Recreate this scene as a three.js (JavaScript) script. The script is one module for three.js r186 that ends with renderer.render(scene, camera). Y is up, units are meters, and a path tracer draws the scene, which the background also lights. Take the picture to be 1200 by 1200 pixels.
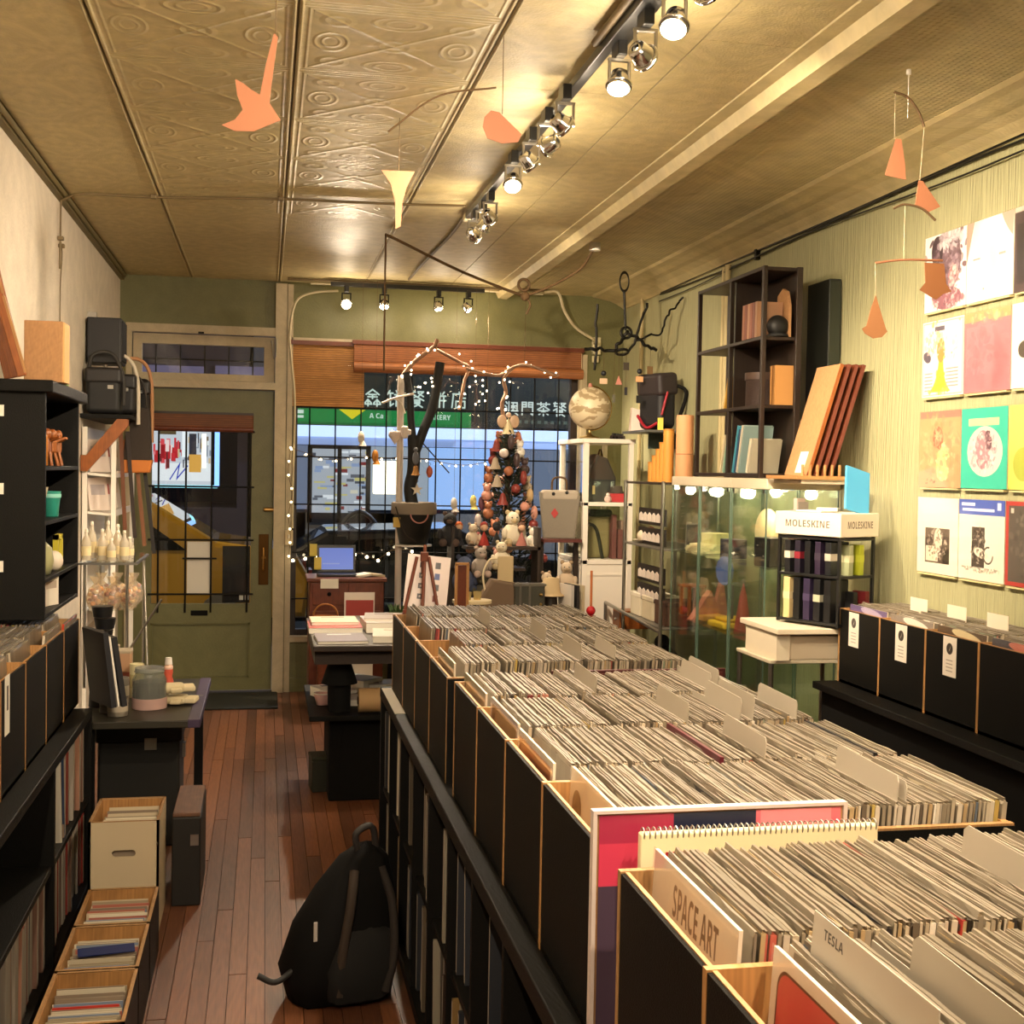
import * as THREE from 'three';
import { mergeGeometries, mergeVertices } from 'three/addons/utils/BufferGeometryUtils.js';
import { RoundedBoxGeometry } from 'three/addons/geometries/RoundedBoxGeometry.js';
import { createNoise2D, createNoise3D } from 'simplex-noise';

// ---------------------------------------------------------------- camera, sky, exposure
const renderer = new THREE.WebGLRenderer({ antialias: true });
renderer.toneMapping = THREE.LinearToneMapping;
renderer.toneMappingExposure = 1.0;
renderer.shadowMap.enabled = true;
const scene = new THREE.Scene();
scene.background = new THREE.Color(0x05060a);
const camera = new THREE.PerspectiveCamera(2 * Math.atan(600 / 1450) * 180 / Math.PI, 1, 0.05, 200);
{
  const yaw = 0.197, pitch = 0.034, roll = -0.018;
  camera.rotation.order = 'YXZ';
  camera.rotation.set(-pitch, -yaw, -roll);
  camera.position.set(0, 1.65, 0);
}
scene.add(camera);
const LAMP_COLOR = new THREE.Color().setRGB(1, 0.81, 0.58);
const SPOT_CD = 16, SPILL_CD = 0.36;          // candela of a track lamp's beam and of the light that leaks round its bulb

// ---------------------------------------------------------------- helpers
let seed = 12345;
function rnd() { seed |= 0; seed = seed + 0x6D2B79F5 | 0; let t = Math.imul(seed ^ seed >>> 15, 1 | seed); t = t + Math.imul(t ^ t >>> 7, 61 | t) ^ t; return ((t ^ t >>> 14) >>> 0) / 4294967296; }
const rr = (a, b) => a + (b - a) * rnd();
const pick = a => a[Math.floor(rnd() * a.length) % a.length];
const noise2 = createNoise2D(rnd), noise3 = createNoise3D(rnd);
const PI = Math.PI, V3 = (x, y, z) => new THREE.Vector3(x, y, z);
const used = new Map();
function numbered(name) { const n = used.get(name) || 0; used.set(name, n + 1); return n ? `${name}_${String(n).padStart(3, '0')}` : name; }
const mcache = new Map();
function M(color, rough = 0.7, extra = {}) {
  const key = color + '|' + rough + '|' + Object.keys(extra).map(k => k + ':' + (extra[k]?.uuid ?? extra[k])).join();
  if (!mcache.has(key)) mcache.set(key, new THREE.MeshPhysicalMaterial({ color, roughness: rough, ...extra }));
  return mcache.get(key);
}
const metal = (c, r = 0.3) => M(c, r, { metalness: 1 });
const glow = (c, k) => M('#000000', 0.5, { emissive: new THREE.Color(c), emissiveIntensity: k });
const glassPane = (c = '#ffffff') => M(c, 0.03, { transmission: 1, thickness: 0, ior: 1.45 });
function place(g, x, y, z, rx = 0, ry = 0, rz = 0, s) {
  if (s) g.scale(...(Array.isArray(s) ? s : [s, s, s]));
  if (rx) g.rotateX(rx); if (rz) g.rotateZ(rz); if (ry) g.rotateY(ry);
  return g.translate(x, y, z);
}
// box given by its centre / by its two corners
const bx = (w, h, d, x = 0, y = 0, z = 0, rx, ry, rz) => place(new THREE.BoxGeometry(w, h, d), x, y, z, rx, ry, rz);
const bc = (x0, x1, y0, y1, z0, z1) => bx(Math.abs(x1 - x0), Math.abs(y1 - y0), Math.abs(z1 - z0), (x0 + x1) / 2, (y0 + y1) / 2, (z0 + z1) / 2);
const rb = (w, h, d, r, x = 0, y = 0, z = 0, rx, ry, rz) => place(new RoundedBoxGeometry(w, h, d, 2, Math.min(r, w / 2.01, h / 2.01, d / 2.01)), x, y, z, rx, ry, rz);
const cy = (r0, r1, h, x = 0, y = 0, z = 0, rx, ry, rz, n = 16, open = false) => place(new THREE.CylinderGeometry(r0, r1, h, n, 1, open), x, y, z, rx, ry, rz);
const sp = (r, x = 0, y = 0, z = 0, s, n = 12) => place(new THREE.SphereGeometry(r, n, Math.max(6, n * 0.7 | 0)), x, y, z, 0, 0, 0, s);
const lathe = (pts, x = 0, y = 0, z = 0, n = 20) => new THREE.LatheGeometry(pts.map(p => new THREE.Vector2(p[0], p[1])), n).translate(x, y, z);
function tube(pts, r = 0.004, seg = 0, n = 6, closed = false) {
  const c = new THREE.CatmullRomCurve3(pts.map(p => V3(...p)), closed, 'catmullrom', 0.5);
  return new THREE.TubeGeometry(c, seg || pts.length * 5, r, n, closed);
}
function bar(a, b, r = 0.004, n = 6) {            // straight rod between two points
  const A = V3(...a), B = V3(...b), d = B.clone().sub(A), g = new THREE.CylinderGeometry(r, r, d.length(), n);
  g.applyQuaternion(new THREE.Quaternion().setFromUnitVectors(V3(0, 1, 0), d.normalize()));
  return g.translate((A.x + B.x) / 2, (A.y + B.y) / 2, (A.z + B.z) / 2);
}
function strip(a, b, w, t) {                         // flat bar between two points, w across, t thick
  const A = V3(...a), B = V3(...b), d = B.clone().sub(A), g = new THREE.BoxGeometry(w, d.length(), t);
  g.applyQuaternion(new THREE.Quaternion().setFromUnitVectors(V3(0, 1, 0), d.normalize()));
  return g.translate((A.x + B.x) / 2, (A.y + B.y) / 2, (A.z + B.z) / 2);
}
function ext(pts, depth, bevel = 0) {             // extruded outline in xy, thickness along z, centred
  const s = new THREE.Shape(pts.map(p => new THREE.Vector2(p[0], p[1])));
  return new THREE.ExtrudeGeometry(s, { depth, bevelEnabled: bevel > 0, bevelSize: bevel, bevelThickness: bevel, bevelSegments: 2, curveSegments: 8 }).translate(0, 0, -depth / 2);
}
function mg(list) {
  const flat = list.flat(9);
  if (flat.length === 1) return flat[0];
  const names = ['position', 'normal', 'uv'];
  return mergeGeometries(flat.map(g => {
    const h = g.index ? g.toNonIndexed() : g;
    for (const k of Object.keys(h.attributes)) if (!names.includes(k)) h.deleteAttribute(k);
    if (!h.attributes.uv) h.setAttribute('uv', new THREE.BufferAttribute(new Float32Array(h.attributes.position.count * 2), 2));
    return h;
  }));
}
// texture coordinates in metres from the facing of each triangle
function uvm(g, k = 1, ou = 0, ov = 0) {
  g = g.index ? g.toNonIndexed() : g; if (!g.attributes.normal) g.computeVertexNormals();
  const p = g.attributes.position, n = g.attributes.normal, uv = new Float32Array(p.count * 2);
  for (let i = 0; i < p.count; i++) {
    const ax = Math.abs(n.getX(i)), ay = Math.abs(n.getY(i)), az = Math.abs(n.getZ(i));
    let u, v;
    if (ay >= ax && ay >= az) { u = p.getX(i); v = p.getZ(i); } else if (ax >= az) { u = p.getZ(i); v = p.getY(i); } else { u = p.getX(i); v = p.getY(i); }
    uv[2 * i] = u * k + ou; uv[2 * i + 1] = v * k + ov;
  }
  g.setAttribute('uv', new THREE.BufferAttribute(uv, 2)); return g;
}
function P(name, geo, mat, parent) {
  const m = new THREE.Mesh(Array.isArray(geo) ? mg(geo) : geo, mat);
  m.name = name; m.castShadow = m.receiveShadow = true; parent.add(m); return m;
}
function T(name, label, category, group, pos = [0, 0, 0], turn = 0) {
  const o = new THREE.Group(); o.name = numbered(name); o.position.set(...pos); o.rotation.y = turn;
  o.userData = { label, category }; if (group) o.userData.group = group; scene.add(o); return o;
}
function S(name, label, category, geo, mat, group, pos, turn) {
  const m = P(numbered(name), geo, mat, scene); m.userData = { label, category }; if (group) m.userData.group = group;
  if (pos) m.position.set(...pos); if (turn) m.rotation.y = turn; return m;
}
function struct(name, geo, mat) { const m = geo ? P(name, geo, mat, scene) : new THREE.Group(); if (!geo) { m.name = name; scene.add(m); } m.userData.kind = 'structure'; return m; }
function cloneAs(src, pos, turn, label, group) {
  const r = src.clone(); r.name = numbered(src.name.replace(/_\d{3}$/, '')); scene.add(r);
  r.userData = { ...src.userData }; if (label) r.userData.label = label; if (group) r.userData.group = group;
  if (pos) r.position.set(...pos); if (turn !== undefined) r.rotation.y = turn; return r;
}

// ---------------------------------------------------------------- textures
function dataTex(n, m, fn, srgb = true) {
  const d = new Uint8Array(n * m * 4);
  for (let j = 0; j < m; j++) for (let i = 0; i < n; i++) {
    const c = fn(i / n, j / m), k = (j * n + i) * 4;
    for (let q = 0; q < 3; q++) d[k + q] = Math.max(0, Math.min(255, (Array.isArray(c) ? c[q] : c) * 255));
    d[k + 3] = 255;
  }
  const t = new THREE.DataTexture(d, n, m); t.wrapS = t.wrapT = THREE.RepeatWrapping; t.magFilter = t.minFilter = THREE.LinearFilter;
  if (srgb) t.colorSpace = THREE.SRGBColorSpace; t.needsUpdate = true; return t;
}
function rep(t, u, v) { const c = t.clone(); c.repeat.set(u, v); c.needsUpdate = true; return c; }
// periodic noise on a torus, so that tiles join
const tn = (u, v, fu, fv, o = 0) => { const a = u * 2 * PI, b = v * 2 * PI; return noise3(Math.cos(a) * fu + o, Math.sin(a) * fu + Math.cos(b) * fv + o * 1.7, Math.sin(b) * fv - o); };
function canvasTex(w, h, draw) {
  const c = document.createElement('canvas'); c.width = w; c.height = h; const x = c.getContext('2d'); draw(x, w, h);
  const t = new THREE.CanvasTexture(c); t.colorSpace = THREE.SRGBColorSpace; t.magFilter = THREE.LinearFilter; return t;
}
const printed = (w, h, draw, rough = 0.35, extra = {}) => new THREE.MeshPhysicalMaterial({ color: '#ffffff', map: canvasTex(w, h, draw), roughness: rough, ...extra });
// a thin sheet or block whose +z (or +x, -x) face shows the picture and whose other faces are plain
const facePlane = (w, h, x, y, z, ry = 0, rx = 0) => place(new THREE.PlaneGeometry(w, h), x, y, z, rx, ry, 0);

const TX = {};
TX.wallStreak = dataTex(512, 512, (u, v) => { const a = tn(u, v, 14, 0.6, 1) * 0.5 + tn(u, v, 34, 1.4, 5) * 0.35 + tn(u, v, 3, 3, 9) * 0.15; const k = 0.93 + 0.07 * a; return [k * 0.985, k, k * 0.965]; });
TX.wallRelief = dataTex(512, 512, (u, v) => 0.5 + 0.3 * tn(u, v, 16, 0.9, 1) + 0.2 * tn(u, v, 40, 2, 5), false);
TX.plaster = dataTex(512, 512, (u, v) => { const k = 0.95 + 0.03 * tn(u, v, 2, 2, 3) + 0.02 * tn(u, v, 12, 12, 4); return [k, k, k]; });
TX.rough = dataTex(256, 256, (u, v) => 0.5 + 0.3 * tn(u, v, 9, 9, 2) + 0.2 * tn(u, v, 25, 25, 7), false);
TX.grain = dataTex(512, 512, (u, v) => { const a = tn(u, v, 22, 0.8, 2) * 0.5 + tn(u, v, 50, 1.5, 6) * 0.3 + tn(u, v, 2, 2, 8) * 0.4; const k = 0.86 + 0.14 * a; return [k, k * 0.99, k * 0.97]; });
TX.cloth = dataTex(128, 128, (u, v) => { const k = 0.9 + 0.1 * Math.sin(u * 2 * PI * 32) * Math.sin(v * 2 * PI * 32) + 0.04 * tn(u, v, 8, 8, 3); return [k, k, k]; });
TX.bamboo = dataTex(64, 256, (u, v) => { const s = (v * 32) % 1, k = (s < 0.16 ? 0.72 : 0.95 + 0.06 * tn(u, Math.floor(v * 32) / 32, 1, 9, 3)); return [k, k * 0.98, k * 0.94]; });
// pressed tin: one 61 cm panel, relief only
TX.tin = dataTex(512, 512, (u, v) => {
  const x = u * 2 - 1, y = v * 2 - 1, ax = Math.abs(x), ay = Math.abs(y); let h = 0.35;
  const ridge = (d, w) => Math.max(0, 1 - Math.abs(d) / w);
  h += 0.25 * ridge(ax - ay, 0.05) * (ax < 0.86 && ay < 0.86 ? 1 : 0);                // diagonals
  h += 0.12 * ridge(ax - ay, 0.13) * (ax < 0.86 && ay < 0.86 ? 1 : 0);
  const r = Math.hypot(x, y), t = Math.atan2(y, x);
  h += 0.3 * ridge(r - 0.16, 0.06) + (r < 0.1 ? 0.3 * (1 - r / 0.1) : 0);             // rosette
  h += r < 0.36 ? 0.16 * Math.max(0, Math.cos(t * 8)) * ridge(r - 0.26, 0.1) : 0;
  for (const [cx, cyy] of [[0, 0.66], [0, -0.66], [0.66, 0], [-0.66, 0]]) {              // four cartouches
    const dx = (x - cx) / (cx ? 0.17 : 0.27), dy = (y - cyy) / (cyy ? 0.17 : 0.27), q = Math.hypot(dx, dy);
    h += 0.28 * ridge(q - 1, 0.16) + 0.2 * ridge(q - 0.55, 0.14);
  }
  for (let k = 0; k < 4; k++) { const sx = k & 1 ? 1 : -1, sy = k & 2 ? 1 : -1, q = Math.hypot(x - sx * 0.62, y - sy * 0.62); h += 0.22 * ridge(q - 0.13, 0.06); }
  h += 0.3 * ridge(Math.max(ax, ay) - 0.9, 0.022) + 0.3 * ridge(Math.max(ax, ay) - 0.965, 0.022);   // border rolls
  h += 0.04 * noise2(u * 5, v * 5);
  return Math.min(1, h);
}, false);
TX.dots = dataTex(256, 256, (u, v) => { const a = (u * 16) % 1 - 0.5, b = (v * 16) % 1 - 0.5; return Math.max(0, 1 - Math.hypot(a, b) / 0.33); }, false);
TX.ceilTone = dataTex(512, 512, (u, v) => { const k = 0.94 + 0.05 * tn(u, v, 1.2, 1.2, 4) + 0.02 * tn(u, v, 4, 4, 7); return [k, k * 0.99, k * (0.965 + 0.02 * tn(u, v, 1.3, 1.3, 2))]; });
TX.carton = dataTex(128, 128, (u, v) => { const k = 0.94 + 0.04 * tn(u, v, 20, 2, 3) + 0.03 * tn(u, v, 5, 5, 1); return [k, k, k]; });

// ---------------------------------------------------------------- shared materials
const MAT = {
  ceil: new THREE.MeshPhysicalMaterial({ color: '#cbbb8e', roughness: 0.5, map: TX.ceilTone, bumpMap: TX.tin, bumpScale: 0.008 }),
  ceilPlain: new THREE.MeshPhysicalMaterial({ color: '#cbbb8e', roughness: 0.55, map: TX.ceilTone, bumpMap: rep(TX.rough, 1, 1), bumpScale: 0.0015 }),
  ceilDots: new THREE.MeshPhysicalMaterial({ color: '#c8bb90', roughness: 0.6, map: TX.ceilTone, bumpMap: rep(TX.dots, 2.6, 2.6), bumpScale: 0.004 }),
  sage: new THREE.MeshPhysicalMaterial({ color: '#b0aa86', roughness: 0.6, map: rep(TX.wallStreak, 0.9, 0.4), bumpMap: rep(TX.wallRelief, 0.9, 0.4), bumpScale: 0.004 }),
  cream: new THREE.MeshPhysicalMaterial({ color: '#e2d6c4', roughness: 0.75, map: rep(TX.plaster, 0.6, 0.6), bumpMap: rep(TX.rough, 1.2, 1.2), bumpScale: 0.002 }),
  olive: new THREE.MeshPhysicalMaterial({ color: '#77754a', roughness: 0.45, map: rep(TX.plaster, 0.7, 0.7), bumpMap: rep(TX.rough, 1.5, 1.5), bumpScale: 0.0012 }),
  trim: new THREE.MeshPhysicalMaterial({ color: '#c4b596', roughness: 0.45, map: rep(TX.plaster, 1, 1) }),
  black: new THREE.MeshPhysicalMaterial({ color: '#0b0a08', roughness: 0.55, specularIntensity: 0.4, bumpMap: rep(TX.rough, 2, 2), bumpScale: 0.0006 }),
  blackMatt: M('#0d0c0b', 0.85, { specularIntensity: 0.4 }), blackPlastic: M('#141414', 0.35), blackMetal: M('#15130f', 0.4, { metalness: 0.6 }),
  ply: new THREE.MeshPhysicalMaterial({ color: '#c8945a', roughness: 0.5, map: rep(TX.grain, 1, 1) }),
  plyEdge: new THREE.MeshPhysicalMaterial({ color: '#b58a58', roughness: 0.6, map: rep(TX.grain, 3, 3) }),
  orangeWood: new THREE.MeshPhysicalMaterial({ color: '#a8602a', roughness: 0.4, map: rep(TX.grain, 1.5, 1.5) }),
  darkWood: new THREE.MeshPhysicalMaterial({ color: '#33241a', roughness: 0.45, map: rep(TX.grain, 1.2, 1.2) }),
  redWood: new THREE.MeshPhysicalMaterial({ color: '#7a3a20', roughness: 0.4, map: rep(TX.grain, 1.3, 1.3) }),
  white: M('#ece6dc', 0.45), paper: M('#efe9dc', 0.7), chrome: metal('#d8d8d8', 0.15), steel: metal('#a8a49c', 0.32),
  bamboo: new THREE.MeshPhysicalMaterial({ color: '#c08a4c', roughness: 0.6, map: rep(TX.bamboo, 2, 2), bumpMap: rep(TX.bamboo, 2, 2), bumpScale: 0.002 }),
  carton: new THREE.MeshPhysicalMaterial({ color: '#b98a5c', roughness: 0.8, map: rep(TX.carton, 2, 2) }),
  glass: glassPane('#fbfdfc'), greenGlass: M('#fafdfb', 0.04, { transmission: 1, thickness: 0, ior: 1.5 }),
  copper: new THREE.MeshPhysicalMaterial({ color: '#9c6547', roughness: 0.65 }),
  rope: M('#5a4326', 0.8), cable: M('#6b5a3c', 0.6), whiteCable: M('#cbbf9f', 0.5),
};
// ================================================================ THE ROOM
const XL = -1.02, XR = 2.67, ZF = -9.15, ZB = 2.4, YC = 2.98;
// floor: slab and narrow boards
const floor = struct('floor', uvm(bc(XL - 0.1, XR + 0.1, -0.12, -0.012, ZF - 0.15, ZB)), M('#1a100a', 0.8));
{
  const tones = ['#7a4c33', '#84543c', '#6f452f', '#8b583b', '#7a523a', '#653f2b'];
  const mats = tones.map(c => new THREE.MeshPhysicalMaterial({ color: c, roughness: 0.42, map: rep(TX.grain, 5, 0.7), bumpMap: rep(TX.grain, 5, 0.7), bumpScale: 0.0012 }));
  const w = 0.0575, L = [1.5, 1.8, 2.1, 2.4].map(l => bx(w - 0.0022, 0.014, l - 0.003));
  const geos = L.map((g, i) => [0, 1, 2].map(k => uvm(g.clone(), 1, k * 0.37 + i * 0.21, k * 0.61)));
  for (let x = XL + w / 2, i = 0; x < XR; x += w, i++) {
    let z = ZF; const off = [0, 1.1, 0.5, 1.5, 0.8][i % 5];
    let first = off;
    while (z < -0.6) {
      let li = Math.floor(rnd() * 4), l = [1.5, 1.8, 2.1, 2.4][li];
      const b = P('plank', geos[li][i % 3], pick(mats), floor);
      b.position.set(x, -0.007 + rr(-0.0006, 0.0006), z + l / 2 - first * 0.0);
      z += l; first = 0;
    }
  }
  P('floor_boards', uvm(bc(XL, XR, -0.02, -0.0145, -1.2, ZB)), mats[1], floor);
  const mt = S('door_mat', 'dark rubber mat lying inside the green entrance door', 'mat', rb(0.86, 0.012, 0.6, 0.006, -0.33, 0.006, -8.79), M('#1f211a', 0.9, { bumpMap: TX.rough, bumpScale: 0.002 }));
}
// ceiling
const ceiling = struct('ceiling', uvm(bc(XL - 0.1, XR + 0.1, YC + 0.012, YC + 0.12, ZF - 0.15, ZB)), M('#8a7d55', 0.7));
{
  const tile = 0.61, g = new THREE.BoxGeometry(tile - 0.006, 0.012, tile - 0.002);
  const half = new THREE.BoxGeometry(0.44, 0.012, tile - 0.002);
  for (let z = -9.12 + tile / 2 - 0.03; z < ZB; z += tile) {
    for (let i = 0; i < 4; i++) { const p = P('tin_panel', g, i < 2 && z > -6.5 ? MAT.ceil : MAT.ceilPlain, ceiling); p.position.set(-0.53 + tile * (i + 0.5), YC + 0.006, Math.min(z, ZB - 0.3)); }
    const e = P('tin_panel', half, MAT.ceilPlain, ceiling); e.position.set(-0.53 - 0.22 - 0.004, YC + 0.006, z);
  }
  // rolled battens over the joints that run down the shop
  for (const x of [-0.53, 0.08, 0.69]) P('batten', [cy(0.005, 0.005, 11.5, x - 0.011, YC, -3.37, PI / 2, 0, 0, 8), cy(0.005, 0.005, 11.5, x + 0.011, YC, -3.37, PI / 2, 0, 0, 8)], MAT.ceilPlain, ceiling);
  // dropped box beam and the dotted strip beside it
  const prof = [[1.61, YC + 0.01], [1.615, YC - 0.006], [1.665, YC - 0.012], [1.685, YC - 0.055], [1.75, YC - 0.06], [1.755, YC + 0.01]];
  P('beam_casing', uvm(ext(prof, 11.5).translate(0, 0, -3.37)), MAT.ceilPlain, ceiling);
  P('dotted_sheet', uvm(bc(1.75, 2.5, YC - 0.004, YC + 0.01, ZF, ZB)), MAT.ceilDots, ceiling);
}
// cornice along the right wall: a cove swept down the shop
{
  const pts = [[2.4, YC + 0.01], [2.4, YC - 0.006], [2.42, YC - 0.016], [2.46, YC - 0.022], [2.51, YC - 0.034], [2.55, YC - 0.04], [2.6, YC - 0.058], [2.64, YC - 0.082], [2.655, 2.885], [2.67, 2.885], [2.69, YC + 0.01]];
  const c = struct('trim_1', uvm(ext(pts, 11.5).translate(0, 0, -3.37)), MAT.ceilPlain);
  struct('trim_2', [uvm(bc(XL, XL + 0.03, YC - 0.04, YC, ZF, ZB)), cy(0.012, 0.012, 11.4, XL + 0.04, YC - 0.02, -3.37, PI / 2, 0, 0, 8)], M('#6d6038', 0.6));
}
struct('wall_left', uvm(bc(XL - 0.15, XL, 0, YC + 0.02, ZF - 0.15, ZB)), MAT.cream);
struct('wall_right', uvm(bc(XR, XR + 0.15, 0, YC + 0.02, ZF - 0.15, ZB)), MAT.sage);
struct('wall_back', uvm(bc(XL - 0.15, XR + 0.15, 0, YC + 0.02, ZB, ZB + 0.15)), MAT.cream);
// shop front: wall with door, transom and window openings
const D0 = -0.935, D1 = 0.06, W0 = 0.175, W1 = 2.33, WB = 0.40, WT = 2.53;
struct('wall_front', uvm(mg([bc(XL - 0.02, D0, 0, YC, ZF - 0.15, ZF), bc(D0, D1, 2.60, YC, ZF - 0.15, ZF), bc(D1, W0, 0, YC, ZF - 0.15, ZF),
  bc(W0, W1, WT, YC, ZF - 0.15, ZF), bc(W0, W1, 0, WB, ZF - 0.15, ZF), bc(W1, XR + 0.02, 0, YC, ZF - 0.15, ZF)])), MAT.olive);
// pale casing round door, transom and window
struct('trim_3', uvm(mg([bc(0.06, 0.14, 0, 2.96, ZF, ZF + 0.05), bc(0.145, 0.185, 0, 2.96, ZF, ZF + 0.03), bc(D0 - 0.04, D0, 0, 2.64, ZF, ZF + 0.03), bc(D0 - 0.04, 0.06, 2.58, 2.64, ZF, ZF + 0.045),
  bc(D0, 0.06, 2.195, 2.245, ZF - 0.1, ZF + 0.05)])), MAT.trim);
struct('trim_4', uvm(mg([bc(W0, W1 + 0.04, WB - 0.03, WB + 0.01, ZF - 0.02, ZF + 0.06), bc(W1 - 0.01, W1 + 0.05, WB, WT, ZF, ZF + 0.04), bc(W0, W1, WT, WT + 0.05, ZF, ZF + 0.03)])), MAT.trim);
struct('baseboard_front', [bc(0.19, XR, 0, 0.1, ZF, ZF + 0.015)], MAT.olive);
struct('baseboard_right', [bc(XR - 0.015, XR, 0, 0.12, ZF, ZB)], MAT.sage);
// entrance door
const door = struct('door_1');
{
  const z0 = ZF - 0.085, z1 = ZF - 0.04, g0 = -0.80, g1 = -0.10, gb = 0.64, gt = 2.02;
  P('door_leaf', uvm(mg([bc(D0 + 0.005, g0, 0.01, 2.19, z0, z1), bc(g1, D1 - 0.005, 0.01, 2.19, z0, z1), bc(g0, g1, gt, 2.19, z0, z1), bc(g0, g1, 0.50, gb, z0, z1), bc(g0, g1, 0.01, 0.10, z0, z1), bc(g0, g1, 0.10, 0.50, z0 + 0.015, z1 - 0.018)])), MAT.olive, door);
  P('panel_moulding', [bc(g0, g1, 0.49, 0.505, z1 - 0.018, z1 + 0.004), bc(g0, g1, 0.095, 0.11, z1 - 0.018, z1 + 0.004), bc(g0, g0 + 0.015, 0.1, 0.5, z1 - 0.018, z1 + 0.004), bc(g1 - 0.015, g1, 0.1, 0.5, z1 - 0.018, z1 + 0.004)], MAT.olive, door);
  P('glass_pane', bc(g0, g1, gb, gt, z0 + 0.018, z0 + 0.024), MAT.glass, door);
  P('mail_slot', rb(0.12, 0.038, 0.01, 0.018, -0.46, 0.575, z1 + 0.003), MAT.blackMatt, door);
  P('handle_plate', rb(0.072, 0.37, 0.01, 0.004, -0.008, 0.965, z1 + 0.005), metal('#4a3218', 0.4), door);
  P('pull_handle', [tube([[-0.008, 1.05, z1 + 0.01], [-0.008, 1.04, z1 + 0.05], [-0.008, 0.9, z1 + 0.05], [-0.008, 0.885, z1 + 0.01]], 0.008), cy(0.014, 0.014, 0.02, -0.008, 0.98, z1 + 0.015, PI / 2)], metal('#c09050', 0.25), door);
  P('latch', [rb(0.09, 0.03, 0.03, 0.012, 0.03, 1.33, z1 + 0.02)], metal('#b08a50', 0.35), door);
  for (const x of [-0.75, -0.56, -0.38, -0.125]) P('grille_bar', cy(0.007, 0.007, gt - 0.58, x, (gt + 0.58) / 2, z1 + 0.02, 0, 0, 0, 8), MAT.blackMetal, door);
  for (const y of [1.89, 1.49, 1.106, 0.972, 0.714]) P('grille_bar', cy(0.007, 0.007, y === 0.972 ? 0.24 : 0.74, y === 0.972 ? -0.46 : -0.45, y, z1 + 0.028, 0, 0, PI / 2, 8), MAT.blackMetal, door);
}
const doorBlind = T('door_blind', 'rolled brown bamboo blind above the glass of the green entrance door', 'blind', null, [-0.46, 1.9, ZF - 0.02]);
P('valance', uvm(rb(0.74, 0.1, 0.03, 0.008, 0, 0.06, 0.02)), new THREE.MeshPhysicalMaterial({ color: '#7a4724', roughness: 0.6, map: rep(TX.bamboo, 2, 2) }), doorBlind);
P('roll', uvm(cy(0.022, 0.022, 0.74, 0, 0.005, 0.02, 0, 0, PI / 2, 12)), MAT.redWood, doorBlind);
P('head_rail', bx(0.74, 0.02, 0.035, 0, 0.115, 0.015), MAT.darkWood, doorBlind);
S('notice_sheet', 'blank white notice sheet taped inside the door glass', 'sign', bx(0.175, 0.385, 0.002, -0.462, 0.9, ZF - 0.052), MAT.paper);
S('door_sticker', 'dark film panel with two pale tags low on the door glass', 'sign', bc(-0.3, -0.105, 0.645, 1.06, ZF - 0.068, ZF - 0.066), M('#0c0c10', 0.25));
for (const x of [-0.165, -0.125]) S('price_tag', 'tiny pale tag hanging at the foot of the door glass', 'tag', rb(0.028, 0.045, 0.003, 0.005, x, 0.69, ZF - 0.05), M('#cfd2cc', 0.4), 'tags on the door glass');
// transom window
const transom = struct('window_1');
P('sash', uvm(mg([bc(-0.93, 0.055, 2.505, 2.575, ZF - 0.06, ZF - 0.01), bc(-0.93, 0.055, 2.25, 2.30, ZF - 0.06, ZF - 0.01), bc(-0.93, -0.87, 2.30, 2.505, ZF - 0.06, ZF - 0.01), bc(-0.02, 0.055, 2.30, 2.505, ZF - 0.06, ZF - 0.01)])), MAT.trim, transom);
P('glass_pane', bc(-0.87, -0.02, 2.30, 2.505, ZF - 0.04, ZF - 0.034), MAT.glass, transom);
for (const x of [-0.78, -0.61, -0.44, -0.27, -0.1]) P('grille_bar', cy(0.006, 0.006, 0.22, x, 2.4, ZF - 0.09, 0, 0, 0, 6), MAT.blackMetal, transom);
P('grille_bar', cy(0.006, 0.006, 0.9, -0.45, 2.405, ZF - 0.1, 0, 0, PI / 2, 6), MAT.blackMetal, transom);
P('latch', [bx(0.04, 0.014, 0.02, -0.46, 2.585, ZF + 0.045)], MAT.blackMetal, transom);
P('stay', [bar([0.03, 2.55, ZF + 0.01], [0.05, 2.42, ZF + 0.015], 0.005), bar([0.07, 2.56, ZF + 0.06], [0.065, 2.43, ZF + 0.055], 0.004)], MAT.steel, transom);
// shop window
const win = struct('window_2');
P('window_frame', uvm(mg([bc(W0, W0 + 0.05, WB + 0.05, WT - 0.05, ZF - 0.12, ZF - 0.05), bc(W1 - 0.05, W1, WB + 0.05, WT - 0.05, ZF - 0.12, ZF - 0.05), bc(W0, W1, WB, WB + 0.05, ZF - 0.12, ZF - 0.05), bc(W0, W1, WT - 0.05, WT, ZF - 0.12, ZF - 0.05)])), MAT.darkWood, win);
P('glass_pane', bc(W0 + 0.05, W1 - 0.05, WB + 0.05, WT - 0.05, ZF - 0.09, ZF - 0.083), MAT.glass, win);
for (let i = 0; i < 11; i++) P('grille_bar', cy(0.006, 0.006, WT - WB - 0.06, 0.312 + i * 0.1865, (WT + WB) / 2, ZF - 0.03, 0, 0, 0, 6), MAT.blackMetal, win);
for (const y of [2.085, 1.72, 1.372, 1.02, 0.68]) P('grille_bar', cy(0.006, 0.006, W1 - W0 - 0.04, (W0 + W1) / 2, y, ZF - 0.02, 0, 0, PI / 2, 6), MAT.blackMetal, win);
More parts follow.
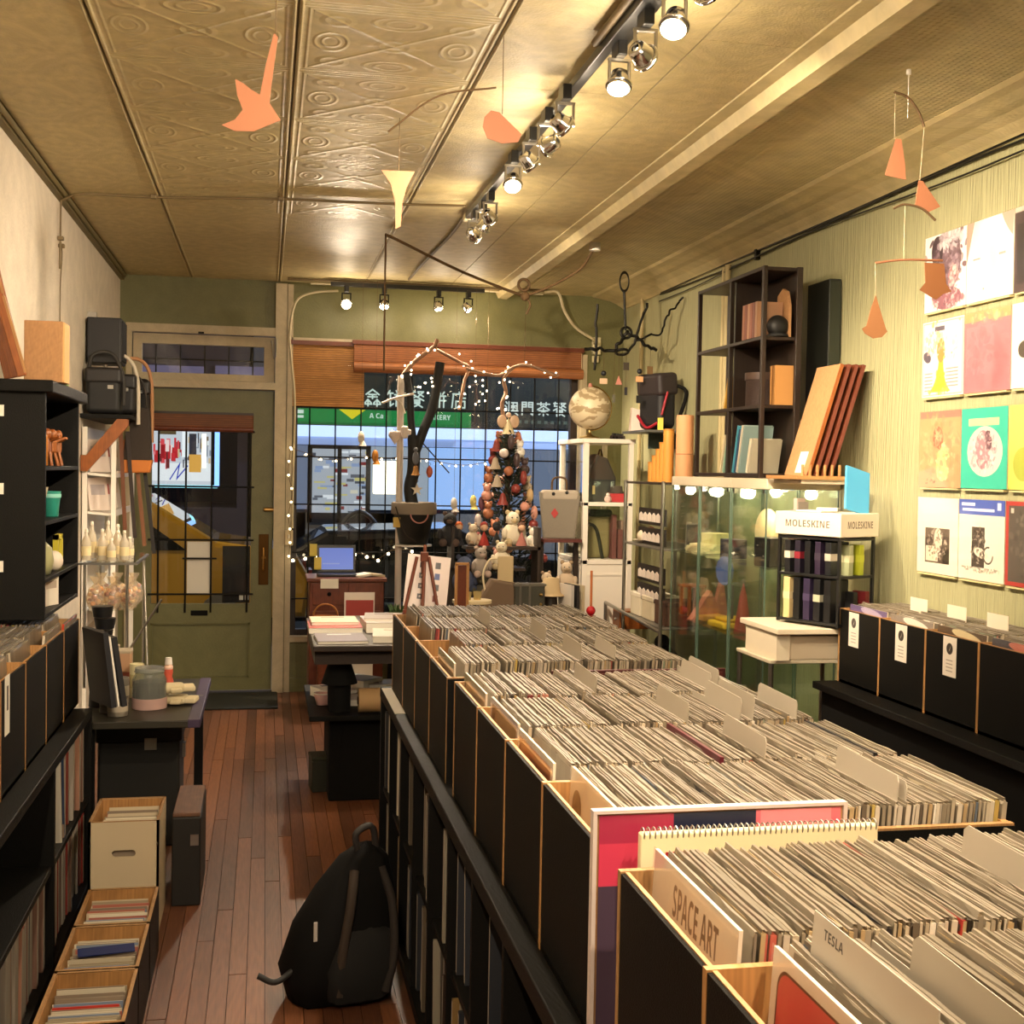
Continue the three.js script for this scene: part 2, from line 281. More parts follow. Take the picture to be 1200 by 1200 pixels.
{
  const b = T('bamboo_blind', 'honey coloured bamboo blind let down over part of the shop window', 'blind', null, [0.43, 2.1, ZF + 0.012]);
  for (let i = 0; i < 24; i++) P('slat', uvm(rb(0.54, 0.0165, 0.006, 0.003, 0, 0.02 + i * 0.0175, 0.006)), MAT.bamboo, b);
  P('bottom_rail', uvm(rb(0.54, 0.03, 0.014, 0.006, 0, 0, 0.008)), MAT.bamboo, b);
  P('head_rail', bx(0.54, 0.03, 0.03, 0, 0.445, 0.012), MAT.redWood, b);
  const c = T('bamboo_blind', 'reddish brown bamboo blind rolled up above the shop window display', 'blind', null, [1.48, 2.335, ZF + 0.03]);
  P('valance', uvm(rb(1.72, 0.13, 0.012, 0.005, 0, 0.15, 0.02)), new THREE.MeshPhysicalMaterial({ color: '#9a5f36', roughness: 0.55, map: rep(TX.bamboo, 2, 2), bumpMap: rep(TX.bamboo, 2, 2), bumpScale: 0.002 }), c);
  P('roll', uvm(cy(0.04, 0.04, 1.72, 0, 0.045, 0.02, 0, 0, PI / 2, 14)), new THREE.MeshPhysicalMaterial({ color: '#a5693f', roughness: 0.5, map: rep(TX.bamboo, 2, 2) }), c);
  P('head_rail', bx(1.74, 0.03, 0.04, 0, 0.225, 0.018), MAT.redWood, c);
  P('pull_cord', bar([0.85, 0.2, 0.03], [0.85, -1.1, 0.03], 0.003), MAT.whiteCable, c);
}
// ================================================================ TRACK LAMPS
function trackLamp(pos, target, label, group, k = 1, dark = false) {
  const t = T('track_lamp', label, 'lamp', group, pos);
  const d = V3(...target).sub(V3(...pos)).normalize(), q = new THREE.Quaternion().setFromUnitVectors(V3(0, -1, 0), d);
  const up = 2.925 - pos[1];
  P('adapter', [rb(0.03, 0.05, 0.075, 0.004, 0, up - 0.02, 0)], MAT.blackPlastic, t);
  P('stem', [cy(0.005, 0.005, up - 0.05, 0.03, (up - 0.05) / 2, 0), cy(0.005, 0.005, up - 0.05, -0.03, (up - 0.05) / 2, 0), bx(0.07, 0.008, 0.012, 0, up - 0.05, 0)], dark ? MAT.blackMetal : MAT.steel, t);
  const can = P('reflector_can', [lathe([[0.012, 0.05], [0.026, 0.045], [0.03, 0.02], [0.034, 0.0], [0.036, -0.012], [0.033, -0.012], [0.03, 0.0], [0.02, 0.03], [0.01, 0.036]], 0, 0, 0, 20)], MAT.chrome, t);
  can.quaternion.copy(q);
  const ring = P('gimbal_ring', [new THREE.TorusGeometry(0.037, 0.004, 8, 24).rotateX(PI / 2)], MAT.chrome, t); ring.quaternion.copy(q);
  const bulb = P('bulb', lathe([[0.0001, -0.013], [0.018, -0.012], [0.029, -0.006], [0.029, 0.002], [0.0001, 0.004]], 0, 0, 0, 18), glow('#ffe3ae', 25), t);
  bulb.quaternion.copy(q);
  const front = V3(...pos).addScaledVector(d, 0.02);
  const s = new THREE.SpotLight(LAMP_COLOR, SPOT_CD * k, 0, 0.62, 0.85, 2); s.position.copy(front); s.target.position.copy(V3(...pos).addScaledVector(d, 1.5));
  s.castShadow = true; s.shadow.radius = 1.4; s.name = 'beam'; scene.add(s, s.target);
  const p = new THREE.PointLight(LAMP_COLOR, SPILL_CD * k, 0, 2); p.position.copy(V3(...pos).addScaledVector(d, 0.05)); p.castShadow = true; p.shadow.radius = 1.6; p.name = 'spill'; scene.add(p);
  return t;
}
{
  const X = 1.0, Y = 2.80;
  const tr = T('lighting_track', 'black ceiling track carrying the chrome lamps above the record bins', 'track', null, [X, 2.925, -4.6]);
  P('rail', rb(0.035, 0.03, 3.5, 0.004, 0, 0.012, 0), MAT.blackPlastic, tr);
  P('live_end', [rb(0.045, 0.035, 0.1, 0.006, 0, 0.01, 1.7), rb(0.045, 0.035, 0.06, 0.006, 0, 0.01, -1.7)], MAT.whiteCable, tr);
  P('wire', [tube([[0.0, 0.04, -1.7], [0.01, 0.045, -2.4], [-0.02, 0.045, -3.4], [-0.03, 0.045, -4.1]], 0.009, 20, 6)], MAT.cable, tr);
  const tr2 = T('lighting_track', 'black ceiling track with conduit running on over the front record bins', 'track', null, [X + 0.03, 2.925, -0.9]);
  P('rail', rb(0.035, 0.03, 5.6, 0.004, 0, 0.012, 0), MAT.blackPlastic, tr2);
  P('conduit', [cy(0.012, 0.012, 5.6, -0.06, 0.03, 0, PI / 2, 0, 0, 8)], MAT.cable, tr2);
  // lamps over the middle of the shop: position down the track, aim
  const aim = [
    [-4.06, [2.66, 1.75, -4.6]], [-4.33, [-0.95, 1.9, -6.2]], [-4.59, [2.66, 1.2, -5.3]], [-4.94, [0.8, 1.0, -3.6]], [-5.65, [2.4, 1.3, -7.2]], [-5.85, [-0.4, 0.4, -6.9]], [-6.08, [2.66, 1.9, -8.3]]];
  for (const [z, a] of aim) trackLamp([X + (z < -5.5 ? 0 : -0.035), Y, z], a, 'chrome spot lamp on the farther stretch of ceiling track', 'track lamps on the farther ceiling track');
  const near = [[-2.84, [2.66, 1.9, -4.1]], [-3.09, [0.5, 1.0, -2.2]], [-3.34, [2.66, 2.15, -4.55]], [-3.6, [0.75, 1.05, -2.9]]];
  for (const [z, a] of near) trackLamp([X + 0.02, Y, z], a, 'chrome spot lamp on the track above the front record bins', 'track lamps above the front record bins', z === -3.34 ? 0.95 : 0.9);
  // the same track goes on over the photographer
  const rest = [[-2.3, [-1.0, 2.25, -4.7]], [-1.9, [0.8, 1.0, -1.7]], [-1.5, [-0.95, 1.6, -5.6]], [-0.8, [0.8, 1.1, -1.2]], [0.0, [2.6, 1.4, -1.5]], [0.8, [-0.9, 1.2, -1.0]], [1.5, [1.4, 0.8, 0.5]]];
  for (const [z, a] of rest) trackLamp([X + 0.03, Y, z], a, 'chrome spot lamp on the track over the shop counter end', 'track lamps over the shop counter end');
  // a second run of track over the left-hand aisle, behind the photographer: it lights the covers that face that aisle
  const tl = T('lighting_track', 'black ceiling track over the aisle by the cream wall', 'track', null, [-0.35, 2.925, 0.2]);
  P('rail', rb(0.035, 0.03, 3.2, 0.004, 0, 0.012, 0), MAT.blackPlastic, tl); P('live_end', [rb(0.045, 0.035, 0.1, 0.006, 0, 0.01, 1.55)], MAT.whiteCable, tl);
  for (const [z, a, k] of [[-1.2, [0.6, 0.95, -2.0], 0.5], [-0.7, [0.0, 0.1, -6.6], 0.4], [0.0, [0.55, 0.95, -3.4], 0.5], [0.7, [-0.7, 0.8, -3.8], 0.4]]) trackLamp([-0.35, Y, z], a, 'chrome spot lamp over the aisle by the cream wall', 'track lamps over the aisle', k);
  const tf = T('lighting_track', 'short dark track with four lamps over the shop window', 'track', null, [0.985, 2.925, -8.85]);
  P('rail', rb(1.1, 0.03, 0.035, 0.004, 0, 0.012, 0), MAT.blackPlastic, tf);
  P('conduit', [cy(0.01, 0.01, 1.9, 0.1, 0.04, -0.05, 0, 0, PI / 2, 8)], MAT.cable, tf);
  const far = [[0.546, [0.3, 1.6, -6.0], 0.8], [0.813, [0.8, 0.9, -8.0], 0.8], [1.203, [1.5, 1.0, -8.5], 0.8], [1.418, [2.3, 1.7, -8.6], 1]];
  for (const [x, a, k] of far) trackLamp([x, 2.80, -8.85], a, 'small spot lamp on the short track over the shop window', 'lamps over the shop window', k, true);
}
// ================================================================ THE STREET BEYOND THE GLASS
{
  const road = struct('street', uvm(bc(-14, 16, -0.3, -0.12, -40, ZF - 0.16)), M('#3a3d42', 0.7));
  struct('sidewalk', uvm(bc(-14, 16, -0.12, -0.02, -11.6, ZF - 0.155)), M('#6d6a66', 0.85));
  struct('far_sidewalk', uvm(bc(-14, 16, -0.12, 0.02, -19, -16.4)), M('#7d7f84', 0.8));
  const FZ = -19;
  const sh = T('shop_building', 'lit blue and white shop front with green awning across the street', 'building', null, [0, 0, FZ]);
  P('wall', uvm(mg([bc(-0.2, 8, 3.2, 7, -3, 0), bc(-0.2, 0.6, 0, 3.2, -3, 0), bc(4.9, 8, 0, 3.2, -3, 0), bc(1.58, 2.45, 0, 0.95, -0.4, 0), bc(-0.2, 8, 0, 3.2, -3.2, -3)])), M('#4a4f5e', 0.8), sh);
  P('awning', [bc(0.2, 3.03, 2.29, 2.5, 0.02, 0.5), bc(0.2, 3.03, 2.27, 2.31, 0.5, 0.53)], M('#0f8a46', 0.6), sh);
  const sign = (x0, x1, y0, y1, z, fn, k, name, w = 512) => { const h = Math.round(w * (y1 - y0) / (x1 - x0)), tx = canvasTex(w, h, fn); const m = new THREE.MeshStandardMaterial({ color: '#222', map: tx, emissive: '#ffffff', emissiveMap: tx, emissiveIntensity: k, roughness: 0.6 }); return P(name, facePlane(x1 - x0, y1 - y0, (x0 + x1) / 2, (y0 + y1) / 2, z), m, sh); };
  // brush-stroke lettering: each glyph a list of strokes in a unit box
  const GL = {
    ao: [[.15, .1, .22, .2], [.1, .35, .18, .45], [.08, .75, .2, .55], [.35, .1, .35, .6], [.35, .15, .9, .15], [.9, .15, .9, .6], [.45, .35, .82, .35], [.63, .2, .63, .58], [.48, .5, .58, .4], [.78, .5, .68, .4], [.3, .68, .95, .68], [.62, .62, .3, .95], [.62, .68, .95, .95]],
    men: [[.15, .1, .15, .92], [.15, .1, .42, .1], [.42, .1, .42, .4], [.15, .25, .42, .25], [.15, .4, .42, .4], [.58, .1, .58, .4], [.58, .1, .86, .1], [.86, .1, .86, .92], [.58, .25, .86, .25], [.58, .4, .86, .4], [.86, .92, .76, .86]],
    cha: [[.08, .18, .92, .18], [.32, .08, .32, .28], [.68, .08, .68, .28], [.5, .3, .1, .56], [.5, .3, .9, .56], [.2, .62, .8, .62], [.5, .48, .5, .95], [.4, .72, .2, .88], [.6, .72, .82, .88]],
    can: [[.1, .12, .45, .12], [.2, .05, .15, .3], [.15, .3, .45, .3], [.6, .1, .9, .1], [.9, .1, .62, .36], [.62, .18, .9, .36], [.5, .36, .1, .58], [.5, .36, .92, .58], [.32, .56, .7, .56], [.32, .56, .32, .95], [.7, .56, .7, .75], [.32, .66, .7, .66], [.32, .75, .7, .75], [.5, .75, .85, .95], [.32, .95, .55, .86]],
    dian: [[.5, .05, .5, .15], [.15, .16, .92, .16], [.18, .16, .1, .92], [.55, .25, .55, .55], [.55, .38, .85, .38], [.32, .56, .82, .56], [.32, .56, .32, .92], [.82, .56, .82, .92], [.32, .92, .82, .92]],
    xin: [[.5, .05, .15, .32], [.5, .05, .86, .32], [.3, .32, .7, .32], [.25, .45, .75, .45], [.5, .32, .5, .55], [.25, .6, .1, .78], [.25, .6, .42, .78], [.1, .85, .45, .85], [.26, .7, .26, .95], [.75, .6, .58, .78], [.75, .6, .92, .78], [.56, .85, .94, .85], [.75, .7, .75, .95]],
    bing: [[.25, .08, .1, .3], [.2, .22, .42, .22], [.28, .22, .28, .92], [.28, .92, .45, .8], [.6, .08, .66, .2], [.86, .08, .78, .2], [.52, .3, .95, .3], [.52, .55, .96, .55], [.62, .3, .6, .92], [.84, .3, .84, .92]],
  };
  const write = (c, list, x, y, s, gap, col, lw = 0.09) => { c.strokeStyle = col; c.lineWidth = s * lw; c.lineCap = 'round'; list.forEach((n, i) => { for (const [a, b, d, e] of GL[n]) { c.beginPath(); c.moveTo(x + i * (s + gap) + a * s, y + b * s); c.lineTo(x + i * (s + gap) + d * s, y + e * s); c.stroke(); } }); };
  sign(0.2, 3.03, 2.5, 3.1, 0.06, (c, w, h) => { c.fillStyle = '#0d1a16'; c.fillRect(0, 0, w, h); write(c, ['xin', 'bing', 'can', 'bing', 'dian'], w * 0.44, h * 0.42, h * 0.46, w * 0.02, '#dff5ea'); }, 0.8, 'name_sign', 640);
  sign(0.2, 3.03, 2.3, 2.5, 0.535, (c, w, h) => { c.fillStyle = '#0a8a40'; c.fillRect(0, 0, w, h); c.fillStyle = '#e8f8ee'; c.font = `bold ${h * 0.5}px sans-serif`; c.fillText('BAKERY', w * 0.76, h * 0.6); c.fillText('A Ca', w * 0.46, h * 0.6); c.fillRect(0, h * 0.1, w * 0.12, h * 0.28); c.fillRect(0, h * 0.5, w * 0.12, h * 0.2); c.fillStyle = '#f2e21a'; c.beginPath(); c.moveTo(w * 0.3, 0); c.lineTo(w * 0.44, 0); c.lineTo(w * 0.37, h * 0.72); c.fill(); }, 0.75, 'awning_sign', 640);
  sign(3.05, 4.95, 2.31, 3.15, 0.06, (c, w, h) => { c.fillStyle = '#0b1512'; c.fillRect(0, 0, w, h); write(c, ['ao', 'men', 'cha', 'can'], w * 0.3, h * 0.5, h * 0.28, w * 0.012, '#e4f2ee', 0.1); c.fillStyle = '#54655c'; for (let i = 0; i < 11; i++) c.fillRect(w * (0.31 + i * 0.055), h * 0.86, w * 0.03, h * 0.06); }, 0.8, 'restaurant_sign', 512);
  P('fascia_light', [bc(0.2, 4.95, 2.1, 2.27, 0.01, 0.12)], glow('#bcd4ff', 1.5), sh);
  P('fascia_edge', [bc(0.2, 4.95, 1.98, 2.1, 0.0, 0.09)], M('#9fb4dd', 0.5, { emissive: new THREE.Color('#7d9ad8'), emissiveIntensity: 0.8 }), sh);
  P('lit_panel_window', [bc(2.47, 3.42, 1.02, 1.97, 0.0, 0.03)], glow('#8fb4ee', 1.2), sh);
  P('lit_panel_window', [bc(3.44, 4.88, 1.02, 1.97, 0.0, 0.03)], glow('#7f8fae', 0.6), sh);
  P('lit_panel_window', [bc(0.15, 0.62, 1.0, 1.97, 0.0, 0.03)], glow('#8d93a6', 0.6), sh);
  P('lit_panel_window', [bc(1.56, 2.46, 1.0, 1.97, -0.02, 0.01)], glow('#a9b7c8', 0.75), sh);
  sign(0.68, 1.52, 0.95, 1.92, 0.0, (c, w, h) => { c.fillStyle = '#aeb6c2'; c.fillRect(0, 0, w, h); for (let i = 0; i < 60; i++) { c.fillStyle = pick(['#5a5f6c', '#d8d2c0', '#7c2f34', '#c8c07a', '#8aa0c8', '#e8eef6', '#444a58']); c.fillRect(rnd() * w, rnd() * h, w * rr(0.06, 0.25), h * rr(0.02, 0.06)); } }, 0.85, 'door_window', 256);
  P('door_frame', [bc(0.62, 0.69, 0.8, 1.97, 0.01, 0.07), bc(1.07, 1.13, 0.8, 1.97, 0.01, 0.07), bc(1.5, 1.57, 0.8, 1.97, 0.01, 0.07), bc(0.62, 1.57, 1.92, 1.99, 0.01, 0.07), bc(0.62, 1.57, 0.8, 0.95, 0.01, 0.07)], M('#1c1e26', 0.5), sh);
  P('stall_riser', [bc(0, 4.95, 0, 0.95, -0.02, 0.0)], M('#7c8088', 0.7), sh);
  const lb = T('lantern', 'bright square lantern glowing beside the door across the street', 'lamp', null, [1.77, 1.5, FZ + 0.3]);
  P('glowing_lamp_body', rb(0.36, 0.5, 0.16, 0.03), glow('#fff0cf', 2.6), lb); P('bracket', [bx(0.05, 0.06, 0.3, 0, 0.2, -0.15)], MAT.blackMetal, lb);
  const nb = T('clothes_shop', 'clothes shop across the street with a neon-edged window', 'building', null, [0, 0, FZ]);
  P('wall', uvm(mg([bc(-9, -0.25, 2.6, 7, -3, 0), bc(-9, -2.2, 0, 2.6, -3, 0), bc(-0.42, -0.25, 0, 2.6, -3, 0), bc(-2.2, -0.42, 0, 1.0, -3, 0)])), M('#332f3d', 0.85), nb);
  sign2(nb);
  function sign2(par) {
    const tx = canvasTex(512, 400, (c, w, h) => {
      c.fillStyle = '#c9cfd8'; c.fillRect(0, 0, w, h);
      c.fillStyle = '#e8ecf0'; c.fillRect(0, h * 0.6, w, h * 0.3);
      for (let i = 0; i < 26; i++) { c.fillStyle = pick(['#b8252c', '#d84850', '#9a1c24', '#e07a80', '#c83038', '#f0d8d4', '#6a2a2c']); const x = w * (0.02 + rnd() * 0.42), y = h * (0.16 + rnd() * 0.3); c.fillRect(x, y, w * rr(0.03, 0.07), h * rr(0.1, 0.28)); }
      for (let i = 0; i < 30; i++) { c.fillStyle = pick(['#e8f0f4', '#8a94a4', '#40404c', '#d0b890', '#7a6a5a', '#b8c8d8']); c.fillRect(w * (0.42 + rnd() * 0.55), h * rnd() * 0.62, w * rr(0.015, 0.05), h * rr(0.04, 0.18)); }
      c.fillStyle = '#5a4a30'; c.fillRect(w * 0.1, 0, w * 0.3, h * 0.12); c.fillStyle = '#f4fbff'; c.fillRect(w * 0.5, 0, w * 0.1, h * 0.5); c.fillStyle = '#2b2c38'; c.fillRect(w * 0.62, h * 0.1, w * 0.12, h * 0.5);
      c.fillStyle = '#d9a24a'; c.fillRect(w * 0.62, h * 0.45, w * 0.2, h * 0.3); c.strokeStyle = '#2a3ab0'; c.lineWidth = 9; c.beginPath(); c.moveTo(w * 0.3, h * 0.88); c.lineTo(w * 0.46, h * 0.62); c.lineTo(w * 0.42, h * 0.86); c.lineTo(w * 0.6, h * 0.64); c.stroke();
    });
    P('display_window', facePlane(0.86, 0.88, -1.22, 1.75, 0.02), new THREE.MeshStandardMaterial({ color: '#222', map: tx, emissive: '#ffffff', emissiveMap: tx, emissiveIntensity: 1.0 }), par);
    P('neon_tube', [cy(0.035, 0.035, 0.86, -0.71, 1.74, 0.1, 0, 0, 0, 8)], glow('#7fb0ff', 2.2), par);
    P('neon_tube', [cy(0.03, 0.03, 0.5, -0.9, 1.85, 0.08, 0, 0, 0, 8)], glow('#e6f0ff', 2.6), par);
    P('neon_tube', [cy(0.02, 0.02, 0.9, -1.15, 1.32, 0.1, 0, 0, PI / 2, 8)], glow('#8fd8e8', 2.0), par);
    P('upper_window_sign', [bc(-1.9, -0.9, 2.95, 3.1, 0.01, 0.04), bc(-0.75, 0.0, 2.97, 3.12, 0.01, 0.04)], glow('#8d84b0', 0.35), par);
  }
  const lgt = new THREE.RectAreaLight('#cfe0ff', 3, 4.6, 0.5); lgt.position.set(2.6, 2.15, FZ + 0.7); lgt.lookAt(2.6, 0.6, FZ + 6); lgt.name = 'shopfront_light'; scene.add(lgt);
  // parked cars
  function car(label, x, z, paint, turn) {
    const c = T('parked_car', label, 'car', null, [x, -0.12, z], turn);
    const side = [[-2.1, 0.3], [-2.15, 0.75], [-1.5, 0.88], [-0.95, 1.32], [0.55, 1.38], [1.25, 0.95], [2.0, 0.85], [2.15, 0.6], [2.1, 0.3]];
    P('body', ext(side, 1.6, 0.06), paint, c);
    P('side_window', [ext([[-0.85, 0.92], [-0.62, 1.24], [-0.1, 1.28], [-0.1, 0.92]], 1.74), ext([[0, 0.92], [0, 1.28], [0.48, 1.28], [0.98, 0.92]], 1.74)], M('#0b0d10', 0.1), c);
    for (const wx of [-1.3, 1.3]) for (const s of [-1, 1]) { const w = P('wheel', [cy(0.31, 0.31, 0.2, wx, 0.31, s * 0.75, PI / 2, 0, 0, 20)], M('#0c0c0c', 0.8), c); P('hubcap', [cy(0.18, 0.18, 0.03, wx, 0.31, s * 0.86, PI / 2, 0, 0, 14)], MAT.steel, w); }
    P('lamp_cluster', [bx(0.04, 0.12, 0.3, 2.19, 0.66, 0.6), bx(0.04, 0.12, 0.3, 2.19, 0.66, -0.6)], M('#8a1c18', 0.3), c);
    P('bumper', [rb(0.12, 0.16, 1.66, 0.05, 2.15, 0.4, 0), rb(0.12, 0.16, 1.66, 0.05, -2.13, 0.4, 0)], M('#2a2a2a', 0.5), c);
    return c;
  }
  car('yellow taxi parked outside the entrance door', -1.75, -13.4, M('#b98f2a', 0.3, { clearcoat: 1 }), 0.02);
  car('dark car parked outside the shop window', 1.7, -15.4, M('#14161a', 0.3, { clearcoat: 1 }), -0.02).scale.y = 0.74;
  const rk = T('bicycle_rack', 'bent metal hoop bicycle rack on the far kerb', 'bicycle rack', null, [1.25, 0.0, -16.8]);
  P('hoop', tube([[-0.28, 0, 0], [-0.28, 0.75, 0], [0, 1.05, 0], [0.28, 0.75, 0], [0.28, 0, 0]], 0.03, 30, 8), M('#23252c', 0.4), rk);
  // street lamp that lights the road outside
  const sl = T('street_lamp', 'tall street lamp on the far kerb', 'street lamp', null, [5.6, 0, -16.9]);
  P('post', cy(0.06, 0.09, 5.2, 0, 2.6, 0), MAT.blackMetal, sl); P('arm', tube([[0, 5.1, 0], [-0.2, 5.4, 0.3], [-0.5, 5.45, 1.0]], 0.04), MAT.blackMetal, sl); P('lamp_head', rb(0.3, 0.1, 0.5, 0.04, -0.55, 5.43, 1.2), glow('#cfd8e8', 2), sl);
  const s2 = T('street_lamp', 'tall street lamp on the near kerb outside the shop', 'street lamp', null, [-4.6, -0.02, -11.2]);
  P('post', cy(0.06, 0.09, 5.2, 0, 2.6, 0), MAT.blackMetal, s2); P('lamp_head', rb(0.3, 0.1, 0.5, 0.04, 0.2, 5.25, 0), glow('#ffe2b0', 2), s2);
  const pn = new THREE.PointLight('#ffdcae', 110, 0, 2); pn.position.set(-4.4, 5.1, -11.2); pn.castShadow = true; pn.shadow.radius = 8; scene.add(pn);
  const pl = new THREE.PointLight('#cdd8ea', 90, 0, 2); pl.position.set(5.05, 5.3, -15.7); pl.castShadow = true; pl.shadow.radius = 8; scene.add(pl);
}
// ================================================================ RECORDS
// an LP in its outer sleeve: a card jacket and a thin crinkled plastic sleeve standing a little above it. The record faces -x, its width runs along z, origin at its foot.
const LPW = 0.312;
const JW = ['#bdb2a0', '#b0a48d', '#9d917d', '#cbc1ae', '#8d826f', '#b09871', '#7c7162', '#c2b69f', '#b8ab94', '#a59a85', '#665b4d', '#4a4138', '#b4584a', '#c98a76', '#2c2a2c', '#5e6a78', '#bda45a', '#7a2e30', '#8fa08a', '#e8e2d4'];
const JNAME = ['cream', 'tan', 'taupe', 'ivory', 'grey brown', 'caramel', 'brown grey', 'pale cream', 'beige', 'stone', 'dark taupe', 'dark brown', 'brick red', 'salmon', 'black', 'slate blue', 'mustard', 'maroon', 'sage green', 'white'];
const jacketMats = JW.map(c => M(c, 0.45));
const jacketGeos = [0.0036, 0.0046, 0.0058, 0.0078].map(t => new THREE.BoxGeometry(t, LPW, LPW).translate(0, LPW / 2, 0));
function sleeveGeo(t, k) {
  const n = 9, hs = [0.0, 0.2, LPW - 0.004, LPW + 0.002 + 0.003 * rnd()], pos = [], idx = [], W = LPW - 0.001;
  for (const s of [-1, 1]) for (let j = 0; j < hs.length; j++) for (let i = 0; i < n; i++) {
    const z = (i / (n - 1) - 0.5) * W, top = j / (hs.length - 1);
    const wob = j >= 2 ? noise2(i * 0.55 + k * 7, s * 3 + j) * 0.0009 * (j - 1) : 0;
    pos.push(s * (t / 2 + 0.0006) * (j === 3 ? 0.55 : 1) + wob, hs[j] + (j === 3 ? noise2(i * 0.8, k * 5) * 0.0012 : 0), z);
  }
  const at = (s, j, i) => (s * hs.length + j) * n + i;
  for (let j = 0; j < hs.length - 1; j++) for (let i = 0; i < n - 1; i++) { idx.push(at(0, j, i), at(0, j + 1, i), at(0, j, i + 1), at(0, j + 1, i), at(0, j + 1, i + 1), at(0, j, i + 1)); idx.push(at(1, j, i), at(1, j, i + 1), at(1, j + 1, i), at(1, j + 1, i), at(1, j, i + 1), at(1, j + 1, i + 1)); }
  for (let i = 0; i < n - 1; i++) idx.push(at(0, 3, i), at(1, 3, i), at(0, 3, i + 1), at(1, 3, i), at(1, 3, i + 1), at(0, 3, i + 1));
  const g = new THREE.BufferGeometry(); g.setAttribute('position', new THREE.Float32BufferAttribute(pos, 3)); g.setIndex(idx);
  const h = g.toNonIndexed(); h.computeVertexNormals(); h.setAttribute('uv', new THREE.BufferAttribute(new Float32Array(h.attributes.position.count * 2), 2)); return h;
}
const sleeveGeos = [0.0036, 0.0046, 0.0058, 0.0078].map((t, a) => [0, 1, 2].map(k => sleeveGeo(t, a * 3 + k)));
const sleeveMats = ['#a1947f', '#958873', '#ab9f8b', '#8c806c'].map(c => M(c, 0.32, { transmission: 0.5, thickness: 0, clearcoat: 0.25, clearcoatRoughness: 0.3 }));
const THICK = [0.0036, 0.0046, 0.0058, 0.0078];
const stuffJ = [], stuffS = [];        // the records too small to pick apart, gathered into one object
const stuffCol = new THREE.Color();
function tint(g, c) { const n = g.attributes.position.count, a = new Float32Array(n * 3); stuffCol.set(c); for (let i = 0; i < n; i++) { a[3 * i] = stuffCol.r; a[3 * i + 1] = stuffCol.g; a[3 * i + 2] = stuffCol.b; } g.setAttribute('color', new THREE.BufferAttribute(a, 3)); return g; }
let singles = 0;
// one compartment filled with records from x0 to x1
function fillBin({ x0, x1, z, y, gap = 0.0026, lean = 0.06, single, label, group, bright = 1, dir = 1, skip = 0 }) {
  let x = x0, k = 0; const run = { l: lean, t: 0 };
  while (x < x1) {
    if (--run.t < 0) { run.t = 4 + rnd() * 14 | 0; run.l = lean + rr(-0.02, 0.04); run.dy = rr(-0.002, 0.003); run.dz = rr(-0.003, 0.003); if (rnd() < 0.4) x += rr(0.002, 0.009); }
    const ti = rnd() < 0.25 ? 3 : rnd() * 3 | 0, a = -run.l + rr(-0.012, 0.012), mi = rnd() < 0.66 ? rnd() * 10 | 0 : rnd() * JW.length | 0;
    const yy = y + run.dy + rr(-0.0015, 0.002) + (rnd() < 0.04 ? 0.008 : 0), zz = z + run.dz + rr(-0.003, 0.003);
    if (single) {
      const r = T('record', JNAME[mi] + ' ' + label, 'record', JNAME[mi] + ' ' + group, [x, yy, zz]); r.rotation.z = a * dir;
      P('jacket', jacketGeos[ti], jacketMats[mi], r); P('plastic_sleeve', sleeveGeos[ti][rnd() * 3 | 0], pick(sleeveMats), r); singles++;
    } else {
      const m = new THREE.Matrix4().makeRotationZ(a * dir).setPosition(x, yy, zz);
      stuffJ.push(tint(jacketGeos[ti].clone().toNonIndexed().applyMatrix4(m), JW[mi]));
      stuffS.push(tint(sleeveGeos[ti][rnd() * 3 | 0].clone().applyMatrix4(m), pick(['#a1947f', '#958873', '#ab9f8b', '#8c806c'])));
    }
    x += THICK[ti] + gap * rr(0.15, 0.85); k++;
  }
}
// a front cover: a record whose picture shows
function coverRecord(label, pos, lean, draw, turn = 0, size = LPW, name = 'record') {
  const r = T(name, label, 'record', null, pos); r.rotation.order = 'YZX'; r.rotation.y = turn; r.rotation.z = -lean;
  const j = P('jacket', new THREE.BoxGeometry(0.005, size, size).translate(0, size / 2, 0), M('#d9cdb8', 0.5), r);
  P('cover_print', facePlane(size, size, -0.0027, size / 2, 0, -PI / 2), printed(384, 384, draw), j);
  P('plastic_sleeve', [new THREE.BoxGeometry(0.0008, size + 0.006, size + 0.006).translate(-0.0036, size / 2, 0)], M('#ffffff', 0.12, { transmission: 1, thickness: 0, ior: 1.3 }), r);
  return r;
}
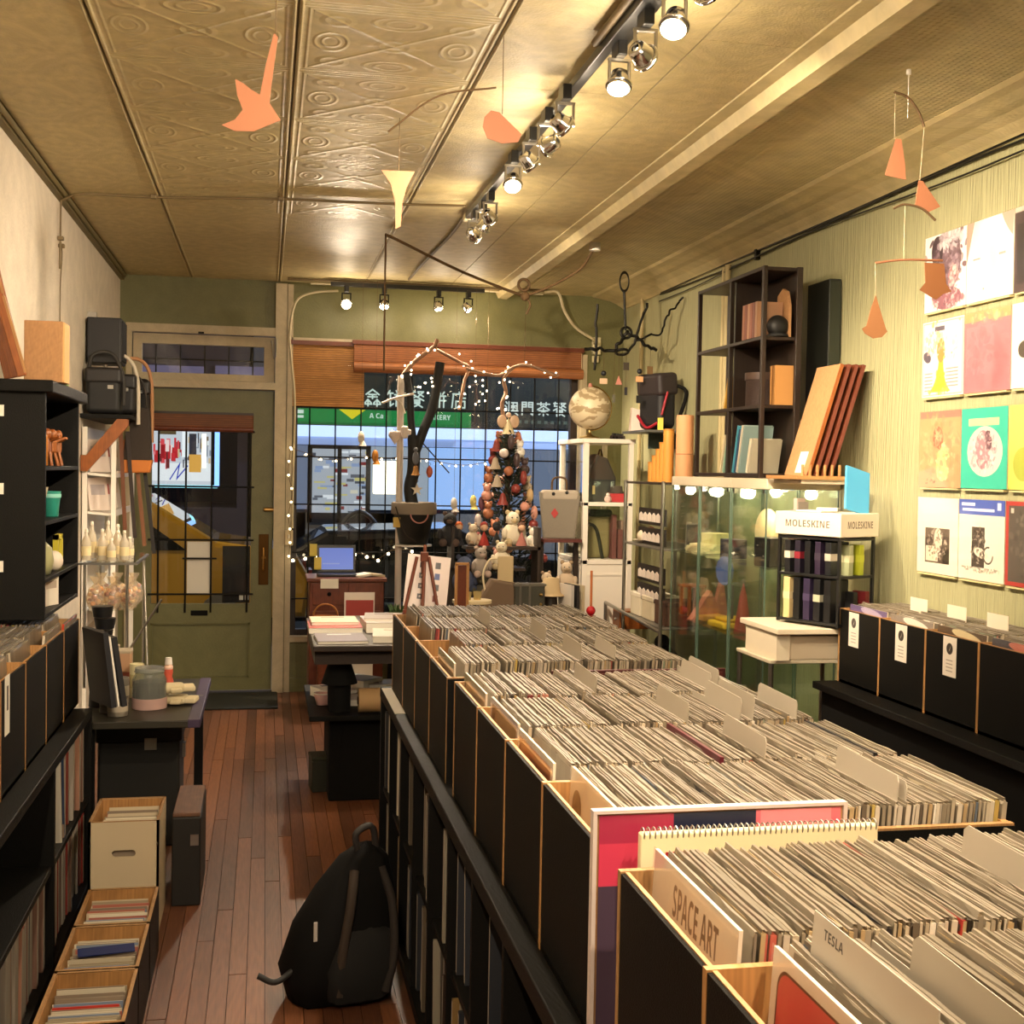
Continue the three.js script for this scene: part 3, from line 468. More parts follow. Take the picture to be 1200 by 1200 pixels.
// ---------------------------------------------------------------- the long centre table
const BX0 = 0.494, BX1 = 1.2, BB = 0.787, BT = 1.09;
{
  const b = T('shelf_unit', 'long low black shelf unit carrying the centre record bins', 'shelving', null, [0, 0, 0]);
  const x0 = 0.452, x1 = 1.24, z0 = -4.86, z1 = -0.45;
  P('top_board', rb(x1 - x0, 0.04, z1 - z0, 0.004, (x0 + x1) / 2, 0.767, (z0 + z1) / 2), MAT.black, b);
  P('bottom_board', rb(x1 - x0, 0.04, z1 - z0, 0.004, (x0 + x1) / 2, 0.03, (z0 + z1) / 2), MAT.black, b);
  P('middle_shelf', rb(x1 - x0 - 0.02, 0.02, z1 - z0 - 0.05, 0.003, (x0 + x1) / 2 + 0.005, 0.39, (z0 + z1) / 2), MAT.black, b);
  P('spine_panel', bc(0.83, 0.845, 0.05, 0.747, z0 + 0.02, z1 - 0.02), MAT.black, b);
  for (let i = 0; i <= 12; i++) P('upright', rb(x1 - x0 - 0.005, 0.7, i === 0 || i === 12 ? 0.035 : 0.018, 0.002, (x0 + x1) / 2, 0.399, z0 + 0.02 + i * (z1 - z0 - 0.04) / 12), MAT.black, b);
  S('cream_strip', 'thin cream strip lying on the end of the long black shelf', 'paper', rb(0.038, 0.003, 0.5, 0.001, 0.472, 0.789, -4.55), MAT.paper);  // thin pale strip on the black ledge at its window end
}
// bins: open-topped plywood boxes, black outside, raw inside
function binUnit(label, x0, x1, y0, y1, zs, frontSide, open = 0) {
  const b = T('record_bin', label, 'bin', null, [0, 0, 0]), z0 = zs[0], z1 = zs[zs.length - 1], t = 0.012;
  const fx = frontSide < 0 ? x0 : x1, bxk = frontSide < 0 ? x1 : x0, s = frontSide < 0 ? 1 : -1;
  for (let i = 0; i < zs.length - 1; i++) { // black face of each compartment, raw inside
    P('front_panel', bc(fx, fx + s * 0.006, y0, y1 - 0.002, zs[i] + 0.005, zs[i + 1] - 0.005), MAT.black, b);
    P('front_lining', uvm(bc(fx + s * 0.006, fx + s * t, y0, y1, zs[i] + 0.006, zs[i + 1] - 0.006)), MAT.ply, b);
  }
  P('back_panel', uvm(bc(bxk, bxk - s * t, y0, y1, z0, z1)), MAT.ply, b);
  P('bottom_panel', uvm(bc(x0, x1, y0, y0 + t, z0, z1)), MAT.ply, b);
  zs.forEach((z, i) => P(i === 0 || i === zs.length - 1 ? 'end_panel' : 'divider_panel', uvm(bc(fx - s * 0.001, bxk, y0, y1 + 0.001, z - 0.006, z + 0.006)), i === 0 || i === zs.length - 1 ? MAT.plyEdge : MAT.ply, b));
  P('end_skin', bc(x0, x1, y0, y1 - 0.003, z0 - 0.008, z0 - 0.0055), MAT.black, b); P('end_skin', bc(x0, x1, y0, y1 - 0.003, z1 + 0.0055, z1 + 0.008), MAT.black, b);
  return b;
}
const lin = (a, b, n) => Array.from({ length: n + 1 }, (_, i) => a + (b - a) * i / n);
const U1 = lin(-4.8, -3.34, 4), U2 = lin(-3.2, -1.8, 4), U3 = lin(-1.655, -0.62, 3);
binUnit('black record bin at the window end of the centre shelf', BX0, BX1, BB, BT - 0.012, U1, -1);
binUnit('black record bin in the middle of the centre shelf', BX0, BX1, BB, BT, U2, -1);
binUnit('black record bin with the white SPACE ART record in front', BX0, BX1, BB, BT, U3, -1);
const LAB = { a: 'plastic-sleeved record packed behind the white SPACE ART record', b: 'plastic-sleeved record packed behind the red front record', c: 'plastic-sleeved record packed behind the white cover with brown disc', d: 'plastic-sleeved record packed behind the orange front cover' };
const midz = (u, i) => (u[i] + u[i + 1]) / 2;
const starts = { 10: 0.545, 11: 0.52, 12: 0.53, 20: 0.52, 21: 0.53, 22: 0.545, 23: 0.565, 30: 0.6, 31: 0.61 };
U1.slice(0, -1).forEach((_, i) => fillBin({ x0: i === 2 ? 0.58 : 0.53, x1: 1.17, z: midz(U1, i), y: BB + 0.013, gap: 0.003 }));
fillBin({ x0: 0.525, x1: 1.17, z: midz(U2, 0), y: BB + 0.013 });
fillBin({ x0: 0.532, x1: 1.17, z: midz(U2, 1), y: BB + 0.013 });
fillBin({ x0: 0.524, x1: 1.175, z: midz(U2, 2), y: BB + 0.013, label: LAB.d, group: 'records behind the orange cover' });
fillBin({ x0: 0.545, x1: 1.18, z: midz(U2, 3), y: BB + 0.02, single: true, label: LAB.c, group: 'records behind the brown disc cover' });
fillBin({ x0: 0.54, x1: 1.18, z: midz(U3, 0), y: BB + 0.02, single: true, label: LAB.a, group: 'records behind the SPACE ART cover' });
fillBin({ x0: 0.574, x1: 1.18, z: midz(U3, 1), y: BB + 0.018, single: true, label: LAB.b, group: 'records behind the red cover' });
fillBin({ x0: 0.53, x1: 1.18, z: midz(U3, 2), y: BB + 0.013 });
console.log('single records', singles);
// covers that face the aisle
coverRecord('white SPACE ART record at the front of its bin', [0.527, BB + 0.026, midz(U3, 0)], 0.05, (c, w, h) => {
  c.fillStyle = '#cfc3ac'; c.fillRect(0, 0, w, h); c.fillStyle = '#4a3a30'; c.save(); c.translate(w * 0.27, h * 0.2); c.scale(0.66, 1.15); c.font = 'bold 62px sans-serif'; c.fillText('SPACE ART', 0, 0); c.restore();
  c.fillStyle = '#3c3228'; c.beginPath(); c.arc(w * 0.86, h * 0.29, w * 0.085, 0, 7); c.fill(); c.strokeStyle = '#8a7a66'; c.lineWidth = 6; for (let i = 0; i < 4; i++) { c.beginPath(); c.moveTo(w * 0.8, h * (0.28 + i * 0.025)); c.lineTo(w * 0.92, h * (0.26 + i * 0.025)); c.stroke(); }
});
coverRecord('red record with white border at the front of its bin', [0.553, BB + 0.02, midz(U3, 1)], 0.06, (c, w, h) => { c.fillStyle = '#dccdb6'; c.fillRect(0, 0, w, h); c.fillStyle = '#3a1512'; c.beginPath(); c.roundRect(w * 0.05, h * 0.05, w * 0.9, h * 0.9, 30); c.fill(); c.fillStyle = '#c23c40'; c.beginPath(); c.roundRect(w * 0.06, h * 0.06, w * 0.88, h * 0.88, 28); c.fill(); c.strokeStyle = '#e8a898'; c.lineWidth = 5; c.strokeRect(w * 0.2, h * 0.26, 16, 26); });
coverRecord('white record with brown disc at the front of its bin', [0.53, BB + 0.024, midz(U2, 3)], 0.05, (c, w, h) => { c.fillStyle = '#d8c6a4'; c.fillRect(0, 0, w, h); c.fillStyle = '#5a4423'; c.beginPath(); c.arc(w * 0.16, h * 0.2, w * 0.1, 0, 7); c.fill(); c.fillStyle = '#6d5630'; c.beginPath(); c.arc(w * 0.16, h * 0.2, w * 0.07, 0, 7); c.fill(); c.fillStyle = '#a04a2a'; c.fillRect(w * 0.5, h * 0.12, 14, 20); c.fillRect(w * 0.44, h * 0.3, 10, 12); });
coverRecord('orange brown record with white edges at the front of its bin', [0.511, BB + 0.02, midz(U2, 2)], 0.03, (c, w, h) => { c.fillStyle = '#e6dccb'; c.fillRect(0, 0, w, h); c.fillStyle = '#a3623a'; c.fillRect(w * 0.04, h * 0.04, w * 0.9, h * 0.92); c.fillStyle = '#b9783f'; c.fillRect(w * 0.04, h * 0.04, w * 0.3, h * 0.4); c.fillStyle = '#7b4a30'; c.fillRect(w * 0.4, h * 0.1, w * 0.5, h * 0.06); });
coverRecord('dark brown record with pale frame at the front of its bin', [0.514, BB + 0.02, midz(U2, 1)], 0.04, (c, w, h) => { c.fillStyle = '#b7b3b8'; c.fillRect(0, 0, w, h); c.fillStyle = '#3a2e22'; c.fillRect(w * 0.05, h * 0.04, w * 0.9, h * 0.92); });
coverRecord('beige record standing first in the bin by the gap', [0.51, BB + 0.02, midz(U2, 0)], 0.03, (c, w, h) => { c.fillStyle = '#b5a88f'; c.fillRect(0, 0, w, h); c.fillStyle = '#8d7d64'; c.fillRect(0, h * 0.55, w, h * 0.45); c.fillStyle = '#6a5a44'; c.beginPath(); c.arc(w * 0.6, h * 0.4, w * 0.2, 0, 7); c.fill(); });
coverRecord('pale crinkled record first in the bin before the gap', [0.51, BB + 0.014, midz(U1, 3)], 0.03, (c, w, h) => { c.fillStyle = '#c3b8a3'; c.fillRect(0, 0, w, h); c.fillStyle = '#988a72'; c.fillRect(w * 0.1, h * 0.5, w * 0.8, h * 0.3); });
// the tall framed sheet in the gap between two bins, with a spiral pad before it
{
  const t = T('framed_poster', 'pink and navy poster in a pale frame between two record bins', 'poster', null, [0.675, 0.789, -1.735]);
  P('frame', [bc(-0.2, -0.194, 0.006, 0.36, -0.012, 0.004), bc(0.194, 0.2, 0.006, 0.36, -0.012, 0.004), bc(-0.2, 0.2, 0.36, 0.365, -0.012, 0.004), bc(-0.2, 0.2, 0, 0.006, -0.012, 0.004)], M('#c9b9b0', 0.4), t);
  P('print', facePlane(0.38, 0.35, 0, 0.182, 0.001), printed(400, 380, (c, w, h) => { c.fillStyle = '#d86a78'; c.fillRect(0, 0, w, h); c.fillStyle = '#a02a48'; c.fillRect(0, 0, w * 0.3, h * 0.3); c.fillStyle = '#18203a'; c.fillRect(w * 0.3, 0, w * 0.34, h * 0.2); c.fillStyle = '#c43a54'; c.fillRect(0, h * 0.12, w * 0.16, h * 0.5); c.fillStyle = '#4a3a4a'; c.fillRect(0, h * 0.3, w * 0.12, h * 0.6); c.fillStyle = '#e88a92'; c.fillRect(w * 0.66, 0, w * 0.3, h * 0.14); }), t);
  P('backing', bc(-0.195, 0.195, 0.002, 0.362, -0.011, -0.001), MAT.carton, t);
  const n = T('spiral_pad', 'cream spiral pad with small red square before the pink poster', 'notepad', null, [0.72, 0.79, -1.698]);
  P('pages', rb(0.37, 0.34, 0.016, 0.003, 0, 0.17, 0), M('#e8d9ae', 0.6), n);
  P('cover_square', bx(0.045, 0.045, 0.002, -0.125, 0.29, 0.009), M('#a01820', 0.4), n);
  P('spiral_wire', Array.from({ length: 44 }, (_, i) => new THREE.TorusGeometry(0.009, 0.0012, 5, 10).rotateY(PI / 2).translate(-0.18 + i * 0.0084, 0.338, 0)), MAT.steel, n);
  const m = T('maroon_folder', 'maroon folder standing in the gap between two centre bins', 'folder', null, [1.02, 0.79, -3.27]);
  P('cover', [rb(0.5, 0.315, 0.012, 0.003, 0, 0.158, 0)], M('#4a1c1c', 0.4), m); P('pages', bx(0.48, 0.3, 0.006, 0.0, 0.156, 0.007), M('#5e2a26', 0.6), m);
}
// plastic divider tabs among the records
{
  const g = ext([[-0.15, 0], [-0.15, 0.345], [-0.143, 0.355], [0.06, 0.36], [0.07, 0.352], [0.07, 0.32], [0.155, 0.32], [0.155, 0]], 0.0015).rotateY(PI / 2);
  const m = M('#d2c8b6', 0.35, { transmission: 0.3, thickness: 0 }), names = ['between records behind the white cover with brown disc', 'between records behind the red front record', 'between records behind the white SPACE ART record', 'between records in the middle centre bin', 'between records in the window end centre bin'];
  const tabs = [[0.98, U2, 3, 0, 0.012], [0.995, U2, 3, 0, 0.002], [0.66, U3, 1, 1, 0.0], [0.93, U3, 0, 2, 0.01], [0.955, U3, 0, 2, 0.0], [0.9, U2, 2, 3, 0.0], [0.87, U2, 1, 3, 0.0], [0.99, U2, 1, 3, 0.008], [1.02, U2, 1, 3, 0.012], [1.07, U2, 0, 3, 0.012], [1.05, U2, 0, 3, 0.004], [1.12, U2, 1, 3, 0.0], [0.85, U1, 3, 4, 0.006], [0.83, U1, 2, 4, 0.01], [0.72, U1, 1, 4, 0.008], [0.95, U1, 3, 4, 0.0], [0.76, U2, 0, 3, 0.0]];
  for (const [x, u, i, k, dy] of tabs) { const s = S('divider_tab', 'cloudy plastic divider tab ' + names[k], 'divider', g, m, 'divider tabs ' + names[k], [x, BB + 0.013 + dy, midz(u, i)]); s.rotation.z = -0.09; }
  const tb = S('title_tab', 'plastic divider tab with printed band name before the red record stack', 'divider', new THREE.BoxGeometry(0.0015, 0.06, 0.26), printed(384, 90, (c, w, h) => { c.fillStyle = '#c9bfae'; c.fillRect(0, 0, w, h); c.fillStyle = '#3a342c'; c.font = 'bold 24px sans-serif'; c.fillText('TESLA', 40, 34); }), null, [0.603, 1.137, midz(U3, 1)]); tb.rotation.z = -0.08;
}
// dark jackets standing proud in the stacks
for (const [x, u, i, c, l] of [[0.8, U3, 0, '#1d1714', 'black record standing proud behind the SPACE ART record'], [0.81, U2, 2, '#5a1526', 'maroon record standing proud behind the orange cover'], [1.12, U2, 2, '#16161e', 'black record standing proud near the aisle end of its bin'], [0.795, U3, 0, '#b03a34', 'red record standing beside a proud black record']]) {
  const r = T('record', l, 'record', null, [x, BB + 0.024, midz(u, i)]); r.rotation.z = -0.1; P('jacket', jacketGeos[3], M(c, 0.35), r);
}
// ---------------------------------------------------------------- bins along the right-hand wall
const RZ = lin(-4.81, -2.05, 8);
binUnit('black record bin against the sage wall below the covers', 2.372, 2.66, 0.787, 1.095, RZ, -1);
{
  const b = T('shelf_unit', 'black base cabinet under the bin against the sage wall', 'shelving');
  P('top_board', rb(0.4, 0.03, 2.8, 0.004, 2.465, 0.772, -3.43), MAT.black, b); P('front_panel', bc(2.31, 2.325, 0, 0.757, -4.82, -2.03), MAT.blackMatt, b); P('end_panel', bc(2.31, 2.66, 0, 0.757, -4.83, -4.82), MAT.blackMatt, b);
}
for (let i = 0; i < 8; i++) fillBin({ x0: 2.425, x1: 2.645, z: midz(RZ, i), y: 0.8, gap: 0.004, lean: 0.05, label: 'plastic-sleeved record packed in the bin against the sage wall', group: 'records in the wall bin' });
for (let i = 0; i < 4; i++) coverRecord(['violet record facing out of the wall bin beside the notebooks', 'grey record with crumpled glossy wrap in the wall bin', 'brown record with cream blot in the wall bin', 'slate record with pink corner in the wall bin'][i], [2.395, 0.803, midz(RZ, i)], 0.06, (c, w, h) => {
  const pal = [['#6a5a86', '#b7a9c4', '#4a4466'], ['#8d8278', '#e9e2d6', '#5a5048'], ['#5d4c3c', '#d8c9a0', '#2d241c'], ['#4a4a52', '#c67a6a', '#25262c']][i];
  c.fillStyle = pal[0]; c.fillRect(0, 0, w, h); c.fillStyle = pal[1]; c.beginPath(); c.ellipse(w * 0.6, h * 0.06, w * 0.3, h * 0.05, 0.1, 0, 7); c.fill(); c.fillStyle = pal[2]; c.fillRect(w * 0.1, h * 0.1, w * 0.5, h * 0.3);
});
{
  const lab = printed(96, 160, (c, w, h) => { c.fillStyle = '#e8ded0'; c.fillRect(0, 0, w, h); c.fillStyle = '#3a342e'; c.beginPath(); c.arc(w / 2, h * 0.3, w * 0.24, 0, 7); c.fill(); c.fillStyle = '#e8ded0'; c.beginPath(); c.moveTo(w * 0.42, h * 0.4); c.lineTo(w * 0.6, h * 0.18); c.lineTo(w * 0.52, h * 0.32); c.fill(); c.fillStyle = '#a5978a'; for (let i = 0; i < 4; i++) c.fillRect(w * 0.25, h * (0.58 + i * 0.09), w * 0.5, 4); });
  const mk = (x, y, z, w, h, l, g, ry) => { const t = T('bin_label', l, 'label', g, [x, y, z]); const cd = P('card', bx(0.001, h, w), MAT.paper, t); P('print', facePlane(w, h, ry > 0 ? 0.001 : -0.001, 0, 0, ry), lab, cd); };
  for (let i = 0; i < 3; i++) mk(2.370, 1.02, midz(RZ, i) + [-0.04, 0.0, -0.005][i], 0.085, 0.14, 'white card with round black emblem on the wall bin', 'cards on the wall bin', -PI / 2);
  const tabm = M('#e3d5c0', 0.5);
  for (const [i, dz] of [[0, 0.15], [1, 0.08], [2, 0.0], [3, 0]]) S('title_tab', 'white divider tab standing up from the wall bin', 'divider', new THREE.BoxGeometry(0.0015, 0.09, 0.13), tabm, 'tabs of the wall bin', [2.55, 1.125, midz(RZ, i) + dz]);
}
// ---------------------------------------------------------------- bins along the left-hand wall
const LZ = lin(-5.1, -2.53, 7);
binUnit('black record bin against the cream wall', -1.01, -0.716, 0.697, 1.032, LZ, 1);
for (let i = 0; i < 7; i++) fillBin({ x0: -0.985, x1: i === 0 ? -0.76 : i === 1 ? -0.77 : -0.745, z: midz(LZ, i), y: 0.742, gap: 0.002, lean: 0.05, dir: -1, label: 'plastic-sleeved record packed in the bin against the cream wall', group: 'records in the bin by the cream wall' });
for (const [i, c, l] of [[0, '#c2452e', 'red orange record at the far corner of the cream wall bin'], [1, '#c9bda9', 'pale record lying askew on the cream wall bin']]) { const r = T('record', l, 'record', null, [i ? -0.748 : -0.742, i ? 0.75 : 0.742, midz(LZ, i)]); r.rotation.z = -0.06; P('jacket', jacketGeos[3], M(c, 0.35), r); P('plastic_sleeve', sleeveGeos[3][i], sleeveMats[0], r); }
{
  const t = T('bin_label', 'white card with dark print on the bin by the cream wall', 'label', null, [-0.7145, 0.955, midz(LZ, 3) + 0.1]); P('card', bx(0.001, 0.17, 0.065), MAT.paper, t); P('print', bx(0.0006, 0.07, 0.02, 0.001, 0.02, 0), M('#5a5048', 0.6), t);
  const b = T('shelf_unit', 'black two-tier shelf of records along the cream wall', 'shelving');
  const z0 = -5.0, z1 = -2.3, x0 = -1.01, x1 = -0.65;
  P('top_board', rb(x1 - x0, 0.035, z1 - z0, 0.004, (x0 + x1) / 2, 0.679, (z0 + z1) / 2), MAT.black, b);
  P('bottom_board', rb(x1 - x0, 0.03, z1 - z0, 0.004, (x0 + x1) / 2, 0.02, (z0 + z1) / 2), MAT.black, b);
  P('middle_shelf', rb(x1 - x0 - 0.01, 0.022, z1 - z0 - 0.03, 0.003, (x0 + x1) / 2 - 0.003, 0.345, (z0 + z1) / 2), MAT.black, b);
  for (const z of [z0 + 0.012, -4.14, -3.28, z1 - 0.012]) P('upright', rb(x1 - x0, 0.65, 0.024, 0.003, (x0 + x1) / 2, 0.34, z), MAT.black, b);
  P('back_panel', bc(x0, x0 + 0.006, 0.03, 0.665, z0, z1), MAT.blackMatt, b);
}
// records and books standing in the two shelf units, spine to the aisle
function shelved(z, y, x, t, h, d, col, label, group, tilt = 0) {
  const r = T('shelved_album', label, 'album', group, [x, y, z]); r.rotation.x = tilt;
  P('jacket', bx(d, h, t, 0, h / 2, 0), M(col, 0.5), r); P('spine', bx(0.0015, h * 0.96, t * 0.7, d / 2 * Math.sign(-x + 0.3), h / 2, 0), M('#8f8577', 0.6), r); return r;
}
{
  const pal = ['#9a6f5a', '#a98975', '#7a332a', '#9a9186', '#8d7867', '#664b3c', '#a39a8d', '#785a4d', '#aea497', '#593f3a', '#862a24', '#313842'], pn = ['salmon brown', 'rosy tan', 'brick red', 'grey', 'brown grey', 'brown', 'pale grey', 'dusty brown', 'off-white', 'dark plum', 'red', 'slate'];
  for (const [y, zs] of [[0.357, [-4.93, -4.2]], [0.036, [-4.94, -3.35]]]) {
    let z = zs[0], k = 0;
    while (z < zs[1]) { const t = rr(0.012, 0.035); if (!(Math.abs(z + 4.14) < 0.04)) shelved(z, y, -0.83 + rr(-0.015, 0.015), t, rr(0.265, 0.29), 0.3, pal[k = rnd() * 12 | 0], pn[k] + ' record sleeve standing on the black shelf along the cream wall', pn[k] + ' records on the shelf along the cream wall', rr(-0.03, 0.03)); z += t + rr(0.002, y > 0.3 ? 0.03 : 0.01); }
  }
  shelved(-4.45, 0.357, -0.81, 0.02, 0.285, 0.29, '#2a3a56', 'dark blue record leaning on the shelf along the cream wall', null, 0.14);
  shelved(-4.38, 0.358, -0.81, 0.012, 0.285, 0.29, '#cfcabc', 'white record leaning on the shelf along the cream wall', null, 0.14);
  const cp = ['#3a342c', '#6a6050', '#524738', '#7d7666', '#2e221b', '#454a50', '#755d37', '#23262c', '#5f5145'], cn = ['dark brown', 'khaki', 'umber', 'pale khaki', 'blackish brown', 'steel grey', 'ochre', 'charcoal', 'taupe'];
  for (const [y, za, zb, den] of [[0.402, -4.78, -2.3, 0.1], [0.052, -4.75, -2.2, 0.028]]) {
    let z = za, k = 0;
    while (z < zb) { const t = rr(0.006, 0.02); const bay = (z + 4.84) / 0.3642, f = bay - Math.floor(bay); if (f > 0.06 && f < 0.92) shelved(z, y, 0.64 + rr(-0.02, 0.03), t, rr(0.27, 0.313), 0.31, cp[k = rnd() * 9 | 0], cn[k] + ' record sleeve standing in the black shelf under the centre bins', cn[k] + ' records under the centre bins', rr(-0.08, 0.08)); z += t + rr(0.2, 1) * den; }
  }
  shelved(-3.55, 0.403, 0.635, 0.014, 0.31, 0.31, '#8a2430', 'red record standing in the black shelf under the centre bins', null, 0.04);
  for (const z of [-4.72, -4.55, -4.4]) shelved(z, 0.403, 0.63, 0.02, 0.312, 0.31, '#c9bda4', 'cream record set standing at the window end under the centre bins', 'cream records under the centre bins', 0.03);
}
{
  const pack = list => { const g = mergeGeometries(list.map(h => { for (const k of Object.keys(h.attributes)) if (!['position', 'normal', 'color'].includes(k)) h.deleteAttribute(k); return h; })); return g; };
  const o = T('packed_records', 'tightly packed plastic-sleeved records filling the farther bins', 'records'); o.userData.kind = 'stuff';
  P('jackets', pack(stuffJ), new THREE.MeshPhysicalMaterial({ vertexColors: true, roughness: 0.45 }), o).userData.kind = 'stuff';
  P('plastic_sleeves', pack(stuffS), new THREE.MeshPhysicalMaterial({ vertexColors: true, roughness: 0.32, transmission: 0.5, thickness: 0, clearcoat: 0.25, clearcoatRoughness: 0.3 }), o).userData.kind = 'stuff';
}
// ================================================================ ALONG THE CREAM WALL
{
  // black wall cabinet
  const c = T('wall_cabinet', 'black open wall cabinet above the cream wall bin', 'cabinet');
  const x0 = -1.015, x1 = -0.78, z0 = -5.53, z1 = -4.71, y0 = 1.075, y1 = 1.9;
  P('side_panel', rb(x1 - x0, y1 - y0, 0.022, 0.003, (x0 + x1) / 2, (y0 + y1) / 2, z1 - 0.011), MAT.black, c);
  P('side_panel', rb(x1 - x0, y1 - y0, 0.022, 0.003, (x0 + x1) / 2, (y0 + y1) / 2, z0 + 0.011), MAT.black, c);
  P('back_panel', bc(x0, x0 + 0.008, y0, y1, z0, z1), MAT.blackMatt, c);
  P('top_board', rb(0.27, 0.045, z1 - z0 + 0.06, 0.006, -0.885, y1 + 0.02, (z0 + z1) / 2), MAT.black, c);
  for (const y of [1.625, 1.425, 1.215, 1.085]) P('shelf_board', rb(x1 - x0, 0.016, z1 - z0 - 0.04, 0.003, (x0 + x1) / 2, y, (z0 + z1) / 2), MAT.black, c);
  for (const y of [1.83, 1.55, 1.27]) S('shelf_tag', 'small white tag on the end of the black wall cabinet', 'tag', bx(0.03, 0.04, 0.002, -0.936, y, z1 + 0.001), MAT.paper, 'tags on the wall cabinet');
  // what stands in it
  const bo = T('bottle', 'amber bottle on the upper shelf of the wall cabinet', 'bottle', null, [-0.83, 1.634, -4.86]);
  P('glass_body', lathe([[0.001, 0], [0.035, 0.002], [0.036, 0.1], [0.03, 0.12], [0.014, 0.135], [0.014, 0.155], [0.001, 0.156]]), M('#b8722a', 0.2), bo); P('cap', cy(0.016, 0.016, 0.02, 0, 0.165, 0), M('#2a1c12', 0.4), bo);
  for (let i = 0; i < 3; i++) { const d = T('wooden_figure', 'small jointed orange wooden figure on the wall cabinet shelf', 'figure', 'wooden figures in the wall cabinet', [-0.82, 1.634, -4.98 - i * 0.13], i); P('body', [rb(0.03, 0.05, 0.025, 0.008, 0, 0.075, 0), sp(0.018, 0, 0.122, 0, [1, 1.2, 1])], MAT.orangeWood, d); for (const s of [-1, 1]) { P('leg', bar([s * 0.01, 0.055, 0], [s * 0.02, 0.0, 0.01], 0.007), MAT.orangeWood, d); P('arm', bar([s * 0.015, 0.095, 0], [s * 0.05, 0.11, 0.02], 0.006), MAT.orangeWood, d); } }
  const cup = T('tumbler', 'teal ribbed tumbler on the middle shelf of the wall cabinet', 'cup', null, [-0.83, 1.434, -5.12]); P('body', lathe([[0.001, 0], [0.032, 0.001], [0.042, 0.1], [0.038, 0.1], [0.03, 0.008], [0.001, 0.007]]), M('#2f8c7c', 0.3), cup); P('band', lathe([[0.041, 0.075], [0.0425, 0.075], [0.0435, 0.09], [0.042, 0.09]]), M('#8fd0c4', 0.3), cup);
  const vs = T('paper_cone', 'pale paper cone bag on the middle shelf of the wall cabinet', 'bag', null, [-0.85, 1.434, -4.9]); P('cone', lathe([[0.001, 0], [0.025, 0.0], [0.05, 0.12], [0.047, 0.12], [0.02, 0.01]]), M('#d6c6a8', 0.7), vs); P('filling', sp(0.04, 0, 0.12, 0, [1, 0.5, 1]), M('#c07a4a', 0.6), vs);
  const yb = T('frame', 'yellow open picture frame on the lower cabinet shelf', 'picture frame', null, [-0.83, 1.224, -5.32], PI / 2); P('border', [bx(0.13, 0.02, 0.02, 0, 0.01, 0), bx(0.13, 0.02, 0.02, 0, 0.12, 0), bx(0.02, 0.13, 0.02, -0.055, 0.065, 0), bx(0.02, 0.13, 0.02, 0.055, 0.065, 0)], M('#cfc03a', 0.5), yb); P('backing', bx(0.11, 0.11, 0.006, 0, 0.065, -0.006), M('#2a2416', 0.7), yb);
  const ja = T('jar', 'rounded pale green jar on the lower cabinet shelf', 'jar', null, [-0.84, 1.224, -4.9]); P('body', lathe([[0.001, 0], [0.05, 0.002], [0.062, 0.05], [0.055, 0.1], [0.03, 0.125], [0.001, 0.126]]), M('#a9a87c', 0.35), ja); P('knob', sp(0.012, 0, 0.135, 0), M('#a9a87c', 0.35), ja);
  const eg = S('egg', 'white egg ornament beside the green cabinet jar', 'ornament', sp(0.035, -0.81, 1.262, -5.1, [1, 1.15, 1]), M('#e2d5c2', 0.4));
  for (let i = 0; i < 5; i++) { const k = T('postcard', 'white postcard standing on the bottom cabinet shelf', 'card', 'postcards in the wall cabinet', [-0.84 + i * 0.008, 1.094, -4.96 - i * 0.02], PI / 2 - 0.2 * (i - 2)); P('card', bx(0.09, 0.115, 0.002, 0, 0.057, 0), M(['#e8dfd0', '#d9cfbe'][i % 2], 0.6), k); P('print', bx(0.06, 0.03, 0.0005, 0, 0.08, 0.0014), M('#b4a392', 0.6), k); }
  // on top of it
  for (let i = 0; i < 3; i++) { const w = T('wooden_board', ['orange wooden board leaning on the wall above the black cabinet', 'narrow orange board leaning beside another above the cabinet', 'pale edged wooden board leaning above the black cabinet'][i], 'board', null, [-0.905 + i * 0.022, 1.955, -4.81 + i * 0.045]); w.rotation.z = [0.22, 0.24, 0.27][i]; P('plank', uvm(rb([0.07, 0.055, 0.03][i], [0.42, 0.38, 0.3][i], 0.018, 0.003, 0, [0.21, 0.19, 0.15][i], 0)), MAT.orangeWood, w); P('edge_strip', uvm(bx(0.008, [0.2, 0.16, 0.28][i], 0.02, [0.025, 0.02, 0.014][i], [0.3, 0.28, 0.15][i], 0.002)), i ? MAT.ply : M('#e0c9a4', 0.5), w); }
  const kb = T('carton', 'plain brown cardboard carton on the black wall cabinet', 'box', null, [-0.808, 1.943, -4.89]);
  P('body', uvm(rb(0.135, 0.225, 0.13, 0.003, 0, 0.1125, 0)), MAT.carton, kb); P('flap', uvm(bx(0.006, 0.22, 0.12, 0.07, 0.112, -0.004)), M('#d8a86a', 0.7), kb);
  for (let i = 0; i < 3; i++) { const b = T('game_box', ['pale blue patterned gift box behind the brown carton', 'red striped gift box behind the brown carton', 'green and yellow gift box behind the brown carton'][i], 'box', null, [-0.8, 1.943 + [0.123, 0.083, 0][i], -5.03]); P('body', rb(0.09, [0.055, 0.04, 0.082][i], 0.1, 0.004, 0, [0.028, 0.02, 0.041][i], 0), M(['#b9cfd0', '#c9a890', '#9aa86a'][i], 0.5), b); P('motif', bx(0.002, 0.03, 0.05, 0.046, 0.025, 0), M(['#78b0bc', '#c03a34', '#2a5a5e'][i], 0.5), b); }
  // bracket shelf farther down
  const s = T('bracket_shelf', 'dark shelf board on an orange wooden bracket by the cream wall', 'shelf');
  P('board', rb(0.27, 0.025, 1.12, 0.004, -0.885, 1.91, -7.81), MAT.black, s);
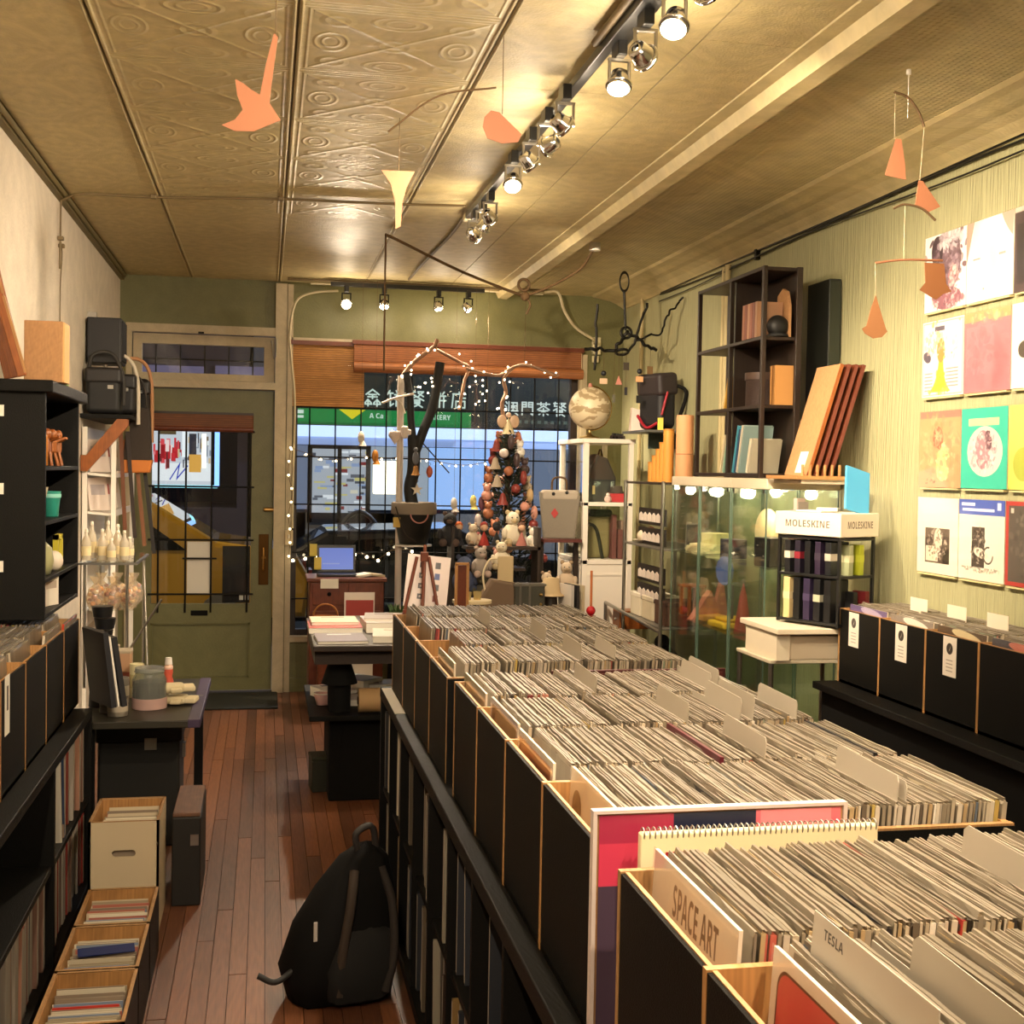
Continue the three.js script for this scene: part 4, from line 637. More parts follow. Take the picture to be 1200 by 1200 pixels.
  for (const z of [-7.275, -8.34]) P('bracket', [ext([[-1.015, 1.6], [-0.98, 1.6], [-0.76, 1.86], [-0.76, 1.897], [-0.82, 1.897], [-0.985, 1.69], [-1.015, 1.69]], 0.03).translate(0, 0, z)], MAT.orangeWood, s);
  const lo = T('loudspeaker', 'black loudspeaker box mounted high on the cream wall', 'loudspeaker', null, [-0.915, 2.22, -7.55]);
  P('cabinet', rb(0.19, 0.26, 0.24, 0.008, 0, 0.13, 0), M('#17161a', 0.45), lo); P('grille', rb(0.012, 0.23, 0.21, 0.004, 0.096, 0.13, 0), M('#222226', 0.8), lo); P('bracket', [bx(0.05, 0.04, 0.04, -0.08, 0.28, 0)], MAT.steel, lo);
  for (let i = 0; i < 3; i++) {
    const b = T('shoulder_bag', ['black camera bag with silver trim on the bracket shelf', 'black shoulder bag with cream strap on the bracket shelf', 'black bag with tan straps hanging over the bracket shelf'][i], 'bag', null, [-0.9 + i * 0.06, 1.925, -7.36 - i * 0.2]);
    P('body', rb(0.19, 0.25 - i * 0.02, 0.16, 0.03, 0, 0.125, 0), M(['#121214', '#1a1718', '#151212'][i], 0.6), b); P('flap', rb(0.2, 0.09, 0.17, 0.02, 0, 0.215 - i * 0.02, 0.002), M('#1e1b1c', 0.5), b);
    P('strap', tube([[-0.09, 0.22, 0.02], [-0.06, 0.33, 0.03], [0.04, 0.34, 0.02], [0.1, 0.22, 0.03], [0.11, 0.05 - i * 0.1, 0.05]], 0.012, 30, 6), M(['#2a2724', '#d8cbb8', '#b8845a'][i], 0.6), b);
    P('buckle', [bx(0.03, 0.02, 0.006, 0.04, 0.15, 0.084), bar([-0.06, 0.2, 0.085], [0.07, 0.2, 0.085], 0.002)], MAT.steel, b);
  }
  const to = T('tote_bag', 'brown grey tote bag with orange base hanging off the bracket shelf', 'bag', null, [-0.74, 1.6, -7.62]);
  P('body', uvm(ext([[-0.075, 0.06], [0.07, 0.06], [0.055, 0.36], [-0.045, 0.38]], 0.07, 0.01)), M('#40362f', 0.85, { map: rep(TX.cloth, 3, 3) }), to); P('base', ext([[-0.077, 0], [0.06, 0.005], [0.073, 0.062], [-0.077, 0.062]], 0.075, 0.01), M('#c9762c', 0.6), to); P('strap', tube([[-0.03, 0.37, 0], [-0.05, 0.5, 0], [-0.01, 0.56, 0], [0.03, 0.5, 0], [0.05, 0.36, 0]], 0.008), M('#2a2018', 0.6), to);
  for (let i = 0; i < 4; i++) { const k = T('leather_strap', 'long leather strap hanging under the bracket shelf', 'strap', 'leather straps under the bracket shelf', [-0.83 + i * 0.03, 1.88, -7.5 - i * 0.06]); P('band', strip([0, 0, 0], [0.03 + i * 0.02, -0.62 - 0.05 * i, 0], 0.022, 0.004), M(['#6a3a1c', '#2a1a12', '#7a4a28', '#1c1612'][i], 0.5), k); P('buckle', bx(0.026, 0.03, 0.006, 0.002, -0.03, 0), metal('#b09a60', 0.3), k); }
  // white leaning rack with leaflets
  const lr = T('magazine_rack', 'white slanted rack of leaflets against the cream wall', 'rack');
  for (const z of [-7.32, -8.3]) { P('side', bc(-0.855, -0.83, 0, 1.85, z, z + 0.02), MAT.white, lr); P('side', bc(-1.005, -0.985, 0, 1.85, z, z + 0.02), MAT.white, lr); }
  for (const y of [1.58, 1.36, 1.12, 0.86]) P('shelf', [bx(0.17, 0.014, 0.97, -0.92, y, -7.81, 0, 0, -0.1), bx(0.006, 0.03, 0.97, -0.838, y + 0.008, -7.81)], MAT.white, lr);
  P('back', bc(-1.012, -1.006, 0.7, 1.85, -8.3, -7.3), MAT.white, lr);
  for (let i = 0; i < 8; i++) { const y = [1.595, 1.375][i >> 2], b = T('leaflet', 'pale printed leaflet standing in the white rack', 'leaflet', 'leaflets in the white rack', [-0.93, y, -7.42 - (i % 4) * 0.2], -0.75); b.rotation.order = 'YXZ'; b.rotation.z = 0.18; P('page', bx(0.004, 0.19, 0.14, 0, 0.095, 0), M(['#e2d4cb', '#d4c6c0', '#e8ddd2', '#c9bcb6'][i % 4], 0.5), b); P('print', bx(0.001, 0.06, 0.1, 0.0025, 0.12, 0), M(['#b8aeb0', '#a8504a', '#9a9296', '#c8a890'][i % 4], 0.5), b); }
  // chrome stand with glass shelves on the small table
  const st = T('glass_stand', 'chrome legged stand with glass shelf of bottles on the small table', 'stand', null, [0, 0, 0]);
  for (const [x, z] of [[-0.615, -5.87], [-0.8, -5.87], [-0.59, -6.4], [-0.8, -6.4]]) P('post', cy(0.007, 0.007, 0.575, x, 0.91, z), MAT.steel, st);
  P('glass_shelf', bc(-0.82, -0.575, 1.195, 1.203, -6.43, -5.84), MAT.greenGlass, st); P('rim', [bc(-0.83, -0.57, 1.187, 1.197, -5.845, -5.835), bc(-0.578, -0.568, 1.187, 1.197, -6.43, -5.84)], MAT.steel, st);
  P('glass_shelf', bc(-0.81, -0.59, 0.975, 0.981, -6.4, -5.87), MAT.greenGlass, st);
  P('brace', bar([-0.46, 1.03, -5.84], [-0.6, 0.8, -5.84], 0.006), MAT.steel, st); P('brace', bar([-0.59, 1.15, -6.4], [-0.56, 0.64, -6.3], 0.005), MAT.steel, st);
  for (let i = 0; i < 11; i++) { const r = T('glass_bottle', 'small clear bottle with white label on the glass shelf', 'bottle', 'bottles on the glass shelf', [-0.79 + (i % 4) * 0.055 + rr(-0.008, 0.008), 1.204, -5.9 - (i / 4 | 0) * 0.13 + rr(-0.02, 0.02)]); const h = rr(0.1, 0.17); P('body', lathe([[0.001, 0], [0.02, 0.001], [0.021, h * 0.6], [0.008, h * 0.78], [0.008, h * 0.9], [0.001, h * 0.9]], 0, 0, 0, 14), M('#e6dcc8', 0.15, { transmission: 0.45, thickness: 0 }), r); P('stopper', lathe([[0.001, h * 0.9], [0.009, h * 0.9], [0.007, h], [0.001, h * 1.01]], 0, 0, 0, 10), M('#efe6d4', 0.3), r); P('label', lathe([[0.0212, h * 0.15], [0.0216, h * 0.45]], 0, 0, 0, 14), M('#d8c79a', 0.6), r); }
  for (let i = 0; i < 6; i++) { const b = T('gift_bag', 'small cellophane bag of sweets under the glass shelf', 'bag', 'cellophane bags under the glass shelf', [-0.76 + (i % 3) * 0.075, 0.982, -5.93 - (i / 3 | 0) * 0.2]); for (let q = 0; q < 14; q++) { const a = q * 2.4, rq = 0.026 * Math.sqrt((q % 5) / 4); P('sweet', sp(rr(0.01, 0.015), Math.cos(a) * rq, 0.015 + (q / 14) * 0.075, Math.sin(a) * rq, [1, rr(0.7, 1.1), 1], 8), M(['#a05a2a', '#c98a4a', '#7a3c1e', '#d0a878', '#904a34', '#e0c8a0'][(q + i) % 6], 0.5), b); } P('wrap', lathe([[0.03, 0], [0.044, 0.04], [0.03, 0.09], [0.008, 0.11], [0.028, 0.145]], 0, 0, 0, 12), M('#f2e6d2', 0.12, { transmission: 0.8, thickness: 0 }), b); }
  // small table with shop goods
  const tb = T('side_table', 'small dark table with purple edge beside the cream wall', 'table', null, [0, 0, 0]);
  P('top', rb(0.47, 0.03, 1.0, 0.004, -0.485, 0.605, -5.6), new THREE.MeshPhysicalMaterial({ color: '#2e2b22', roughness: 0.4 }), tb); P('edge_stripe', rb(0.05, 0.034, 1.002, 0.004, -0.272, 0.606, -5.6), M('#3a2c48', 0.5), tb);
  for (const [x, z] of [[-0.68, -5.15], [-0.68, -6.05], [-0.3, -6.05]]) P('leg', bx(0.04, 0.59, 0.04, x, 0.295, z), MAT.blackMatt, tb);
  const tk = T('storage_trunk', 'black storage trunk under the small dark table', 'trunk', null, [-0.52, 0, -5.62]);
  P('body', rb(0.34, 0.46, 0.3, 0.012, 0, 0.23, 0), M('#14130f', 0.55), tk); P('lid', rb(0.36, 0.07, 0.32, 0.012, 0, 0.49, 0), M('#191712', 0.5), tk); P('clasp', bx(0.05, 0.05, 0.01, 0.05, 0.45, 0.163), MAT.steel, tk); P('clasp', bx(0.012, 0.06, 0.05, 0.182, 0.4, 0.05), MAT.steel, tk);
  const pk = T('toy_packet', 'yellow and pink packet lying on the black trunk', 'packet', null, [-0.42, 0.526, -5.52]); P('box', rb(0.06, 0.04, 0.05, 0.004, 0, 0.02, 0), M('#b8b83a', 0.5), pk); P('box_top', rb(0.09, 0.03, 0.05, 0.004, 0.08, 0.015, 0), M('#8a5a6a', 0.5), pk);
  const bb = T('wooden_case', 'narrow dark case with brown top standing on the floor boards', 'case', null, [-0.275, 0, -4.92]);
  P('body', rb(0.105, 0.335, 0.42, 0.006, 0, 0.168, 0), M('#15120f', 0.6), bb); P('lid', uvm(rb(0.1, 0.016, 0.41, 0.004, 0, 0.343, 0)), new THREE.MeshPhysicalMaterial({ color: '#7a5540', roughness: 0.6, map: TX.grain }), bb); P('latch', bx(0.03, 0.04, 0.008, 0.03, 0.25, 0.213), MAT.steel, bb);
  // jars, bowls, gloves on the table
  const jr = T('preserving_jar', 'wide glass jar with dark filling and pink band on the small table', 'jar', null, [-0.47, 0.621, -5.38]);
  P('glass', lathe([[0.001, 0], [0.068, 0.002], [0.07, 0.02], [0.07, 0.12], [0.058, 0.145], [0.058, 0.16]], 0, 0, 0, 24), M('#cfd2c8', 0.1, { transmission: 0.8, thickness: 0 }), jr); P('filling', cy(0.066, 0.066, 0.075, 0, 0.075, 0, 0, 0, 0, 24), M('#1d1714', 0.6), jr); P('paper_band', cy(0.072, 0.072, 0.045, 0, 0.024, 0, 0, 0, 0, 24), M('#b5948c', 0.6), jr); P('clip_lid', [cy(0.06, 0.06, 0.012, 0, 0.165, 0, 0, 0, 0, 24), new THREE.TorusGeometry(0.06, 0.003, 6, 24).rotateX(PI / 2).translate(0, 0.155, 0)], M('#c9cbc4', 0.15, { transmission: 0.6, thickness: 0 }), jr);
  for (let i = 0; i < 4; i++) { const b = T('candle_jar', ['squat jar candle with cream label on the small table', 'tall beige candle on the small table', 'grey stoneware cup on the small table', 'pale stoneware cup on the small table'][i], 'candle', null, [[-0.6, -0.545, -0.62, -0.58][i], 0.621, [-5.5, -5.62, -5.3, -5.22][i]]); const h = [0.11, 0.15, 0.09, 0.07][i], r = [0.035, 0.03, 0.04, 0.04][i]; P('body', lathe([[0.001, 0], [r, 0.002], [r * 1.02, h], [r * 0.9, h], [r * 0.85, h * 0.85], [0.001, h * 0.84]]), M(['#8c857a', '#d0c69a', '#77726a', '#a49a8a'][i], 0.4), b); P('band', lathe([[r * 1.025, h * 0.3], [r * 1.035, h * 0.7]]), M(['#d8ccb2', '#b8ac7a', '#5a564e', '#c8bca8'][i], 0.6), b); }
  for (let i = 0; i < 2; i++) { const g = T('work_glove', ['folded cream leather glove on top of another', 'cream leather glove lying on the small table'][i], 'glove', null, [-0.38 + i * 0.012, 0.622 + (1 - i) * 0.05, -5.45 - i * 0.01], 0.15 - i * 0.3); P('hand', [rb(0.1, 0.035, 0.09, 0.016, 0, 0.02, 0)], M('#cfc09a', 0.75), g); for (let k = 0; k < 4; k++) P('finger', [rb(0.055, 0.024, 0.019, 0.009, 0.065, 0.018, -0.033 + k * 0.021)], M('#d6c8a4', 0.75), g); P('cuff', rb(0.04, 0.045, 0.1, 0.014, -0.05, 0.024, 0), M('#b8a678', 0.8), g); P('thumb', rb(0.05, 0.022, 0.02, 0.009, 0.01, 0.016, 0.055), M('#cfc09a', 0.75), g); }
  const sc = T('scissors', 'red handled scissors lying by the gloves', 'scissors', null, [-0.35, 0.624, -5.62], 0.1); P('blade', ext([[0, -0.006], [0.09, 0], [0, 0.006]], 0.003).rotateX(PI / 2), MAT.steel, sc); P('handle', [new THREE.TorusGeometry(0.018, 0.005, 6, 14).rotateX(PI / 2).translate(-0.025, 0, 0.015), new THREE.TorusGeometry(0.018, 0.005, 6, 14).rotateX(PI / 2).translate(-0.025, 0, -0.015)], M('#b83020', 0.4), sc);
  const nut = T('nutcracker', 'small red and pink doll standing behind the gloves', 'figure', null, [-0.42, 0.621, -5.75]); P('body', lathe([[0.001, 0], [0.025, 0.002], [0.022, 0.05], [0.016, 0.07], [0.02, 0.09], [0.016, 0.12], [0.001, 0.128]]), M('#c4523c', 0.5), nut); P('head', sp(0.02, 0, 0.11, 0), M('#e0b8a4', 0.5), nut); P('hat', cy(0.014, 0.017, 0.03, 0, 0.14, 0), M('#d8d0c8', 0.5), nut);
  const rl = T('record_stand', 'open black folders leaning upright at the near end of the small table', 'folder', null, [-0.64, 0.69, -5.11], 0.5); P('cover', [bx(0.02, 0.3, 0.22, 0, 0.15, 0, 0, 0, 0.12), bx(0.02, 0.28, 0.2, 0.04, 0.14, 0.01, 0, 0, 0.16)], M('#26262a', 0.5), rl); P('page', bx(0.008, 0.28, 0.2, 0.02, 0.142, 0.005, 0, 0, 0.14), MAT.paper, rl);
  const tw = T('wicker_tower', 'black corkscrew ornament behind the folders', 'ornament', null, [-0.67, 0.621, -5.45]); P('column', Array.from({ length: 7 }, (_, i) => cy(0.045, 0.038, 0.045, (i % 2) * 0.01, 0.1 + i * 0.05, 0, 0, 0, 0, 12)), M('#141416', 0.4), tw); P('base', cy(0.05, 0.055, 0.08, 0, 0.04, 0), M('#1a1a1c', 0.4), tw);
  for (let i = 0; i < 5; i++) { const b = T('tea_tin', 'small patterned tin stacked on the small table by the wall', 'tin', 'tins on the small table', [-0.68 + (i % 2) * 0.07, 0.621 + (i > 2 ? 0.1 : 0), -5.72 - (i % 3) * 0.12]); P('body', rb(0.07, 0.1, 0.07, 0.008, 0, 0.05, 0), M(['#9a6a6a', '#8a4a3a', '#6a5a6a', '#b08a6a', '#704038'][i], 0.35), b); P('lid', rb(0.073, 0.02, 0.073, 0.006, 0, 0.092, 0), M('#b0a088', 0.3), b); }
  // boxes of singles on the floor
  const sb = (name, label, x0, x1, z0, z1, h, mat, inner, n) => {
    const b = T(name, label, 'box', null, [(x0 + x1) / 2, 0, (z0 + z1) / 2]); const w = x1 - x0, d = z1 - z0, t = 0.009;
    P('side', [bx(t, h, d, -w / 2 + t / 2, h / 2, 0)], mat, b); P('side', [bx(t, h, d, w / 2 - t / 2, h / 2, 0)], mat, b);
    if (name === 'record_crate') { const s = new THREE.Shape([[-w / 2, 0], [w / 2, 0], [w / 2, h], [-w / 2, h]].map(p => new THREE.Vector2(...p))), ho = new THREE.Path(); ho.absellipse(-0.028, h * 0.72, 0.012, 0.012, PI / 2, PI * 1.5); ho.absellipse(0.028, h * 0.72, 0.012, 0.012, -PI / 2, PI / 2); s.holes.push(ho); P('front', new THREE.ExtrudeGeometry(s, { depth: t, bevelEnabled: false }).translate(0, 0, d / 2 - t), mat, b); P('screw', [[-1, 0.1], [1, 0.1], [-1, 0.8], [1, 0.8]].map(([a, y]) => cy(0.003, 0.003, 0.002, a * (w / 2 - 0.006), y * h, d / 2 + 0.001, PI / 2, 0, 0, 8)), MAT.steel, b); }
    else P('front', bx(w, h, t, 0, h / 2, d / 2 - t / 2), mat, b);
    P('back', bx(w, h, t, 0, h / 2, -d / 2 + t / 2), mat, b); P('bottom', bx(w - 0.004, t, d - 0.004, 0, n + t / 2, 0), mat, b);
    P('lining', uvm(mg([bx(0.002, h - 0.002, d - 0.02, -w / 2 + t + 0.001, h / 2, 0), bx(0.002, h - 0.002, d - 0.02, w / 2 - t - 0.001, h / 2, 0), bx(w - 0.02, h - 0.002, 0.002, 0, h / 2, -d / 2 + t + 0.001)])), inner, b);
    P('rim', uvm(mg([bx(t, 0.002, d, -w / 2 + t / 2, h + 0.001, 0), bx(t, 0.002, d, w / 2 - t / 2, h + 0.001, 0), bx(w, 0.002, t, 0, h + 0.001, d / 2 - t / 2), bx(w, 0.002, t, 0, h + 0.001, -d / 2 + t / 2)])), MAT.plyEdge, b);
  };
  sb('record_crate', 'white wooden crate with hand slot on the floor', -0.59, -0.352, -4.77, -4.45, 0.4, M('#c9b796', 0.6), MAT.ply, 0.185);
  const zz = [[-4.29, -3.955], [-3.945, -3.605], [-3.595, -3.25]], nm = ['floor box of singles next to the white crate', 'floor box of singles with a blue sleeve on top', 'floor box of singles with a red sleeve'];
  zz.forEach(([a, b], i) => sb('singles_box', 'black ' + nm[i], -0.565, -0.338, a, b, 0.22, MAT.black, MAT.ply, 0.012));
  const lbl = ['small record single packed in the white crate', 'small record single in the box next to the white crate', 'small record single in the box with a blue sleeve', 'small record single in the box with a red sleeve'];
  [[-4.46, -4.70, 0.375, 0], ...zz.map(([a, b], i) => [b - 0.02, a + 0.09, 0.205, i + 1])].forEach(([zn, zf, top, k]) => {
    for (let z = zf; z < zn; z += rr(0.006, 0.015)) { const h = 0.178, s = T('single', lbl[k], 'record', 'singles ' + k, [-0.452 + (k ? 0 : -0.01) + rr(-0.006, 0.006), top - h + rr(-0.006, 0.006), z]); s.rotation.x = -0.12 + rr(-0.04, 0.04); P('sleeve', bx(0.178, h, 0.0025, 0, h / 2, 0), M(pick(['#cfc5ae', '#b8ad96', '#ddd4be', '#a3957c', '#c7b99c', '#8a7a68', '#b06a5a', '#7c8aa0']), 0.4), s); }
  });
  S('single', 'dark blue single lying flat across the middle floor box', 'record', bx(0.16, 0.003, 0.05, -0.445, 0.214, -3.76, 0.1, 0.15), M('#1c2a5a', 0.3)); S('single', 'bright red single near the front of the last floor box', 'record', bx(0.17, 0.178, 0.004, -0.452, 0.12, -3.38, -0.1), M('#c0382c', 0.4));
}
// ================================================================ ALONG THE SAGE WALL
// record covers on the wall: 4 rows, 31 cm grid
{
  const rows = [2.632, 2.286, 1.92, 1.572], cols = [-4.7, -4.39, -4.078];
  const blot = (c, w, h, cols, n, s0, s1) => { for (let i = 0; i < n; i++) { c.fillStyle = pick(cols); c.beginPath(); c.ellipse(rnd() * w, rnd() * h, w * rr(s0, s1), h * rr(s0, s1), rnd() * 3, 0, 7); c.fill(); } };
  const daub = (c, cx, cy0, rx, ry, cols, n, s0, s1) => { for (let i = 0; i < n; i++) { const a = rnd() * 6.283, q = Math.sqrt(rnd()); c.globalAlpha = rr(0.35, 0.8); c.fillStyle = pick(cols); c.beginPath(); c.ellipse(cx + Math.cos(a) * q * rx, cy0 + Math.sin(a) * q * ry, rr(s0, s1), rr(s0, s1) * rr(0.4, 1), rnd() * 3, 0, 7); c.fill(); } c.globalAlpha = 1; };
  const extra = {
    0: (c, w, h) => { daub(c, w * 0.55, h * 0.4, w * 0.34, h * 0.4, ['#5d4550', '#8a7480', '#6d5560', '#4a3640', '#a8949c'], 160, 5, 20); daub(c, w * 0.6, h * 0.1, w * 0.32, h * 0.1, ['#c4bcc0', '#a89ca4', '#dcd4d4'], 60, 6, 20); daub(c, w * 0.7, h * 0.62, w * 0.12, h * 0.18, ['#d9a8a4', '#b87a7c', '#e8c8c0'], 50, 4, 12); daub(c, w * 0.55, h * 0.88, w * 0.4, h * 0.12, ['#8d5a66', '#c08a90', '#e2c8c4', '#6a4450'], 80, 5, 16); },
    3: (c, w, h) => { daub(c, w * 0.3, h * 0.3, w * 0.26, h * 0.18, ['#e8d874', '#e4b87a', '#d9cfa8', '#c99a60', '#b8a4b0'], 70, 4, 14); daub(c, w * 0.72, h * 0.34, w * 0.2, h * 0.2, ['#e0d4d8', '#d0c4b8', '#c8b0b8', '#efe6d0'], 60, 4, 12); daub(c, w * 0.45, h * 0.75, w * 0.1, h * 0.2, ['#e8d84a', '#c9b030', '#d89a40'], 40, 4, 12); daub(c, w * 0.4, h * 0.93, w * 0.34, h * 0.03, ['#d0bc3a', '#e8dc7a', '#a89a50'], 30, 4, 12); },
    6: (c, w, h) => { daub(c, w * 0.5, h * 0.5, w * 0.48, h * 0.46, ['#e0a078', '#d88a66', '#e6b48a', '#cf8a6a'], 120, 6, 26); daub(c, w * 0.45, h * 0.34, w * 0.1, h * 0.14, ['#8f5a48', '#a86e54', '#e2b08c', '#6e4438'], 50, 3, 9); daub(c, w * 0.58, h * 0.68, w * 0.16, h * 0.24, ['#dfc488', '#d0ae70', '#ead8a4'], 70, 4, 14); daub(c, w * 0.22, h * 0.93, w * 0.18, h * 0.03, ['#7a6040', '#b89a70'], 24, 3, 8); },
    7: (c, w, h) => { daub(c, w * 0.5, h * 0.54, w * 0.3, h * 0.26, ['#dec3bd', '#c8a4a4', '#b08a90', '#e8d6d0', '#98707a'], 130, 4, 14); daub(c, w * 0.6, h * 0.42, w * 0.07, h * 0.12, ['#5e444c', '#7a5a62', '#e0b0b4'], 30, 3, 8); },
    9: (c, w, h) => { daub(c, w * 0.5, h * 0.62, w * 0.26, h * 0.2, ['#3a302a', '#7a6a5e', '#d9c9b4', '#a8988a', '#55483f', '#efe2d0'], 120, 3, 11); },
    10: (c, w, h) => { daub(c, w * 0.44, h * 0.58, w * 0.16, h * 0.24, ['#2e2824', '#6a5e54', '#463d38', '#8f8376', '#e0d4c0'], 110, 3, 10); daub(c, w * 0.5, h * 0.87, w * 0.4, h * 0.03, ['#a39a8c', '#c8bca8', '#857a6c'], 50, 3, 9); },
    4: (c, w, h) => { daub(c, w * 0.5, h * 0.08, w * 0.45, h * 0.05, ['#e8a878', '#e08a70', '#f0c090'], 40, 6, 18); daub(c, w * 0.5, h * 0.55, w * 0.48, h * 0.42, ['#e0757c', '#e47e84', '#dc6e76'], 90, 12, 34); },
    11: (c, w, h) => { daub(c, w * 0.5, h * 0.5, w * 0.4, h * 0.42, ['#5a534c', '#6e665c', '#484039', '#7e7468'], 90, 6, 20); } };
  const art = [
    ['white record cover with dark violet dancer figure, top row of the sage wall', (c, w, h) => { c.fillStyle = '#efe6e0'; c.fillRect(0, 0, w, h); c.fillStyle = '#6d5560'; c.beginPath(); c.ellipse(w * 0.55, h * 0.4, w * 0.32, h * 0.4, 0.1, 0, 7); c.fill(); c.fillStyle = '#b9adb2'; c.beginPath(); c.ellipse(w * 0.6, h * 0.12, w * 0.3, h * 0.16, 0, 0, 7); c.fill(); c.fillStyle = '#3c2c36'; c.beginPath(); c.ellipse(w * 0.3, h * 0.22, w * 0.14, h * 0.2, 0, 0, 7); c.fill(); c.fillStyle = '#d9a8a4'; c.beginPath(); c.ellipse(w * 0.7, h * 0.6, w * 0.1, h * 0.16, 0.4, 0, 7); c.fill(); c.fillStyle = '#8d5a66'; c.beginPath(); c.ellipse(w * 0.55, h * 0.86, w * 0.34, h * 0.14, 0, 0, 7); c.fill(); blot(c, w, h * 0.8, ['#57424e', '#a08890', '#7c6068'], 20, 0.02, 0.07); }],
    ['white record cover with faint pale drawing, top row of the sage wall', (c, w, h) => { c.fillStyle = '#f6efe2'; c.fillRect(0, 0, w, h); c.fillStyle = '#b99f90'; c.beginPath(); c.moveTo(w * 0.75, 0); c.lineTo(w, 0); c.lineTo(w * 0.98, h * 0.3); c.quadraticCurveTo(w * 0.8, h * 0.14, w * 0.75, 0); c.fill(); c.beginPath(); c.moveTo(0, 0); c.lineTo(w * 0.16, 0); c.lineTo(0, h * 0.5); c.fill(); c.fillStyle = '#9a948e'; c.fillRect(w * 0.14, h * 0.46, w * 0.16, h * 0.02); c.fillRect(w * 0.7, h * 0.46, w * 0.14, h * 0.03); c.fillRect(w * 0.36, h * 0.84, w * 0.04, h * 0.03); }],
    ['dark record cover at the end of the top row', (c, w, h) => { c.fillStyle = '#4a3a3a'; c.fillRect(0, 0, w, h); c.fillStyle = '#c9beb2'; c.fillRect(0, 0, w, h * 0.06); c.fillStyle = '#2c2426'; c.fillRect(w * 0.05, h * 0.2, w * 0.7, h * 0.7); }],
    ['white record cover with yellow tree and striped water', (c, w, h) => { c.fillStyle = '#ede6d8'; c.fillRect(0, 0, w, h); c.strokeStyle = '#9a958a'; c.lineWidth = 4; c.strokeRect(8, 8, w - 16, h - 16); c.fillStyle = '#d9c83e'; c.beginPath(); c.moveTo(w * 0.42, h * 0.45); c.quadraticCurveTo(w * 0.4, h * 0.8, w * 0.18, h * 0.94); c.lineTo(w * 0.7, h * 0.94); c.quadraticCurveTo(w * 0.5, h * 0.8, w * 0.52, h * 0.45); c.fill(); c.fillStyle = '#c98a4a'; c.beginPath(); c.ellipse(w * 0.46, h * 0.4, w * 0.1, h * 0.16, 0, 0, 7); c.fill(); c.fillStyle = '#5c5362'; c.beginPath(); c.ellipse(w * 0.12, h * 0.47, w * 0.1, h * 0.07, 0.4, 0, 7); c.fill(); c.fillRect(w * 0.3, h * 0.08, w * 0.24, h * 0.06); c.fillStyle = '#9c8a86'; for (let i = 0; i < 6; i++) { c.fillRect(w * 0.58, h * (0.64 + i * 0.045), w * 0.3, h * 0.018); c.fillRect(w * 0.06, h * (0.68 + i * 0.045), w * 0.2, h * 0.018); } blot(c, w * 0.95, h * 0.5, ['#e6d36a', '#d3c4cf', '#e0b090'], 12, 0.02, 0.06); }],
    ['plain pink record cover with an orange band along its top', (c, w, h) => { c.fillStyle = '#e0757c'; c.fillRect(0, 0, w, h); c.fillStyle = '#e39a6a'; c.fillRect(0, 0, w, h * 0.12); c.fillStyle = '#e87f86'; c.fillRect(w * 0.05, h * 0.18, w * 0.6, h * 0.6); }],
    ['white record cover with dark mark at the end of its row', (c, w, h) => { c.fillStyle = '#ece4d2'; c.fillRect(0, 0, w, h); c.fillStyle = '#4e443a'; c.beginPath(); c.ellipse(w * 0.25, h * 0.55, w * 0.12, h * 0.1, 0, 0, 7); c.fill(); }],
    ['salmon orange record cover with a faint seated shape', (c, w, h) => { c.fillStyle = '#dd9a70'; c.fillRect(0, 0, w, h); c.fillStyle = '#d4786a'; c.fillRect(0, 0, w, h * 0.09); c.fillStyle = '#dfc488'; c.beginPath(); c.ellipse(w * 0.58, h * 0.68, w * 0.16, h * 0.24, 0.15, 0, 7); c.fill(); c.fillStyle = '#a3664e'; c.beginPath(); c.ellipse(w * 0.45, h * 0.36, w * 0.13, h * 0.16, 0, 0, 7); c.fill(); c.fillStyle = '#e2b08c'; c.beginPath(); c.ellipse(w * 0.44, h * 0.36, w * 0.07, h * 0.1, 0, 0, 7); c.fill(); blot(c, w, h, ['#e6a97c', '#d28a60'], 14, 0.02, 0.06); }],
    ['teal record cover with round pink portrait window', (c, w, h) => { c.fillStyle = '#3fb39a'; c.fillRect(0, 0, w, h); c.fillStyle = '#dccf98'; c.fillRect(w * 0.16, h * 0.13, w * 0.66, h * 0.09); c.fillStyle = '#dec3bd'; c.beginPath(); c.ellipse(w * 0.52, h * 0.54, w * 0.38, h * 0.31, 0, 0, 7); c.fill(); c.fillStyle = '#a87f86'; c.beginPath(); c.ellipse(w * 0.48, h * 0.52, w * 0.17, h * 0.24, 0, 0, 7); c.fill(); c.fillStyle = '#5e444c'; c.beginPath(); c.ellipse(w * 0.6, h * 0.4, w * 0.07, h * 0.12, -0.3, 0, 7); c.fill(); }],
    ['lime yellow record cover at the end of its row', (c, w, h) => { c.fillStyle = '#d9d96a'; c.fillRect(0, 0, w, h); c.fillStyle = '#a8b04a'; c.beginPath(); c.arc(w * 0.3, h * 0.7, w * 0.2, 0, 7); c.fill(); }],
    ['cream record cover with small black and white photo', (c, w, h) => { c.fillStyle = '#e9dcc8'; c.fillRect(0, 0, w, h); c.fillStyle = '#55483f'; c.fillRect(w * 0.2, h * 0.4, w * 0.6, h * 0.46); c.fillStyle = '#d9c9b4'; c.beginPath(); c.ellipse(w * 0.52, h * 0.56, w * 0.1, h * 0.16, 0, 0, 7); c.fill(); c.fillRect(w * 0.22, h * 0.64, w * 0.3, h * 0.2); c.fillStyle = '#2e2622'; c.fillRect(w * 0.64, h * 0.66, w * 0.15, h * 0.2); c.fillStyle = '#8a7a6c'; blot(c, w, h, [], 0, 0, 0); }],
